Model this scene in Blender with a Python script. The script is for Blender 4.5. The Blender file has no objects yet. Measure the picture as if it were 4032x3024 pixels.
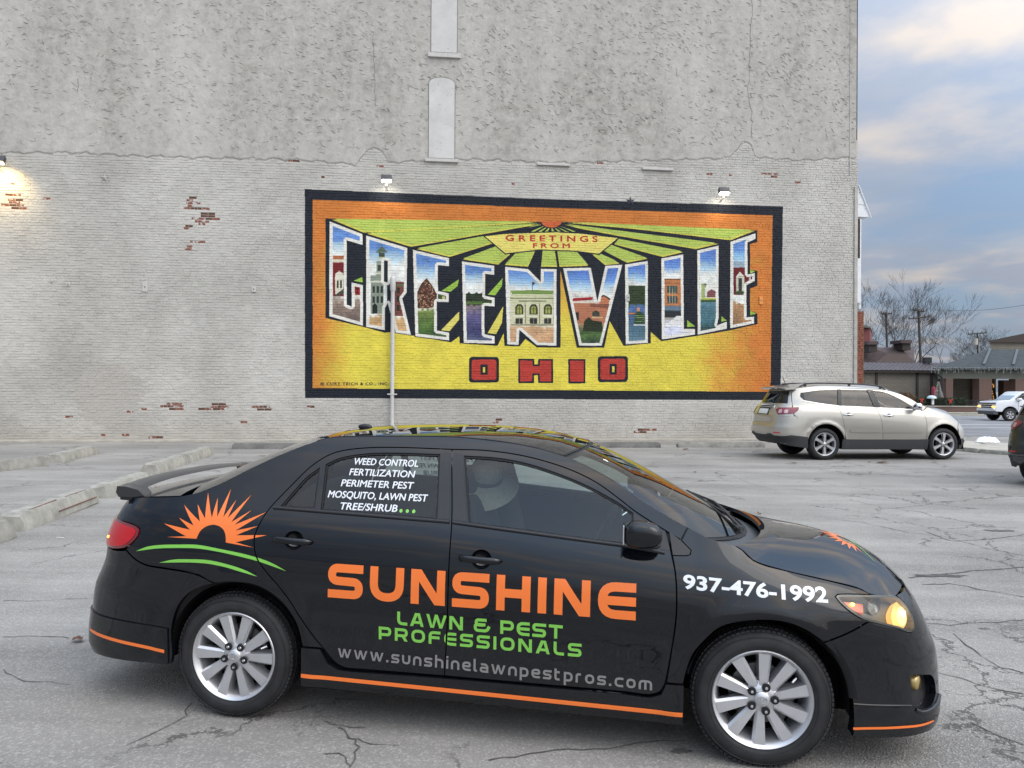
import bpy, bmesh, math, random
import numpy as np
from mathutils import Vector, Matrix
from mathutils.geometry import delaunay_2d_cdt
random.seed(7); RNG = np.random.default_rng(7)
R = math.radians
SC = bpy.context.scene
COL = SC.collection
def lin(r, g, b):
    f = lambda c: (c/255/12.92) if c <= 10 else ((c/255+.055)/1.055)**2.4
    return (f(r), f(g), f(b), 1.0)

# ------------------------------------------------------------------ camera
F_PX, PITCH, ROLL, CAM_H = 3040.0, .0035, .006, 1.72
cam_d = bpy.data.cameras.new('camera'); cam = bpy.data.objects.new('camera', cam_d); COL.objects.link(cam)
cam_d.sensor_fit = 'HORIZONTAL'; cam_d.sensor_width = 36.0; cam_d.lens = 36.0*F_PX/4032; cam_d.clip_end = 2000; cam_d.clip_start = .05
_f = Vector((0, math.cos(PITCH), math.sin(PITCH))); _r = Vector((1, 0, 0)); _u = _r.cross(_f)
_rr = _r*math.cos(ROLL)+_u*math.sin(ROLL); _uu = _u*math.cos(ROLL)-_r*math.sin(ROLL)
cam.matrix_world = Matrix(((_rr.x, _uu.x, -_f.x, 0), (_rr.y, _uu.y, -_f.y, 0), (_rr.z, _uu.z, -_f.z, CAM_H), (0, 0, 0, 1)))
SC.camera = cam

# ------------------------------------------------------------------ light
SC.view_settings.view_transform = 'Standard'; SC.view_settings.look = 'None'; SC.view_settings.gamma = 1
SC.view_settings.use_curve_mapping = False
SC.view_settings.exposure = 0.33
SKY_FAR, SKY_NEAR = .70, 2.2
SUN_EL, SUN_ROT = R(42), R(128)     # sun stands behind the camera and to the right, veiled by cloud
w = bpy.data.worlds.new('World'); SC.world = w; w.use_nodes = True
nt = w.node_tree; nt.nodes.clear()
def N(t, **k):
    n = nt.nodes.new(t)
    for a, b in k.items(): setattr(n, a, b)
    return n
wo = N('ShaderNodeOutputWorld'); bg = N('ShaderNodeBackground'); bg.inputs['Strength'].default_value = .12
sky = N('ShaderNodeTexSky', sky_type='NISHITA', sun_disc=False); sky.sun_elevation = SUN_EL; sky.sun_rotation = SUN_ROT
sky.air_density = 1.0; sky.dust_density = 1.5
tc = N('ShaderNodeTexCoord'); sep = N('ShaderNodeSeparateXYZ'); nt.links.new(tc.outputs['Generated'], sep.inputs[0])
# clouds are laid out on a flat layer overhead: direction / (height above horizon)
mz = N('ShaderNodeMath', operation='ADD'); mz.inputs[1].default_value = .14; nt.links.new(sep.outputs['Z'], mz.inputs[0])
mzz = N('ShaderNodeMath', operation='MAXIMUM'); mzz.inputs[1].default_value = .03; nt.links.new(mz.outputs[0], mzz.inputs[0])
dx = N('ShaderNodeMath', operation='DIVIDE'); dy = N('ShaderNodeMath', operation='DIVIDE')
nt.links.new(sep.outputs['X'], dx.inputs[0]); nt.links.new(sep.outputs['Y'], dy.inputs[0])
nt.links.new(mzz.outputs[0], dx.inputs[1]); nt.links.new(mzz.outputs[0], dy.inputs[1])
cmb = N('ShaderNodeCombineXYZ'); nt.links.new(dx.outputs[0], cmb.inputs[0]); nt.links.new(dy.outputs[0], cmb.inputs[1])
n1 = N('ShaderNodeTexNoise'); n1.inputs['Scale'].default_value = 1.5; n1.inputs['Detail'].default_value = 7; n1.inputs['Roughness'].default_value = .52; n1.inputs['Distortion'].default_value = .25
nt.links.new(cmb.outputs[0], n1.inputs['Vector'])
r1 = N('ShaderNodeValToRGB'); r1.color_ramp.elements[0].position = .36; r1.color_ramp.elements[1].position = .60
r1.color_ramp.elements[0].color = (0, 0, 0, 1); r1.color_ramp.elements[1].color = (1, 1, 1, 1)
nt.links.new(n1.outputs['Fac'], r1.inputs[0])
n2 = N('ShaderNodeTexNoise'); n2.inputs['Scale'].default_value = 2.3; n2.inputs['Detail'].default_value = 5
mp = N('ShaderNodeMapping'); mp.inputs['Location'].default_value = (3.1, 1.7, 0); nt.links.new(cmb.outputs[0], mp.inputs[0]); nt.links.new(mp.outputs[0], n2.inputs['Vector'])
r2 = N('ShaderNodeValToRGB'); e = r2.color_ramp.elements
e[0].position = .34; e[0].color = (4.0, 4.5, 5.4, 1); e[1].position = .66; e[1].color = (6.8, 6.3, 6.0, 1)
m_ = r2.color_ramp.elements.new(.5); m_.color = (4.3, 4.8, 5.8, 1)
nt.links.new(n2.outputs['Fac'], r2.inputs[0])
mx = N('ShaderNodeMix', data_type='RGBA'); nt.links.new(r1.outputs[0], mx.inputs[0])
skb = N('ShaderNodeMix', data_type='RGBA'); skb.inputs[0].default_value = .55; nt.links.new(sky.outputs[0], skb.inputs[6]); skb.inputs[7].default_value = (3.7, 5.2, 7.6, 1)
nt.links.new(skb.outputs[2], mx.inputs[6]); nt.links.new(r2.outputs[0], mx.inputs[7])
# the veiled sun stands behind the camera: the cloud deck is brighter on that side of the sky
_sv = (math.sin(SUN_ROT)*math.cos(SUN_EL), math.cos(SUN_ROT)*math.cos(SUN_EL), math.sin(SUN_EL))
dt = N('ShaderNodeVectorMath', operation='DOT_PRODUCT'); dt.inputs[1].default_value = _sv; nt.links.new(tc.outputs['Generated'], dt.inputs[0])
gm_ = N('ShaderNodeMapRange', interpolation_type='SMOOTHSTEP'); gm_.inputs[1].default_value = -.05; gm_.inputs[2].default_value = .95; gm_.inputs[3].default_value = SKY_FAR; gm_.inputs[4].default_value = SKY_NEAR; nt.links.new(dt.outputs['Value'], gm_.inputs[0])
oz = N('ShaderNodeMath', operation='MULTIPLY_ADD', use_clamp=False); oz.inputs[1].default_value = 1.15; oz.inputs[2].default_value = .68; nt.links.new(sep.outputs['Z'], oz.inputs[0])   # overcast skies brighten towards the zenith
og = N('ShaderNodeMath', operation='MULTIPLY'); nt.links.new(oz.outputs[0], og.inputs[0]); nt.links.new(gm_.outputs[0], og.inputs[1])
ms_ = N('ShaderNodeVectorMath', operation='SCALE'); nt.links.new(mx.outputs[2], ms_.inputs[0]); nt.links.new(og.outputs[0], ms_.inputs['Scale'])
tw = N('ShaderNodeMapRange', interpolation_type='SMOOTHSTEP'); tw.inputs[1].default_value = -.1; tw.inputs[2].default_value = .9; nt.links.new(dt.outputs['Value'], tw.inputs[0])
tm = N('ShaderNodeMix', data_type='RGBA'); tm.inputs[6].default_value = (1, 1, 1, 1); tm.inputs[7].default_value = (1.08, 1.0, .88, 1); nt.links.new(tw.outputs[0], tm.inputs[0])
tv = N('ShaderNodeVectorMath', operation='MULTIPLY'); nt.links.new(ms_.outputs[0], tv.inputs[0]); nt.links.new(tm.outputs[2], tv.inputs[1])
nt.links.new(tv.outputs[0], bg.inputs[0]); nt.links.new(bg.outputs[0], wo.inputs[0])
sun_d = bpy.data.lights.new('sun', 'SUN'); sun_d.energy = .70; sun_d.angle = R(46); sun_d.color = (1.0, .95, .87)
sun = bpy.data.objects.new('sun', sun_d); COL.objects.link(sun)
_sd = Vector((math.sin(SUN_ROT)*math.cos(SUN_EL), math.cos(SUN_ROT)*math.cos(SUN_EL), math.sin(SUN_EL)))
sun.rotation_euler = _sd.to_track_quat('Z', 'Y').to_euler()
SC.cycles.max_bounces = 8; SC.cycles.transparent_max_bounces = 16; SC.cycles.caustics_reflective = False; SC.cycles.caustics_refractive = False
SC.cycles.use_adaptive_sampling = True; SC.cycles.adaptive_threshold = .015

# ------------------------------------------------------------------ materials
MATS = {}
def mat(name, color=(.5, .5, .5, 1), rough=.6, metal=0, coat=0, coat_r=.03, spec=.5, emit=None, emit_s=0, noise=None, bump=None, alpha=None, rnoise=None):
    """noise=(scale, amount[, detail]) varies the colour; bump=(scale, strength, distance)."""
    if name in MATS: return MATS[name]
    m = bpy.data.materials.new(name); m.use_nodes = True; t = m.node_tree; b = t.nodes['Principled BSDF']
    if len(color) == 3: color = (*color, 1)
    b.inputs['Base Color'].default_value = color; b.inputs['Roughness'].default_value = rough; b.inputs['Metallic'].default_value = metal
    b.inputs['Coat Weight'].default_value = coat; b.inputs['Coat Roughness'].default_value = coat_r; b.inputs['Specular IOR Level'].default_value = spec
    if emit: b.inputs['Emission Color'].default_value = emit; b.inputs['Emission Strength'].default_value = emit_s
    if noise or bump or rnoise: tcn = t.nodes.new('ShaderNodeTexCoord')
    if noise:
        nz = t.nodes.new('ShaderNodeTexNoise'); nz.inputs['Scale'].default_value = noise[0]; nz.inputs['Detail'].default_value = noise[2] if len(noise) > 2 else 5
        nz.inputs['Roughness'].default_value = .65
        t.links.new(tcn.outputs['Object'], nz.inputs['Vector'])
        rp = t.nodes.new('ShaderNodeValToRGB'); a = noise[1]
        rp.color_ramp.elements[0].position = .3; rp.color_ramp.elements[1].position = .7
        rp.color_ramp.elements[0].color = (*[c*(1-a) for c in color[:3]], 1); rp.color_ramp.elements[1].color = (*[min(1, c*(1+a)) for c in color[:3]], 1)
        t.links.new(nz.outputs['Fac'], rp.inputs[0]); t.links.new(rp.outputs[0], b.inputs['Base Color'])
    if rnoise:
        nz = t.nodes.new('ShaderNodeTexNoise'); nz.inputs['Scale'].default_value = rnoise[0]; nz.inputs['Detail'].default_value = 6
        t.links.new(tcn.outputs['Object'], nz.inputs['Vector'])
        mr = t.nodes.new('ShaderNodeMapRange'); mr.inputs[1].default_value = .35; mr.inputs[2].default_value = .75; mr.inputs[3].default_value = rnoise[1]; mr.inputs[4].default_value = rnoise[2]
        t.links.new(nz.outputs['Fac'], mr.inputs[0]); t.links.new(mr.outputs[0], b.inputs['Coat Roughness' if coat else 'Roughness'])
    if bump:
        nb = t.nodes.new('ShaderNodeTexNoise'); nb.inputs['Scale'].default_value = bump[0]; nb.inputs['Detail'].default_value = 4
        t.links.new(tcn.outputs['Object'], nb.inputs['Vector'])
        bp = t.nodes.new('ShaderNodeBump'); bp.inputs['Strength'].default_value = bump[1]; bp.inputs['Distance'].default_value = bump[2]
        t.links.new(nb.outputs['Fac'], bp.inputs['Height']); t.links.new(bp.outputs[0], b.inputs['Normal'])
    MATS[name] = m; return m
def glass(name, tint, refl=1.0, rg_=.02):
    if name in MATS: return MATS[name]
    m = bpy.data.materials.new(name); m.use_nodes = True; t = m.node_tree; t.nodes.clear()
    o = t.nodes.new('ShaderNodeOutputMaterial'); mixn = t.nodes.new('ShaderNodeMixShader'); tr = t.nodes.new('ShaderNodeBsdfTransparent'); gl = t.nodes.new('ShaderNodeBsdfGlossy')
    fr = t.nodes.new('ShaderNodeFresnel'); fr.inputs[0].default_value = 1.52; tr.inputs[0].default_value = (*tint, 1); gl.inputs['Roughness'].default_value = rg_
    ml = t.nodes.new('ShaderNodeMath'); ml.operation = 'MULTIPLY'; ml.use_clamp = True; ml.inputs[1].default_value = refl*1.2
    t.links.new(fr.outputs[0], ml.inputs[0]); t.links.new(ml.outputs[0], mixn.inputs[0])
    t.links.new(tr.outputs[0], mixn.inputs[1]); t.links.new(gl.outputs[0], mixn.inputs[2]); t.links.new(mixn.outputs[0], o.inputs[0])
    MATS[name] = m; return m

# ------------------------------------------------------------------ objects and meshes
def tag(o, label=None, cat=None, group=None, kind=None):
    if label: o['label'] = label
    if cat: o['category'] = cat
    if group: o['group'] = group
    if kind: o['kind'] = kind
    return o
def empty(name, loc=(0, 0, 0), rz=0, rot=None):
    o = bpy.data.objects.new(name, None); COL.objects.link(o); o.location = loc; o.rotation_euler = rot or (0, 0, rz); o.empty_display_size = .2
    return o
class MB:
    """collects verts/faces; build() links them as one object"""
    def __init__(s): s.v = []; s.f = []; s.n = []; s.mi = []
    def add(s, vs, fs, ns=None, mi=0):
        b = len(s.v); s.v += [tuple(map(float, x)) for x in vs]; s.f += [tuple(b+i for i in f) for f in fs]
        s.n += ([tuple(map(float, x)) for x in ns] if ns is not None else [(0, 0, 0)]*len(vs)); s.mi += [mi]*len(fs); return s
    def box(s, x0, x1, y0, y1, z0, z1, bev=0, M=None, mi=0):
        if bev > 0:
            bm = bmesh.new(); bmesh.ops.create_cube(bm, size=1)
            for v in bm.verts: v.co = Vector(((x0+x1)/2+v.co.x*(x1-x0), (y0+y1)/2+v.co.y*(y1-y0), (z0+z1)/2+v.co.z*(z1-z0)))
            bmesh.ops.bevel(bm, geom=bm.edges[:], offset=bev, segments=2, affect='EDGES', profile=.6)
            bm.verts.ensure_lookup_table(); vs = [v.co.copy() for v in bm.verts]; fs = [[v.index for v in f.verts] for f in bm.faces]; bm.free()
        else:
            vs = [Vector((x, y, z)) for x in (x0, x1) for y in (y0, y1) for z in (z0, z1)]
            fs = [(0, 1, 3, 2), (4, 6, 7, 5), (0, 4, 5, 1), (2, 3, 7, 6), (0, 2, 6, 4), (1, 5, 7, 3)]
        if M is not None: vs = [M @ v for v in vs]
        return s.add(vs, fs, mi=mi)
    def tube(s, pts, r, n=8, cap=True, mi=0):
        pts = [Vector(p) for p in pts]; rs = r if isinstance(r, (list, tuple)) else [r]*len(pts); vs = []; up = None
        for i, p in enumerate(pts):
            d = (pts[min(i+1, len(pts)-1)]-pts[max(i-1, 0)]).normalized()
            if up is None: up = Vector((0, 0, 1)) if abs(d.z) < .9 else Vector((1, 0, 0))
            a = d.cross(up).normalized(); b = a.cross(d); up = b
            for k in range(n):
                t = 2*math.pi*k/n; vs.append(p+(a*math.cos(t)+b*math.sin(t))*rs[i])
        fs = [(i*n+k, i*n+(k+1) % n, (i+1)*n+(k+1) % n, (i+1)*n+k) for i in range(len(pts)-1) for k in range(n)]
        if cap: fs += [tuple(range(n))[::-1], tuple((len(pts)-1)*n+k for k in range(n))]
        return s.add(vs, fs, mi=mi)
    def lathe(s, prof, n=48, M=None, axis='y', mi=0, a0=0, a1=2*math.pi):
        """prof: (radius, offset along axis)"""
        full = abs(a1-a0-2*math.pi) < 1e-6; m = n if full else n+1; vs = []
        for (r, o) in prof:
            for k in range(m):
                t = a0+(a1-a0)*k/n
                v = Vector((r*math.cos(t), o, r*math.sin(t))) if axis == 'y' else Vector((r*math.cos(t), r*math.sin(t), o))
                vs.append(M @ v if M is not None else v)
        fs = [(i*m+k, i*m+(k+1) % m, (i+1)*m+(k+1) % m, (i+1)*m+k) for i in range(len(prof)-1) for k in range(n)]
        return s.add(vs, fs, mi=mi)
    def prism(s, poly, y0, y1, M=None, mi=0):
        """poly in (x,z), extruded along y"""
        n = len(poly); vs = [Vector((x, y0, z)) for x, z in poly]+[Vector((x, y1, z)) for x, z in poly]
        if M is not None: vs = [M @ v for v in vs]
        fs = [tuple(range(n)), tuple(range(2*n-1, n-1, -1))]+[(i, (i+1) % n, n+(i+1) % n, n+i)[::-1] for i in range(n)]
        return s.add(vs, fs, mi=mi)
    def xf(s, M):
        s.v = [tuple(M @ Vector(v)) for v in s.v]; return s
    def mirror(s):
        m = MB(); m.v = [(x, -y, z) for x, y, z in s.v]; m.n = [(a, -b, c) for a, b, c in s.n]; m.f = [tuple(f[::-1]) for f in s.f]; m.mi = list(s.mi); return m
    def build(s, name, mats, parent=None, smooth=None, fixn=False):
        me = bpy.data.meshes.new(name); me.from_pydata(s.v, [], s.f)
        for m in (mats if isinstance(mats, (list, tuple)) else [mats]): me.materials.append(m)
        if len(set(s.mi)) > 1: me.polygons.foreach_set('material_index', s.mi)
        if fixn:
            bm = bmesh.new(); bm.from_mesh(me); bmesh.ops.recalc_face_normals(bm, faces=bm.faces[:]); bm.to_mesh(me); bm.free()
        if any(abs(a)+abs(b)+abs(c) > .5 for a, b, c in s.n[:3]):
            me.polygons.foreach_set('use_smooth', [True]*len(me.polygons)); me.normals_split_custom_set_from_vertices(s.n)
        elif smooth is not None:
            me.polygons.foreach_set('use_smooth', [True]*len(me.polygons))
            if smooth < 179: me.set_sharp_from_angle(angle=R(smooth))
        me.update()
        o = bpy.data.objects.new(name, me); COL.objects.link(o)
        if parent: o.parent = parent
        return o
def copy_tree(o, parent=None):
    c = o.copy(); COL.objects.link(c)
    if parent: c.parent = parent
    for ch in list(o.children): copy_tree(ch, c)
    return c

# ---- placing things: a ray through a point of the view, met with a plane of the place
CX, CY = 2016.0, 1512.0
def ray(px, py):
    return (_f*F_PX + _rr*(px-CX) - _uu*(py-CY)).normalized()
O_ = Vector((0, 0, CAM_H))
def at(px, py, Y):
    d = ray(px, py); return O_+d*(Y/d.y)
def gz(x, y):      # the lot is not quite level: it falls a little to the right near the camera
    xl = x*math.cos(-.1593)+(y-4.58)*math.sin(-.1593); xl = 5*math.tanh(xl/5)
    f = 1-max(0, min(1, (y-7)/8)); f = f*f*(3-2*f)
    if y > 34: return -.33*min(1, (y-34)/12)
    return -.0149*xl*f
def ground(px, py):
    d = ray(px, py); t = 5.0
    for _ in range(40):
        p = O_+d*t; t += (p.z-gz(p.x, p.y))/(-d.z)*.8
    return O_+d*t

# ---- smooth curves and flat shapes
def pch(pts):
    xs = np.array([p[0] for p in pts], float); ys = np.array([p[1] for p in pts], float); h = np.diff(xs); d = np.diff(ys)/h; m = np.zeros(len(xs))
    for i in range(1, len(xs)-1):
        if d[i-1]*d[i] > 0:
            w1 = 2*h[i]+h[i-1]; w2 = h[i]+2*h[i-1]; m[i] = (w1+w2)/(w1/d[i-1]+w2/d[i])
    m[0] = d[0]; m[-1] = d[-1]
    def f(x):
        xx = np.clip(np.asarray(x, float), xs[0], xs[-1]); i = np.clip(np.searchsorted(xs, xx)-1, 0, len(xs)-2)
        t = (xx-xs[i])/h[i]
        return (2*t**3-3*t**2+1)*ys[i]+(t**3-2*t**2+t)*h[i]*m[i]+(-2*t**3+3*t**2)*ys[i+1]+(t**3-t**2)*h[i]*m[i+1]
    return f
def curve(pts, closed=True, step=.02, corner=40):
    """Catmull-Rom through pts, keeping sharp corners where the outline turns by more than `corner` degrees"""
    P = [np.array(p[:2], float) for p in pts]; n = len(P); out = []
    def turn(i):
        if not closed and i in (0, n-1): return 180
        a = P[i]-P[i-1]; b = P[(i+1) % n]-P[i]
        c = np.dot(a, b)/(np.linalg.norm(a)*np.linalg.norm(b)+1e-12); return math.degrees(math.acos(max(-1, min(1, c))))
    sharp = [turn(i) > corner for i in range(n)]
    for i in range(n if closed else n-1):
        p1, p2 = P[i], P[(i+1) % n]; L = np.linalg.norm(p2-p1)
        p0 = P[i-1] if not sharp[i] else p1-(p2-p1); p3 = P[(i+2) % n] if not sharp[(i+1) % n] else p2+(p2-p1)
        m1 = (p2-p0)/(np.linalg.norm(p2-p1)+np.linalg.norm(p1-p0))*L; m2 = (p3-p1)/(np.linalg.norm(p3-p2)+L)*L
        k = max(1, int(round(L/step)))
        for j in range(k):
            t = j/k; out.append((2*t**3-3*t**2+1)*p1+(t**3-2*t**2+t)*m1+(-2*t**3+3*t**2)*p2+(t**3-t**2)*m2)
    if not closed: out.append(P[-1])
    return [tuple(p) for p in out]
def pip(px, py, poly):
    px = np.asarray(px); py = np.asarray(py); ins = np.zeros(px.shape, bool); n = len(poly)
    for i in range(n):
        x1, y1 = poly[i]; x2, y2 = poly[(i+1) % n]
        if y1 == y2: continue
        c = ((y1 > py) != (y2 > py)) & (px < (x2-x1)*(py-y1)/(y2-y1)+x1); ins ^= c
    return ins
def cdt(shapes, spacing, cuts=()):
    """shapes: list of (outer, [holes]); returns 2D verts, tris inside the union. cuts: list of thin closed loops taken out"""
    V = []; E = []
    loops = [l for o, hs in shapes for l in [o]+list(hs)]+list(cuts)
    for l in loops:
        b = len(V); V += [(float(a), float(c)) for a, c in l]; E += [(b+i, b+(i+1) % len(l)) for i in range(len(l))]
    A = np.array(V); x0, y0 = A.min(0); x1, y1 = A.max(0)
    if spacing:
        gx = np.arange(x0+spacing*.5, x1, spacing); gy = np.arange(y0+spacing*.5, y1, spacing); G = np.stack(np.meshgrid(gx, gy), -1).reshape(-1, 2)
        ins = np.zeros(len(G), bool)
        for o, hs in shapes:
            a = pip(G[:, 0], G[:, 1], o)
            for h in hs: a &= ~pip(G[:, 0], G[:, 1], h)
            ins |= a
        G = G[ins]
        if len(G):
            keep = np.ones(len(G), bool)
            for k in range(0, len(A)): keep &= ((G-A[k])**2).sum(1) > (spacing*.45)**2
            V += [tuple(g) for g in G[keep]]
    r = delaunay_2d_cdt([Vector(v) for v in V], E, [], 0, 1e-7, False)
    v2 = np.array([tuple(v) for v in r[0]]); tr = np.array([t for t in r[2]], int).reshape(-1, 3)
    c = v2[tr].mean(1); ins = np.zeros(len(tr), bool)
    for o, hs in shapes:
        a = pip(c[:, 0], c[:, 1], o)
        for h in hs: a &= ~pip(c[:, 0], c[:, 1], h)
        ins |= a
    for q in cuts: ins &= ~pip(c[:, 0], c[:, 1], q)
    tr = tr[ins]; a = v2[tr]; ar = (a[:, 1, 0]-a[:, 0, 0])*(a[:, 2, 1]-a[:, 0, 1])-(a[:, 2, 0]-a[:, 0, 0])*(a[:, 1, 1]-a[:, 0, 1])
    tr = tr[np.abs(ar) > 1e-12]; ar = ar[np.abs(ar) > 1e-12]; tr[ar < 0] = tr[ar < 0][:, ::-1]
    return v2, tr
def patch(shapes, surf, spacing=.03, off=0, flange=.02, cuts=(), rnd=.0):
    """flat shape lifted onto a curved surface. surf(a,b)->(P,N) arrays. Edges get a flange turned inward."""
    v2, tr = cdt(shapes, spacing, cuts)
    used = np.unique(tr); mp_ = -np.ones(len(v2), int); mp_[used] = np.arange(len(used)); v2 = v2[used]; tr = mp_[tr]
    P, Nn = surf(v2[:, 0], v2[:, 1]); P = P+Nn*off; m = MB()
    _c = np.cross(P[tr[:, 1]]-P[tr[:, 0]], P[tr[:, 2]]-P[tr[:, 0]]); flip = (np.einsum('ij,ij->i', _c, Nn[tr[:, 0]])).sum() < 0
    if flip: tr = tr[:, ::-1]
    m = MB()
    m.add(P, tr.tolist(), Nn)
    if flange:
        ed = {}
        for t in tr:
            for i in range(3):
                a, b = int(t[i]), int(t[(i+1) % 3])
                if (b, a) in ed: ed.pop((b, a))
                else: ed[(a, b)] = 1
        for (a, b) in ed:
            e = P[b]-P[a]; fn = np.cross(e, Nn[a]); fn /= (np.linalg.norm(fn)+1e-9)
            q = [P[a], P[b], P[b]-Nn[b]*flange, P[a]-Nn[a]*flange]
            m.add(q, [(0, 3, 2, 1)], [fn]*4)
    return m
def circ(cx, cy, r, n=24, a0=0, a1=360, ry=None):
    ry = ry or r
    return [(cx+r*math.cos(R(a0+(a1-a0)*i/(n if a1-a0 >= 360 else n-1))), cy+ry*math.sin(R(a0+(a1-a0)*i/(n if a1-a0 >= 360 else n-1)))) for i in range(n)]
def rrect(x0, y0, x1, y1, r, n=5):
    o = []
    for cx, cy, a in ((x1-r, y1-r, 0), (x0+r, y1-r, 90), (x0+r, y0+r, 180), (x1-r, y0+r, 270)):
        o += [(cx+r*math.cos(R(a+90*i/n)), cy+r*math.sin(R(a+90*i/n))) for i in range(n+1)]
    return o

# ---- stroke lettering (wide round-cornered capitals and lower case)
def stroke(pts, t, closed=False, rr=.2, n=6):
    P = []
    m = len(pts)
    for i, p in enumerate(pts):
        r = p[2] if len(p) > 2 else 0; p_ = np.array(p[:2], float)
        if r > 0 and (closed or 0 < i < m-1):
            a = np.array(pts[i-1][:2], float); b = np.array(pts[(i+1) % m][:2], float)
            da = (a-p_); la = np.linalg.norm(da); da /= la; db = (b-p_); lb = np.linalg.norm(db); db /= lb
            d = min(r, la*.5, lb*.5)
            for k in range(n+1):
                u = k/n; P.append((1-u)**2*(p_+da*d)+2*u*(1-u)*p_+u*u*(p_+db*d))
        else: P.append(p_)
    L = []; Rr = []; k = len(P)
    for i in range(k):
        if closed: a = P[i]-P[i-1]; b = P[(i+1) % k]-P[i]
        else: a = P[i]-P[i-1] if i else P[1]-P[0]; b = P[i+1]-P[i] if i < k-1 else a
        na = np.array([-a[1], a[0]]); ln = np.linalg.norm(na); na = na/ln if ln > 1e-9 else na
        nb = np.array([-b[1], b[0]]); ln = np.linalg.norm(nb); nb = nb/ln if ln > 1e-9 else na
        if np.linalg.norm(na) < .5: na = nb
        nn = na+nb; nn /= (np.linalg.norm(nn)+1e-9); s = t/2/max(.35, float(np.dot(nn, nb)))
        L.append(tuple(P[i]+nn*s)); Rr.append(tuple(P[i]-nn*s))
    if closed: return (L, [Rr]) if abs(area(L)) > abs(area(Rr)) else (Rr, [L])
    return (L+Rr[::-1], [])
def area(p): return .5*sum(p[i][0]*p[(i+1) % len(p)][1]-p[(i+1) % len(p)][0]*p[i][1] for i in range(len(p)))
def glyph(c, W, t, x=1.0):
    h = t/2; r = .3
    S = lambda *p, cl=False: stroke(list(p), t, cl)
    Q = lambda *p: (list(p), [])
    if c == 'S': return [S((W, x-h), (h, x-h, r), (h, x*.5+.01, r), (W-h, x*.5-.01, r), (W-h, h, r), (0, h))]
    if c == 'U': return [S((h, x), (h, h, .42), (W-h, h, .42), (W-h, x))]
    if c == 'N': return [Q((0, 0), (t, 0), (t, x), (0, x)), Q((W-t, 0), (W, 0), (W, x), (W-t, x)), Q((0, x), (t*1.25, x), (W, 0), (W-t*1.25, 0))]
    if c == 'H': return [Q((0, 0), (t, 0), (t, x), (0, x)), Q((W-t, 0), (W, 0), (W, x), (W-t, x)), Q((t*.5, x/2-h), (W-t*.5, x/2-h), (W-t*.5, x/2+h), (t*.5, x/2+h))]
    if c == 'I': return [Q((0, 0), (t, 0), (t, x), (0, x))]
    if c == 'E': return [S((W, x-h), (h, x-h, .5), (h, h, .5), (W, h)), Q((h, x/2-h), (W, x/2-h), (W, x/2+h), (h, x/2+h))]
    if c == 'L': return [S((h, x), (h, h, r), (W, h))]
    if c == 'A': return [Q((0, 0), (t*1.1, 0), (W*.62, x), (W*.62-t*1.2, x)), Q((W-t, 0), (W, 0), (W*.72, x), (W*.50, x)), Q((W*.2, x*.2), (W*.9, x*.2), (W*.9, x*.2+t*.9), (W*.28, x*.2+t*.9))]
    if c == 'W': return [Q((0, x), (t, x), (W*.33, 0), (W*.33-t*.9, 0)), Q((W*.33-t*.4, 0), (W*.33+t*.3, 0), (W*.56, x), (W*.56-t, x)), Q((W*.56-t, x), (W*.56, x), (W*.78, 0), (W*.78-t, 0)), Q((W*.78-t*.8, 0), (W*.78, 0), (W, x), (W-t, x))]
    if c == 'T': return [Q((0, x-t), (W, x-t), (W, x), (0, x)), Q((W/2-h, 0), (W/2+h, 0), (W/2+h, x-t*.5), (W/2-h, x-t*.5))]
    if c == 'P': return [Q((0, 0), (t, 0), (t, x), (0, x)), S((h, x-h), (W-h, x-h, r), (W-h, x*.40, r), (h, x*.40))]
    if c == 'R': return [Q((0, 0), (t, 0), (t, x), (0, x)), S((h, x-h), (W-h, x-h, r), (W-h, x*.42, r), (h, x*.42)), Q((W*.5, x*.42), (W*.5+t*1.1, x*.42), (W, 0), (W-t*1.2, 0))]
    if c == 'O': return [stroke([(h, x-h, .38), (W-h, x-h, .38), (W-h, h, .38), (h, h, .38)], t, True)]
    if c == 'F': return [S((h, 0), (h, x-h, r), (W, x-h)), Q((h, x*.5-h), (W*.92, x*.5-h), (W*.92, x*.5+h), (h, x*.5+h))]
    if c == '&': return [S((W, x*.46), (W-h*1.6, h, .3), (h, h, .3), (h, x*.55, .15), (W*.75, x*.55)), S((W*.82, x-h), (h*1.6, x-h, .25), (h*1.6, x*.52, .2), (W*.6, x*.52))]
    if c == 'u': return [S((h, x), (h, h, .3), (W-h, h, .3), (W-h, x))]
    if c == 'n': return [S((h, 0), (h, x-h, .3), (W-h, x-h, .3), (W-h, 0))]
    if c == 'h': return [Q((0, 0), (t, 0), (t, 1.38*x), (0, 1.38*x)), S((h, x*.5), (h, x-h, .3), (W-h, x-h, .3), (W-h, 0))]
    if c == 'i': return [Q((0, 0), (t, 0), (t, x), (0, x)), Q((0, x*1.14), (t, x*1.14), (t, x*1.14+t), (0, x*1.14+t))]
    if c == 'l': return [S((h, 1.38*x), (h, h, .2), (W, h))]
    if c == 'e': return [S((W, h), (h, h, .35), (h, x-h, .35), (W-h, x-h, .3), (W-h, x*.5, .1), (t, x*.5))]
    if c == 's': return [S((W, x-h), (h, x-h, .2), (h, x*.5, .2), (W-h, x*.5, .2), (W-h, h, .2), (0, h))]
    if c == 'a': return [S((t*.5, x-h), (W-h, x-h, .3), (W-h, 0)), S((W-h, x*.52), (h, x*.52, .2), (h, h, .2), (W-h, h))]
    if c == 'p': return [Q((0, -x*.4), (t, -x*.4), (t, x), (0, x)), S((h, x-h), (W-h, x-h, .3), (W-h, h, .3), (h, h))]
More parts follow.
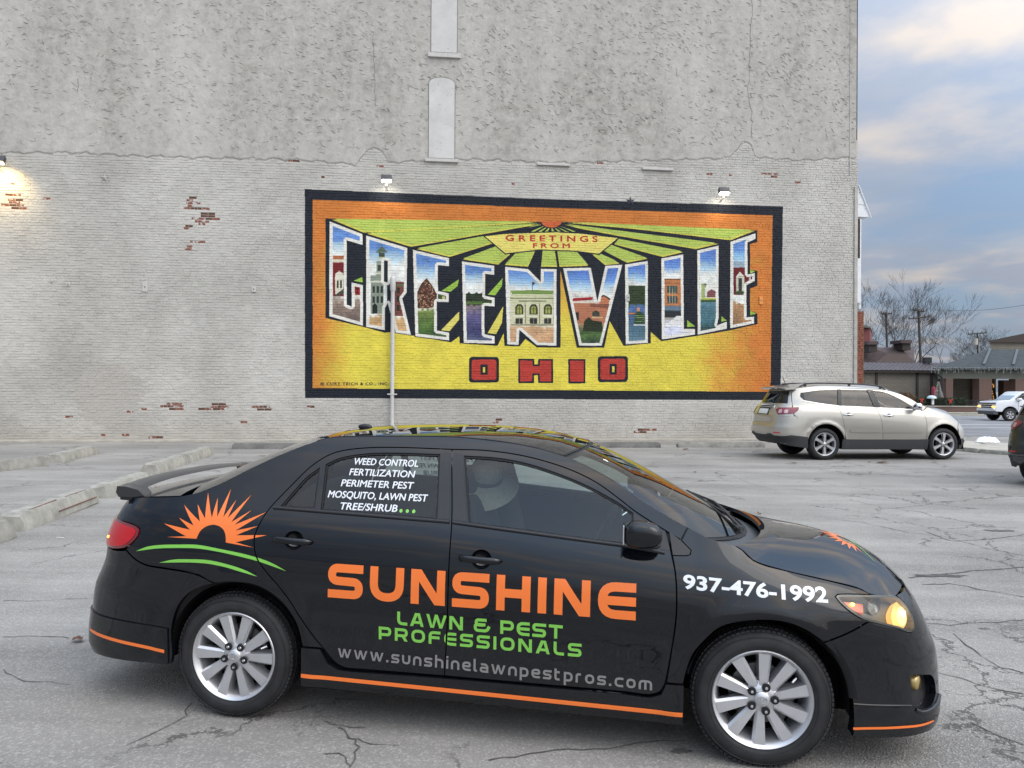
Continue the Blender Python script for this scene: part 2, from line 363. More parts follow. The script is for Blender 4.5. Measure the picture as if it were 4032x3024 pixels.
    if c == 't': return [S((h, 1.25*x), (h, h, .25), (W*.8, h)), Q((0, x-t), (W*.8, x-t), (W*.8, x), (0, x))]
    if c == 'r': return [S((h, 0), (h, x-h, .3), (W*.8, x-h))]
    if c == 'o': return [stroke([(h, x-h, .3), (W-h, x-h, .3), (W-h, h, .3), (h, h, .3)], t, True)]
    if c == 'c': return [S((W, h), (h, h, .35), (h, x-h, .35), (W, x-h))]
    if c == 'm': return [S((h, 0), (h, x-h, .25), (W-h, x-h, .25), (W-h, 0)), Q((W/2-h, 0), (W/2+h, 0), (W/2+h, x-h), (W/2-h, x-h))]
    if c == 'w': return [Q((0, x), (t, x), (W*.33, 0), (W*.33-t*.9, 0)), Q((W*.33-t*.4, 0), (W*.33+t*.3, 0), (W*.56, x), (W*.56-t, x)), Q((W*.56-t, x), (W*.56, x), (W*.78, 0), (W*.78-t, 0)), Q((W*.78-t*.8, 0), (W*.78, 0), (W, x), (W-t, x))]
    if c == '.': return [Q((0, 0), (t*1.1, 0), (t*1.1, t*1.1), (0, t*1.1))]
    return []
def lettering(text, widths, t, x0, z0, x1, z1, hgt, dflt=.95, low=False, gap0=.2):
    """letters between (x0,z0) and (x1,z1) along the baseline, cap height hgt; the letter gap fills the line"""
    ws = [widths.get(c, dflt) for c in text]; L = math.hypot(x1-x0, z1-z0)/hgt
    gap = (L-sum(ws))/(len(text)-1); out = []; u = 0; words = [out]
    ax = (x1-x0)/math.hypot(x1-x0, z1-z0); az = (z1-z0)/math.hypot(x1-x0, z1-z0)
    for c, wd in zip(text, ws):
        if c == ' ': out = []; words.append(out)
        for o, hs in glyph(c, wd, t, .72 if low else 1.0):
            f = lambda p: (x0+(u+p[0])*hgt*ax, z0+(u+p[0])*hgt*az+p[1]*hgt)
            out.append(([f(p) for p in o], [[f(p) for p in q] for q in hs]))
        u += wd+gap
    return words if len(words) > 1 else out
def resample(l, st=.022):
    out = []
    for i in range(len(l)):
        a, b = l[i], l[(i+1) % len(l)]; k = max(1, int(math.ceil(math.dist(a, b)/st)))
        out += [(a[0]+(b[0]-a[0])*j/k, a[1]+(b[1]-a[1])*j/k) for j in range(k)]
    return out
def text_mesh(s, bold=0, shear=0, space=1.0):
    """built-in font, filled flat; returns verts (x,y) scaled to cap height 1, and faces"""
    c = bpy.data.curves.new('txt', 'FONT'); c.body = s; c.offset = bold; c.shear = shear; c.space_character = space; c.resolution_u = 4
    o = bpy.data.objects.new('txt', c); COL.objects.link(o); dg = bpy.context.evaluated_depsgraph_get(); me = bpy.data.meshes.new_from_object(o.evaluated_get(dg))
    v = np.array([tuple(a.co)[:2] for a in me.vertices]); f = [tuple(p.vertices) for p in me.polygons]
    bpy.data.objects.remove(o); bpy.data.curves.remove(c); bpy.data.meshes.remove(me)
    v[:, 0] -= v[:, 0].min(); return v, f
# ------------------------------------------------------------------ the painted side wall
WM = .115; _L = math.hypot(1, WM); WU = Vector((1/_L, WM/_L, 0)); WN = Vector((WM/_L, -1/_L, 0)); W0 = Vector((0, 24.95, 0))
WALLM = Matrix(((WU.x, -WN.x, 0, W0.x), (WU.y, -WN.y, 0, W0.y), (0, 0, 1, 0), (0, 0, 0, 1)))     # local: x along wall, y into wall, z up
def wp(px, py):
    d = ray(px, py); t = (W0-O_).dot(WN)/d.dot(WN); p = O_+d*t; return ((p-W0).dot(WU), p.z)
A4 = lambda *q: [wp(1100+x*.57262, 700+y*.57262) for x, y in q]
A5 = lambda *q: [wp(2100+x*.57262, 700+y*.57262) for x, y in q]
AF = lambda *q: [wp(x*1.8228, y*1.8228) for x, y in q]

# painted picture: drawn here point by point into an image that the bricks carry
MS0, MS1, MZ0, MZ1 = -7.2, 10.4, 1.1, 8.6
MRES = 110; MW, MH = int((MS1-MS0)*MRES), int((MZ1-MZ0)*MRES)
IMG = np.zeros((MH, MW, 4), np.float32)
sx = MS0+(np.arange(MW)+.5)/MRES; szz = MZ0+(np.arange(MH)+.5)/MRES
def win(poly):
    a = np.array(poly); i0 = max(0, int((a[:, 0].min()-MS0)*MRES)-1); i1 = min(MW, int((a[:, 0].max()-MS0)*MRES)+2)
    j0 = max(0, int((a[:, 1].min()-MZ0)*MRES)-1); j1 = min(MH, int((a[:, 1].max()-MZ0)*MRES)+2); return i0, i1, j0, j1
def pmask(poly):
    i0, i1, j0, j1 = win(poly); X, Z = np.meshgrid(sx[i0:i1], szz[j0:j1]); return pip(X, Z, poly), (i0, i1, j0, j1)
def fill(poly, rgb, holes=()):
    m, (i0, i1, j0, j1) = pmask(poly)
    if holes:
        X, Z = np.meshgrid(sx[i0:i1], szz[j0:j1])
        for h in holes: m &= ~pip(X, Z, h)
    IMG[j0:j1, i0:i1][m] = (rgb[0]/255, rgb[1]/255, rgb[2]/255, 1)
def fat(poly, wd, rgb):
    n = len(poly)
    for i in range(n):
        a = np.array(poly[i]); b = np.array(poly[(i+1) % n]); d = b-a; l = np.linalg.norm(d)+1e-9; u = d/l; nn = np.array([-u[1], u[0]])*wd/2; a = a-u*wd/2; b = b+u*wd/2
        fill([tuple(a+nn), tuple(b+nn), tuple(b-nn), tuple(a-nn)], rgb)
def vnoise(shape, cell, seed):
    r = np.random.default_rng(seed); h, w_ = shape; gy, gx = h//cell+3, w_//cell+3; g = r.random((gy, gx)); y = np.arange(h)/cell; x = np.arange(w_)/cell
    yi = y.astype(int); xi = x.astype(int); fy = (y-yi)[:, None]; fx = (x-xi)[None]; fy = fy*fy*(3-2*fy); fx = fx*fx*(3-2*fx)
    return (g[yi][:, xi]*(1-fx)+g[yi][:, xi+1]*fx)*(1-fy)+(g[yi+1][:, xi]*(1-fx)+g[yi+1][:, xi+1]*fx)*fy
BLACK = (26, 32, 44); GREEN = (186, 208, 78); WHITE = (232, 228, 216); YEL = (238, 218, 58); REDC = (206, 52, 40); SUNC = (226, 96, 40)
QO = [wp(1200.2, 744.7), wp(2100, 781.9), wp(3082.6, 812.8), wp(3073, 1576), wp(1200.8, 1567)]
QI = A4((229, 150), (1918, 208))+A5((1645, 258), (1631, 1472))+A4((229, 1447))
fill(QO, BLACK)
m, (i0, i1, j0, j1) = pmask(QI); X, Z = np.meshgrid(sx[i0:i1], szz[j0:j1])
qa = np.array(QI); zt = np.interp(X, [qa[0, 0], qa[2, 0]], [qa[0, 1], qa[2, 1]])
nz = vnoise(m.shape, 60, 3)*.6+vnoise(m.shape, 22, 4)*.4
u_ = (X-qa[0, 0])/(qa[2, 0]-qa[0, 0]); dtop = (zt-Z)/4.0
f = np.clip(1.25-dtop*1.15+(nz-.5)*.3, 0, 1); f = np.maximum(f, np.clip(1.10-u_*10+(nz-.5)*.35-.2*dtop, 0, 1)); f = np.maximum(f, np.clip(1.05-(1-u_)*5.2+(nz-.5)*.5, 0, 1))
f = np.maximum(f, np.clip(.9-(Z-qa[4, 1])*.9-u_*7+(nz-.5)*.3, 0, 1))
f = (f*f*(3-2*f))[..., None]; yel = np.array(YEL)/255; org = np.array((226, 124, 38))/255
c = yel*(1-f)+org*f; c = c*(1+(nz-.5)[..., None]*.10)
IMG[j0:j1, i0:i1][m] = np.concatenate([c, np.ones_like(f)], -1)[m]
# black block of the lettering with its far sides
blk = A4((318, 279), (360, 282), (1800, 303))+A5((55, 303), (195, 303), (1540, 362), (1540, 442), (1490, 456), (1490, 633), (1540, 640), (1540, 742), (1490, 762), (1490, 910), (1540, 935), (1540, 1006), (1350, 1050), (1120, 1088), (880, 1124), (808, 1060), (808, 1138), (620, 1156), (525, 985), (487, 1168), (298, 1168), (186, 636), (187, 1168)) + \
    A4((1770, 1166), (1692, 1108), (1650, 1160), (1548, 1156), (1542, 1068), (1500, 1156), (1240, 1138), (1238, 1088), (1180, 1132), (910, 1084), (770, 1060), (725, 1066), (596, 1030), (317, 964))
fill(blk, BLACK)
ray_polys = [A4((362, 288), (1790, 307), (1000, 357), (580, 378)), A4((600, 384), (1800, 318), (1250, 415), (905, 475)), A4((945, 490), (1430, 402), (1482, 448), (1170, 545)),
    A4((1260, 562), (1500, 472), (1592, 522), (1505, 597)), A4((1550, 600), (1622, 526), (1760, 500), (1710, 612)), A4((1800, 612), (1810, 498), (1893, 495), (1910, 612)),
    A5((180, 612), (164, 497), (292, 505), (380, 605)), A5((405, 527), (452, 525), (602, 590), (492, 600)), A5((480, 505), (530, 465), (785, 558), (635, 586)),
    A5((556, 458), (582, 425), (1030, 512), (890, 545)), A5((585, 400), (330, 352), (210, 322), (1270, 455), (1118, 491)), A5((205, 308), (1522, 365), (1355, 430), (690, 352))]
for p in ray_polys: fill(p, (226, 214, 70))
for k, p in enumerate(ray_polys):      # the green lies a little inside each yellow ray
    a = np.array(p); cz = a.mean(0); q = a+(cz-a)*.03; q[:, 1] += .035; fill([tuple(t) for t in q], GREEN)
for k in range(9):                     # thin rays fanning out under the sun
    a = 200+k*17.5; p0 = (125+66*math.cos(R(a)), 305-66*math.sin(R(a))*.62); 
    for da in (0,):
        q0 = (125+180*math.cos(R(a)), 300-115*math.sin(R(a))); fill(A5(p0, (p0[0]+6, p0[1]+2), (min(q0[0]+26, 460), min(q0[1], 378)), (q0[0], min(q0[1], 378))), GREEN)
fill([wp(2100+(125+82*math.cos(R(a)))*.57262, 700+(303-44*math.sin(R(a)))*.57262) for a in range(180, 361, 10)], BLACK)
fill([wp(2100+(125+70*math.cos(R(a)))*.57262, 700+(299-44*math.sin(R(a)))*.57262) for a in range(180, 361, 10)], SUNC)
ban = A4((1413, 402), (1560, 386), (1900, 375))+A5((330, 385), (580, 415), (450, 523), (300, 503), (100, 495))+A4((1790, 493), (1555, 520))
fat(ban, .07, BLACK); fill(ban, (240, 222, 96))
fat(A5((480, 505), (635, 586), (612, 598)), .05, BLACK)
def mtext(s, p0, p1, cap, rgb, bold=.012, space=1.0, outline=None):
    v, fc = text_mesh(s, 0, 0, space); wd = v[:, 0].max(); a = np.array(p0); b = np.array(p1); d = b-a; ln = np.linalg.norm(d); ux = d/ln
    vv = [(a[0]+ux[0]*x/wd*ln, a[1]+ux[1]*x/wd*ln+y*cap/.70) for x, y in v]
    for dx_, dz_ in ((-.012, 0), (.012, 0), (0, .01), (0, -.01)):
        for q in fc: fill([(vv[i][0]+dx_*cap*5, vv[i][1]+dz_*cap*5) for i in q], rgb)
c1 = (wp(1100+0, 10)[1]-wp(1100, 10+.57262)[1])
g0 = A4((1557, 433))[0]; g1 = A5((440, 441))[0]; mtext('GREETINGS', g0, g1, .185, REDC, .014, 1.55)
g0 = A4((1745, 482))[0]; g1 = A5((250, 484))[0]; mtext('FROM', g0, g1, .155, REDC, .004, 1.55)
g0, g1 = A4((283, 1427), (752, 1425)); mtext('© CURT TEICH & CO., INC.', g0, g1, .085, (50, 44, 40), .012, 1.2)
for p in (A4((510, 708), (572, 682), (572, 720), (540, 714)), A4((1115, 778), (1235, 697), (1225, 745), (1178, 783)), A4((1432, 805), (1535, 690), (1530, 745), (1485, 808)),
          A5((1057, 978), (1112, 1022), (1057, 1027)), A5((1293, 952), (1330, 982), (1293, 990)), A5((1490, 635), (1527, 642), (1490, 662)), A5((1490, 912), (1532, 935), (1490, 945))): fill(p, (160, 206, 58))
fill(A4((1112, 1048), (1237, 918), (1237, 975), (1170, 1055)), (230, 215, 90)); fill(A4((1432, 1068), (1540, 882), (1530, 1000), (1490, 1075)), (230, 215, 80))
# the ten letters, each with its little view inside: (outline, [hole], bands from top to bottom, extra pieces)
def shade(poly, holes, bands, extra, seed, A):
    fat(poly, .045, BLACK); fill(poly, WHITE, holes)
    m, (i0, i1, j0, j1) = pmask(poly); X, Z = np.meshgrid(sx[i0:i1], szz[j0:j1])
    for h in holes: m &= ~pip(X, Z, h)
    e = m.copy(); k = int(.105*MRES)
    for dxx, dyy in [(int(k*math.cos(a)), int(k*math.sin(a))) for a in np.linspace(0, 6.28, 17)[:-1]]:
        s2 = np.zeros_like(m); h_, w2 = m.shape
        s2[max(0, dyy):h_+min(0, dyy), max(0, dxx):w2+min(0, dxx)] = m[max(0, -dyy):h_-max(0, dyy), max(0, -dxx):w2-max(0, dxx)]; e &= s2
    zs = [A((A.x, b[0]))[0][1] for b in bands]; col = np.zeros(m.shape+(3,))
    nn = vnoise(m.shape, 9, seed)*.5+vnoise(m.shape, 26, seed+1)*.5
    for ch in range(3):
        col[..., ch] = np.interp(-(Z+(nn-.5)*.25), [-z for z in zs], [b[1][ch] for b in bands])/255
    g = np.random.default_rng(seed).random(m.shape)
    col = col*(1+(nn-.5)[..., None]*.25+(g-.5)[..., None]*.16)
    sub = IMG[j0:j1, i0:i1]; soft = e[..., None]
    sub[e] = np.concatenate([np.clip(col, 0, 1), np.ones(m.shape+(1,))], -1)[e]
    save = sub.copy()
    for ex in extra:
        fill(ex[0], ex[1])
    inside = e; sub[~inside] = save[~inside]
class AX:
    def __init__(s, f, x): s.f = f; s.x = x
    def __call__(s, *q): return s.f(*q)
SKY = (92, 140, 214); SKY2 = (168, 204, 226); CL = (232, 234, 226)
rc = lambda A, x0, y0, x1, y1: A((x0, y0), (x1, y0), (x1, y1), (x0, y1))
G4, G5 = A4, A5
shade(A4((345, 300), (572, 388), (572, 462), (463, 430), (463, 872), (497, 885), (497, 720), (575, 738), (575, 1018), (343, 952)), [], [(300, SKY), (430, SKY), (460, SKY2), (520, CL), (640, (220, 215, 200)), (810, (210, 205, 190)), (850, (150, 126, 110)), (1000, (120, 100, 92))],
      [(rc(G4, 368, 535, 445, 560), (196, 104, 58)), (rc(G4, 368, 562, 445, 580), (226, 214, 180)), (rc(G4, 368, 582, 445, 815), (138, 30, 36)), (G4((380, 700), (385, 660), (412, 640), (440, 660), (445, 700)), (226, 220, 196)), (rc(G4, 384, 700, 440, 800), (222, 214, 188)), (rc(G4, 396, 705, 408, 760), (60, 70, 50)), (rc(G4, 418, 705, 430, 760), (60, 70, 50)), (G4((372, 815), (445, 760), (445, 800), (400, 815)), (70, 70, 56)), (rc(G4, 518, 738, 560, 806), (168, 30, 34)), (rc(G4, 518, 760, 560, 764), (40, 20, 20)), (rc(G4, 534, 738, 538, 806), (40, 20, 20))], 11, AX(A4, 460))
shade(A4((597, 397), (880, 483), (875, 790), (845, 830), (905, 1080), (800, 1065), (745, 860), (725, 900), (725, 1048), (597, 1025)), [A4((720, 568), (745, 572), (745, 720), (720, 715))], [(400, SKY), (480, SKY), (540, SKY2), (600, CL), (940, CL), (965, (214, 170, 110)), (1070, (206, 158, 100))],
      [(rc(G4, 684, 515, 724, 556), (70, 84, 60)), (G4((662, 514), (704, 470), (746, 514)), (96, 116, 84)), (rc(G4, 676, 545, 732, 556), (196, 196, 150)), (rc(G4, 668, 572, 716, 716), (150, 160, 136)), (rc(G4, 676, 600, 700, 640), (60, 74, 66)), (rc(G4, 660, 650, 716, 662), (206, 206, 176)), (rc(G4, 628, 672, 716, 935), (140, 152, 132)), (rc(G4, 626, 708, 705, 722), (206, 208, 184))] +
      [(rc(G4, 640+k*28, 745+j*70, 656+k*28, 790+j*70), (48, 56, 52)) for k in range(3) for j in range(2)] + [(G4((640, 935), (640, 880), (656, 862), (674, 880), (674, 935)), (34, 38, 36))] +
      [(rc(G4, 740, 715, 870, 950), (132, 70, 60)), (rc(G4, 740, 735, 775, 950), (40, 44, 44)), (rc(G4, 800, 735, 870, 745), (86, 130, 84))] + [(rc(G4, 808, 755+j*60, 828, 795+j*60), (48, 54, 40)) for j in range(3)], 12, AX(A4, 700))
shade(A4((918, 495), (1167, 553), (1167, 608), (1090, 600), (1090, 778), (1165, 795), (1165, 855), (1083, 852), (1083, 1050), (1167, 1065), (1167, 1118), (935, 1090)), [], [(500, SKY), (590, SKY), (650, SKY2), (710, CL), (895, (200, 200, 170)), (910, (120, 140, 60)), (1060, (70, 110, 44)), (1110, (60, 84, 60))],
      [(G4((948, 895), (946, 790), (975, 730), (1012, 690), (1050, 740), (1084, 800), (1080, 880), (1020, 898)), (86, 52, 38)), (rc(G4, 1090, 800, 1162, 850), (60, 84, 34)), (rc(G4, 1120, 815, 1140, 835), (206, 196, 120))] +
      [(rc(G4, x, y, x+9, y+8), c) for x, y, c in [(int(950+RNG.random()*125), int(715+RNG.random()*175), random.choice([(168, 110, 74), (196, 150, 110), (50, 30, 26), (130, 70, 48)])) for _ in range(190)] if abs(x-1012) < (y-690)*.5+4], 13, AX(A4, 1000))
shade(A4((1255, 575), (1477, 605), (1477, 668), (1415, 660), (1415, 812), (1480, 825), (1480, 885), (1410, 880), (1410, 1075), (1480, 1090), (1480, 1140), (1268, 1135)), [], [(580, SKY), (650, SKY), (690, SKY2), (740, CL), (780, CL), (786, (40, 58, 34)), (820, (46, 60, 40)), (870, (36, 50, 30)), (890, (150, 130, 130)), (940, (96, 90, 140)), (1060, (60, 60, 110)), (1120, (96, 110, 140))],
      [(rc(G4, 1290, 850, 1470, 870), (90, 126, 50)), (rc(G4, 1395, 826, 1470, 858), (50, 70, 30))], 14, AX(A4, 1330))
nx = [(rc(G4, 1588, 775, 1888, 790), (140, 168, 74)), (rc(G4, 1586, 796, 1890, 862), (206, 208, 160)), (rc(G4, 1586, 826, 1890, 832), (120, 120, 84)), (rc(G4, 1592, 862, 1886, 1012), (214, 210, 168)), (G4((1600, 785), (1700, 772), (1780, 772), (1880, 785), (1880, 800), (1600, 800)), (120, 156, 66)), (rc(G4, 1738, 715, 1742, 780), (40, 40, 40)), (G4((1742, 716), (1762, 722), (1742, 742)), (90, 60, 60)), (rc(G4, 1590, 1006, 1888, 1016), (150, 146, 110)), (rc(G4, 1645, 845, 1835, 852), (110, 110, 80))]
for k in range(3):
    x = 1650+k*98; nx += [(G4((x-28, 940), (x-28, 890), (x-14, 870), (x+14, 870), (x+28, 890), (x+28, 940)), (52, 58, 34)), (G4((x-18, 935), (x-18, 893), (x, 876), (x+18, 893), (x+18, 935)), (160, 166, 70)), (rc(G4, x-2, 876, x+2, 940), (52, 58, 34)), (rc(G4, x-28, 900, x+28, 904), (52, 58, 34)), (rc(G4, x-34, 942, x+34, 958), (228, 224, 190)), (rc(G4, x-26, 966, x+24, 1004), (56, 56, 50)), (rc(G4, x+38, 862, x+44, 1004), (130, 126, 92)), (rc(G4, x-2, 966, x+2, 1004), (150, 150, 120))]
shade(A4((1552, 612), (1710, 628), (1797, 715), (1797, 625), (1905, 628), (1905, 1155), (1770, 1150), (1650, 1045), (1645, 1150), (1567, 1145)), [], [(620, (76, 120, 210)), (680, (110, 160, 220)), (730, SKY2), (770, CL), (1015, (210, 200, 170)), (1025, (216, 168, 118)), (1150, (208, 156, 110))], nx, 15, AX(A4, 1720))
shade(A5((205, 622), (395, 618), (440, 850), (495, 605), (612, 598), (470, 1155), (315, 1155)), [], [(620, (70, 112, 206)), (690, (96, 146, 220)), (740, SKY2), (800, CL), (1000, (190, 140, 100)), (1055, (60, 90, 40)), (1080, (90, 130, 60)), (1150, (40, 60, 50))],
      [(G5((260, 850), (275, 828), (410, 820), (405, 840)), (178, 32, 38)), (rc(G5, 262, 850, 412, 860), (226, 214, 190)), (rc(G5, 270, 862, 520, 1000), (196, 116, 78)), (G5((440, 862), (450, 825), (485, 808), (528, 835), (515, 868)), (204, 116, 70)), (G5((445, 822), (485, 804), (530, 832), (524, 840), (485, 814), (450, 832)), (60, 40, 34)), (G5((390, 868), (525, 868), (510, 900), (390, 886)), (150, 84, 60)), (rc(G5, 290, 925, 312, 980), (50, 44, 44)), (G5((405, 950), (405, 925), (430, 912), (455, 925), (455, 955)), (60, 70, 56)), (rc(G5, 402, 955, 480, 966), (206, 170, 120)), (G5((340, 1056), (350, 985), (380, 955), (405, 980), (470, 990), (480, 1056)), (44, 54, 32))], 16, AX(A5, 350))
boat = [(rc(G5, 655, 742, 770, 870), (48, 66, 36)), (G5((692, 1005), (702, 935), (760, 935), (766, 1005)), (44, 78, 50)), (G5((695, 938), (720, 915), (765, 938)), (50, 84, 52)), (rc(G5, 712, 892, 732, 918), (214, 140, 96)), (rc(G5, 652, 928, 700, 938), (206, 120, 70)), (rc(G5, 690, 1008, 772, 1016), (226, 228, 224))]+[(rc(G5, 700, 945+k*14, 764, 948+k*14), (150, 180, 80)) for k in range(4)]
shade(A5((630, 597), (787, 572), (787, 1135), (635, 1145)), [], [(600, (78, 120, 210)), (650, (100, 150, 222)), (690, SKY2), (735, CL), (870, (70, 96, 60)), (880, (74, 110, 170)), (960, (70, 104, 150)), (1020, (70, 110, 130)), (1130, (100, 140, 160))], boat, 17, AX(A5, 700))
lb = [(rc(G5, 903, 696, 1018, 880), (206, 124, 66)), (rc(G5, 900, 694, 1018, 704), (150, 90, 54)), (rc(G5, 900, 722, 1018, 727), (130, 80, 50)), (rc(G5, 920, 742, 990, 792), (60, 86, 84)), (rc(G5, 920, 814, 990, 862), (60, 80, 84)), (rc(G5, 904, 880, 1018, 915), (96, 120, 140)), (rc(G5, 904, 915, 1018, 960), (40, 46, 50)), (G5((900, 1020), (985, 950), (1020, 950), (1020, 1020)), (226, 224, 220))]+[(rc(G5, 936+k*18, 742, 939+k*18, 862), (206, 190, 140)) for k in range(3)]
shade(A5((880, 555), (1030, 527), (1035, 1040), (1112, 1040), (1112, 1078), (883, 1112)), [], [(560, (84, 126, 212)), (610, (100, 150, 222)), (660, CL), (690, CL), (960, (150, 140, 120)), (1000, (206, 208, 226)), (1100, (206, 208, 230))], lb, 18, AX(A5, 950))
shade(A5((1127, 500), (1273, 467), (1273, 965), (1262, 1015), (1330, 990), (1330, 1038), (1130, 1078)), [], [(500, (80, 124, 212)), (570, (96, 146, 220)), (620, SKY2), (670, CL), (825, CL), (840, (120, 150, 60)), (860, (90, 140, 160)), (1000, (60, 110, 120)), (1060, (46, 66, 60))],
      [(rc(G5, 1155, 728, 1195, 830), (170, 186, 110)), (rc(G5, 1180, 738, 1256, 836), (228, 226, 216)), (G5((1192, 822), (1196, 785), (1225, 766), (1252, 780), (1252, 822)), (140, 76, 80)), (rc(G5, 1155, 826, 1256, 838), (206, 210, 70)), (rc(G5, 1172, 728, 1190, 733), (30, 40, 50)), (rc(G5, 1180, 728, 1184, 756), (30, 40, 50)), (rc(G5, 1155, 838, 1256, 856), (60, 96, 60))], 19, AX(A5, 1200))
shade(A5((1355, 440), (1527, 382), (1527, 420), (1472, 445), (1472, 665), (1522, 655), (1522, 710), (1465, 738), (1465, 960), (1517, 955), (1517, 1002), (1353, 1035)), [], [(420, (80, 130, 214)), (490, (90, 140, 216)), (530, (130, 186, 220)), (575, SKY2), (800, CL), (855, CL), (865, (190, 140, 90)), (1000, (160, 116, 76))],
      [(rc(G5, 1378, 578, 1452, 612), (150, 170, 186)), (rc(G5, 1376, 616, 1520, 805), (120, 26, 30)), (G5((1392, 680), (1420, 646), (1450, 678)), (226, 222, 204)), (rc(G5, 1394, 680, 1450, 780), (206, 202, 176)), (rc(G5, 1410, 690, 1434, 780), (56, 60, 56)), (rc(G5, 1390, 780, 1452, 800), (60, 84, 40)), (rc(G5, 1482, 686, 1496, 722), (206, 210, 206))], 20, AX(A5, 1400))
def blockletter(outer, holes, A):
    fill(outer, BLACK, holes)
ok = .085
def inset(p, d):
    a = np.array(p); c = a.mean(0); s = a.max(0)-a.min(0); return [tuple(c+(q-c)*(1-2*d/s)) for q in a]
def rr4(A, x0, y0, x1, y1, r, tw=0):
    return A(*[(x, y+(tw*(x-x0)/(x1-x0))) for x, y in rrect(x0, y0, x1, y1, r)])
o1 = rr4(A4, 1304, 1232, 1510, 1408, 22); fill(o1, BLACK); fill(inset(o1, ok), REDC); h = rr4(A4, 1383, 1285, 1432, 1355, 4); fill(h, BLACK); fill(inset(h, ok*.9), YEL)
o1 = rr4(A5, 443, 1228, 650, 1406, 22, -2); fill(o1, BLACK); fill(inset(o1, ok), REDC); h = rr4(A5, 525, 1280, 573, 1352, 4); fill(h, BLACK); fill(inset(h, ok*.9), YEL)
fill(rr4(A5, 240, 1246, 358, 1414, 4), BLACK); fill(rr4(A5, 252, 1258, 346, 1402, 3), REDC)
hh = A4((1643, 1243), (1752, 1246), (1754, 1283), (1778, 1283), (1780, 1246), (1882, 1246), (1882, 1412), (1780, 1412), (1777, 1358), (1752, 1358), (1750, 1412), (1643, 1412)); fill(hh, BLACK)
fill(A4((1655, 1256), (1740, 1258), (1742, 1296), (1790, 1296), (1792, 1258), (1870, 1258), (1870, 1400), (1792, 1400), (1789, 1346), (1740, 1346), (1738, 1400), (1655, 1400)), REDC)
# weathering of the paint, then hand it to Blender
nz = vnoise(IMG.shape[:2], 5, 50)*.5+vnoise(IMG.shape[:2], 40, 51)*.5; IMG[..., :3] *= (1+(nz-.5)*.12)[..., None]
_g = IMG[..., :3].mean(-1, keepdims=True); IMG[..., :3] = (_g+(IMG[..., :3]-_g)*.80)*.94
mi_ = bpy.data.images.new('mural_paint', MW, MH, alpha=True); mi_.pixels.foreach_set(np.clip(IMG, 0, 1).ravel()); mi_.update(); mi_.pack()

def wall_material():
    m = bpy.data.materials.new('painted_brick'); m.use_nodes = True; t = m.node_tree; b = t.nodes['Principled BSDF']; L = t.links.new
    def n(k, **a):
        q = t.nodes.new(k)
        for x, y in a.items(): setattr(q, x, y)
        return q
    tc = n('ShaderNodeTexCoord'); uv = n('ShaderNodeUVMap', uv_map='paint')
    img = n('ShaderNodeTexImage'); img.image = mi_; img.extension = 'CLIP'; L(uv.outputs[0], img.inputs[0])
    # white wall paint with grime
    big = n('ShaderNodeTexNoise'); big.inputs['Scale'].default_value = .35; big.inputs['Detail'].default_value = 8; big.inputs['Roughness'].default_value = .62; L(tc.outputs['Object'], big.inputs['Vector'])
    rp = n('ShaderNodeValToRGB'); rp.color_ramp.elements[0].position = .32; rp.color_ramp.elements[0].color = (.40, .382, .348, 1); rp.color_ramp.elements[1].position = .62; rp.color_ramp.elements[1].color = (.56, .54, .496, 1); L(big.outputs['Fac'], rp.inputs[0])
    mpp = n('ShaderNodeMapping'); mpp.inputs['Scale'].default_value = (1.3, 1, 7); L(tc.outputs['Object'], mpp.inputs[0])
    fine = n('ShaderNodeTexNoise'); fine.inputs['Scale'].default_value = 3.0; fine.inputs['Detail'].default_value = 8; fine.inputs['Roughness'].default_value = .7; L(mpp.outputs[0], fine.inputs['Vector'])
    mr = n('ShaderNodeMapRange'); mr.inputs[1].default_value = .3; mr.inputs[2].default_value = .75; mr.inputs[3].default_value = .74; mr.inputs[4].default_value = 1.12; L(fine.outputs['Fac'], mr.inputs[0])
    mul = n('ShaderNodeMix', data_type='RGBA', blend_type='MULTIPLY'); mul.inputs[0].default_value = 1; L(rp.outputs[0], mul.inputs[6]); L(mr.outputs[0], mul.inputs[7])
    # grimy foot of the wall
    sp = n('ShaderNodeSeparateXYZ'); L(tc.outputs['Object'], sp.inputs[0]); hz = n('ShaderNodeMapRange'); hz.inputs[1].default_value = 0; hz.inputs[2].default_value = 1.3; hz.inputs[3].default_value = .55; hz.inputs[4].default_value = 0; L(sp.outputs['Z'], hz.inputs[0])
    dn = n('ShaderNodeTexNoise'); dn.inputs['Scale'].default_value = 1.3; dn.inputs['Detail'].default_value = 7; L(tc.outputs['Object'], dn.inputs['Vector'])
    dm = n('ShaderNodeMath', operation='MULTIPLY'); L(hz.outputs[0], dm.inputs[0]); L(dn.outputs['Fac'], dm.inputs[1])
    foot = n('ShaderNodeMix', data_type='RGBA'); L(dm.outputs[0], foot.inputs[0]); L(mul.outputs[2], foot.inputs[6]); foot.inputs[7].default_value = (.30, .25, .20, 1)
    mx = n('ShaderNodeMix', data_type='RGBA'); L(img.outputs['Alpha'], mx.inputs[0]); L(foot.outputs[2], mx.inputs[6]); L(img.outputs['Color'], mx.inputs[7])
    L(mx.outputs[2], b.inputs['Base Color']); b.inputs['Roughness'].default_value = .7; b.inputs['Specular IOR Level'].default_value = .3
    bn = n('ShaderNodeTexNoise'); bn.inputs['Scale'].default_value = 22; bn.inputs['Detail'].default_value = 5; L(mpp.outputs[0], bn.inputs['Vector'])
    bp = n('ShaderNodeBump'); bp.inputs['Strength'].default_value = .5; bp.inputs['Distance'].default_value = .012; L(bn.outputs['Fac'], bp.inputs['Height']); L(bp.outputs[0], b.inputs['Normal'])
    return m
M_WALL = wall_material()
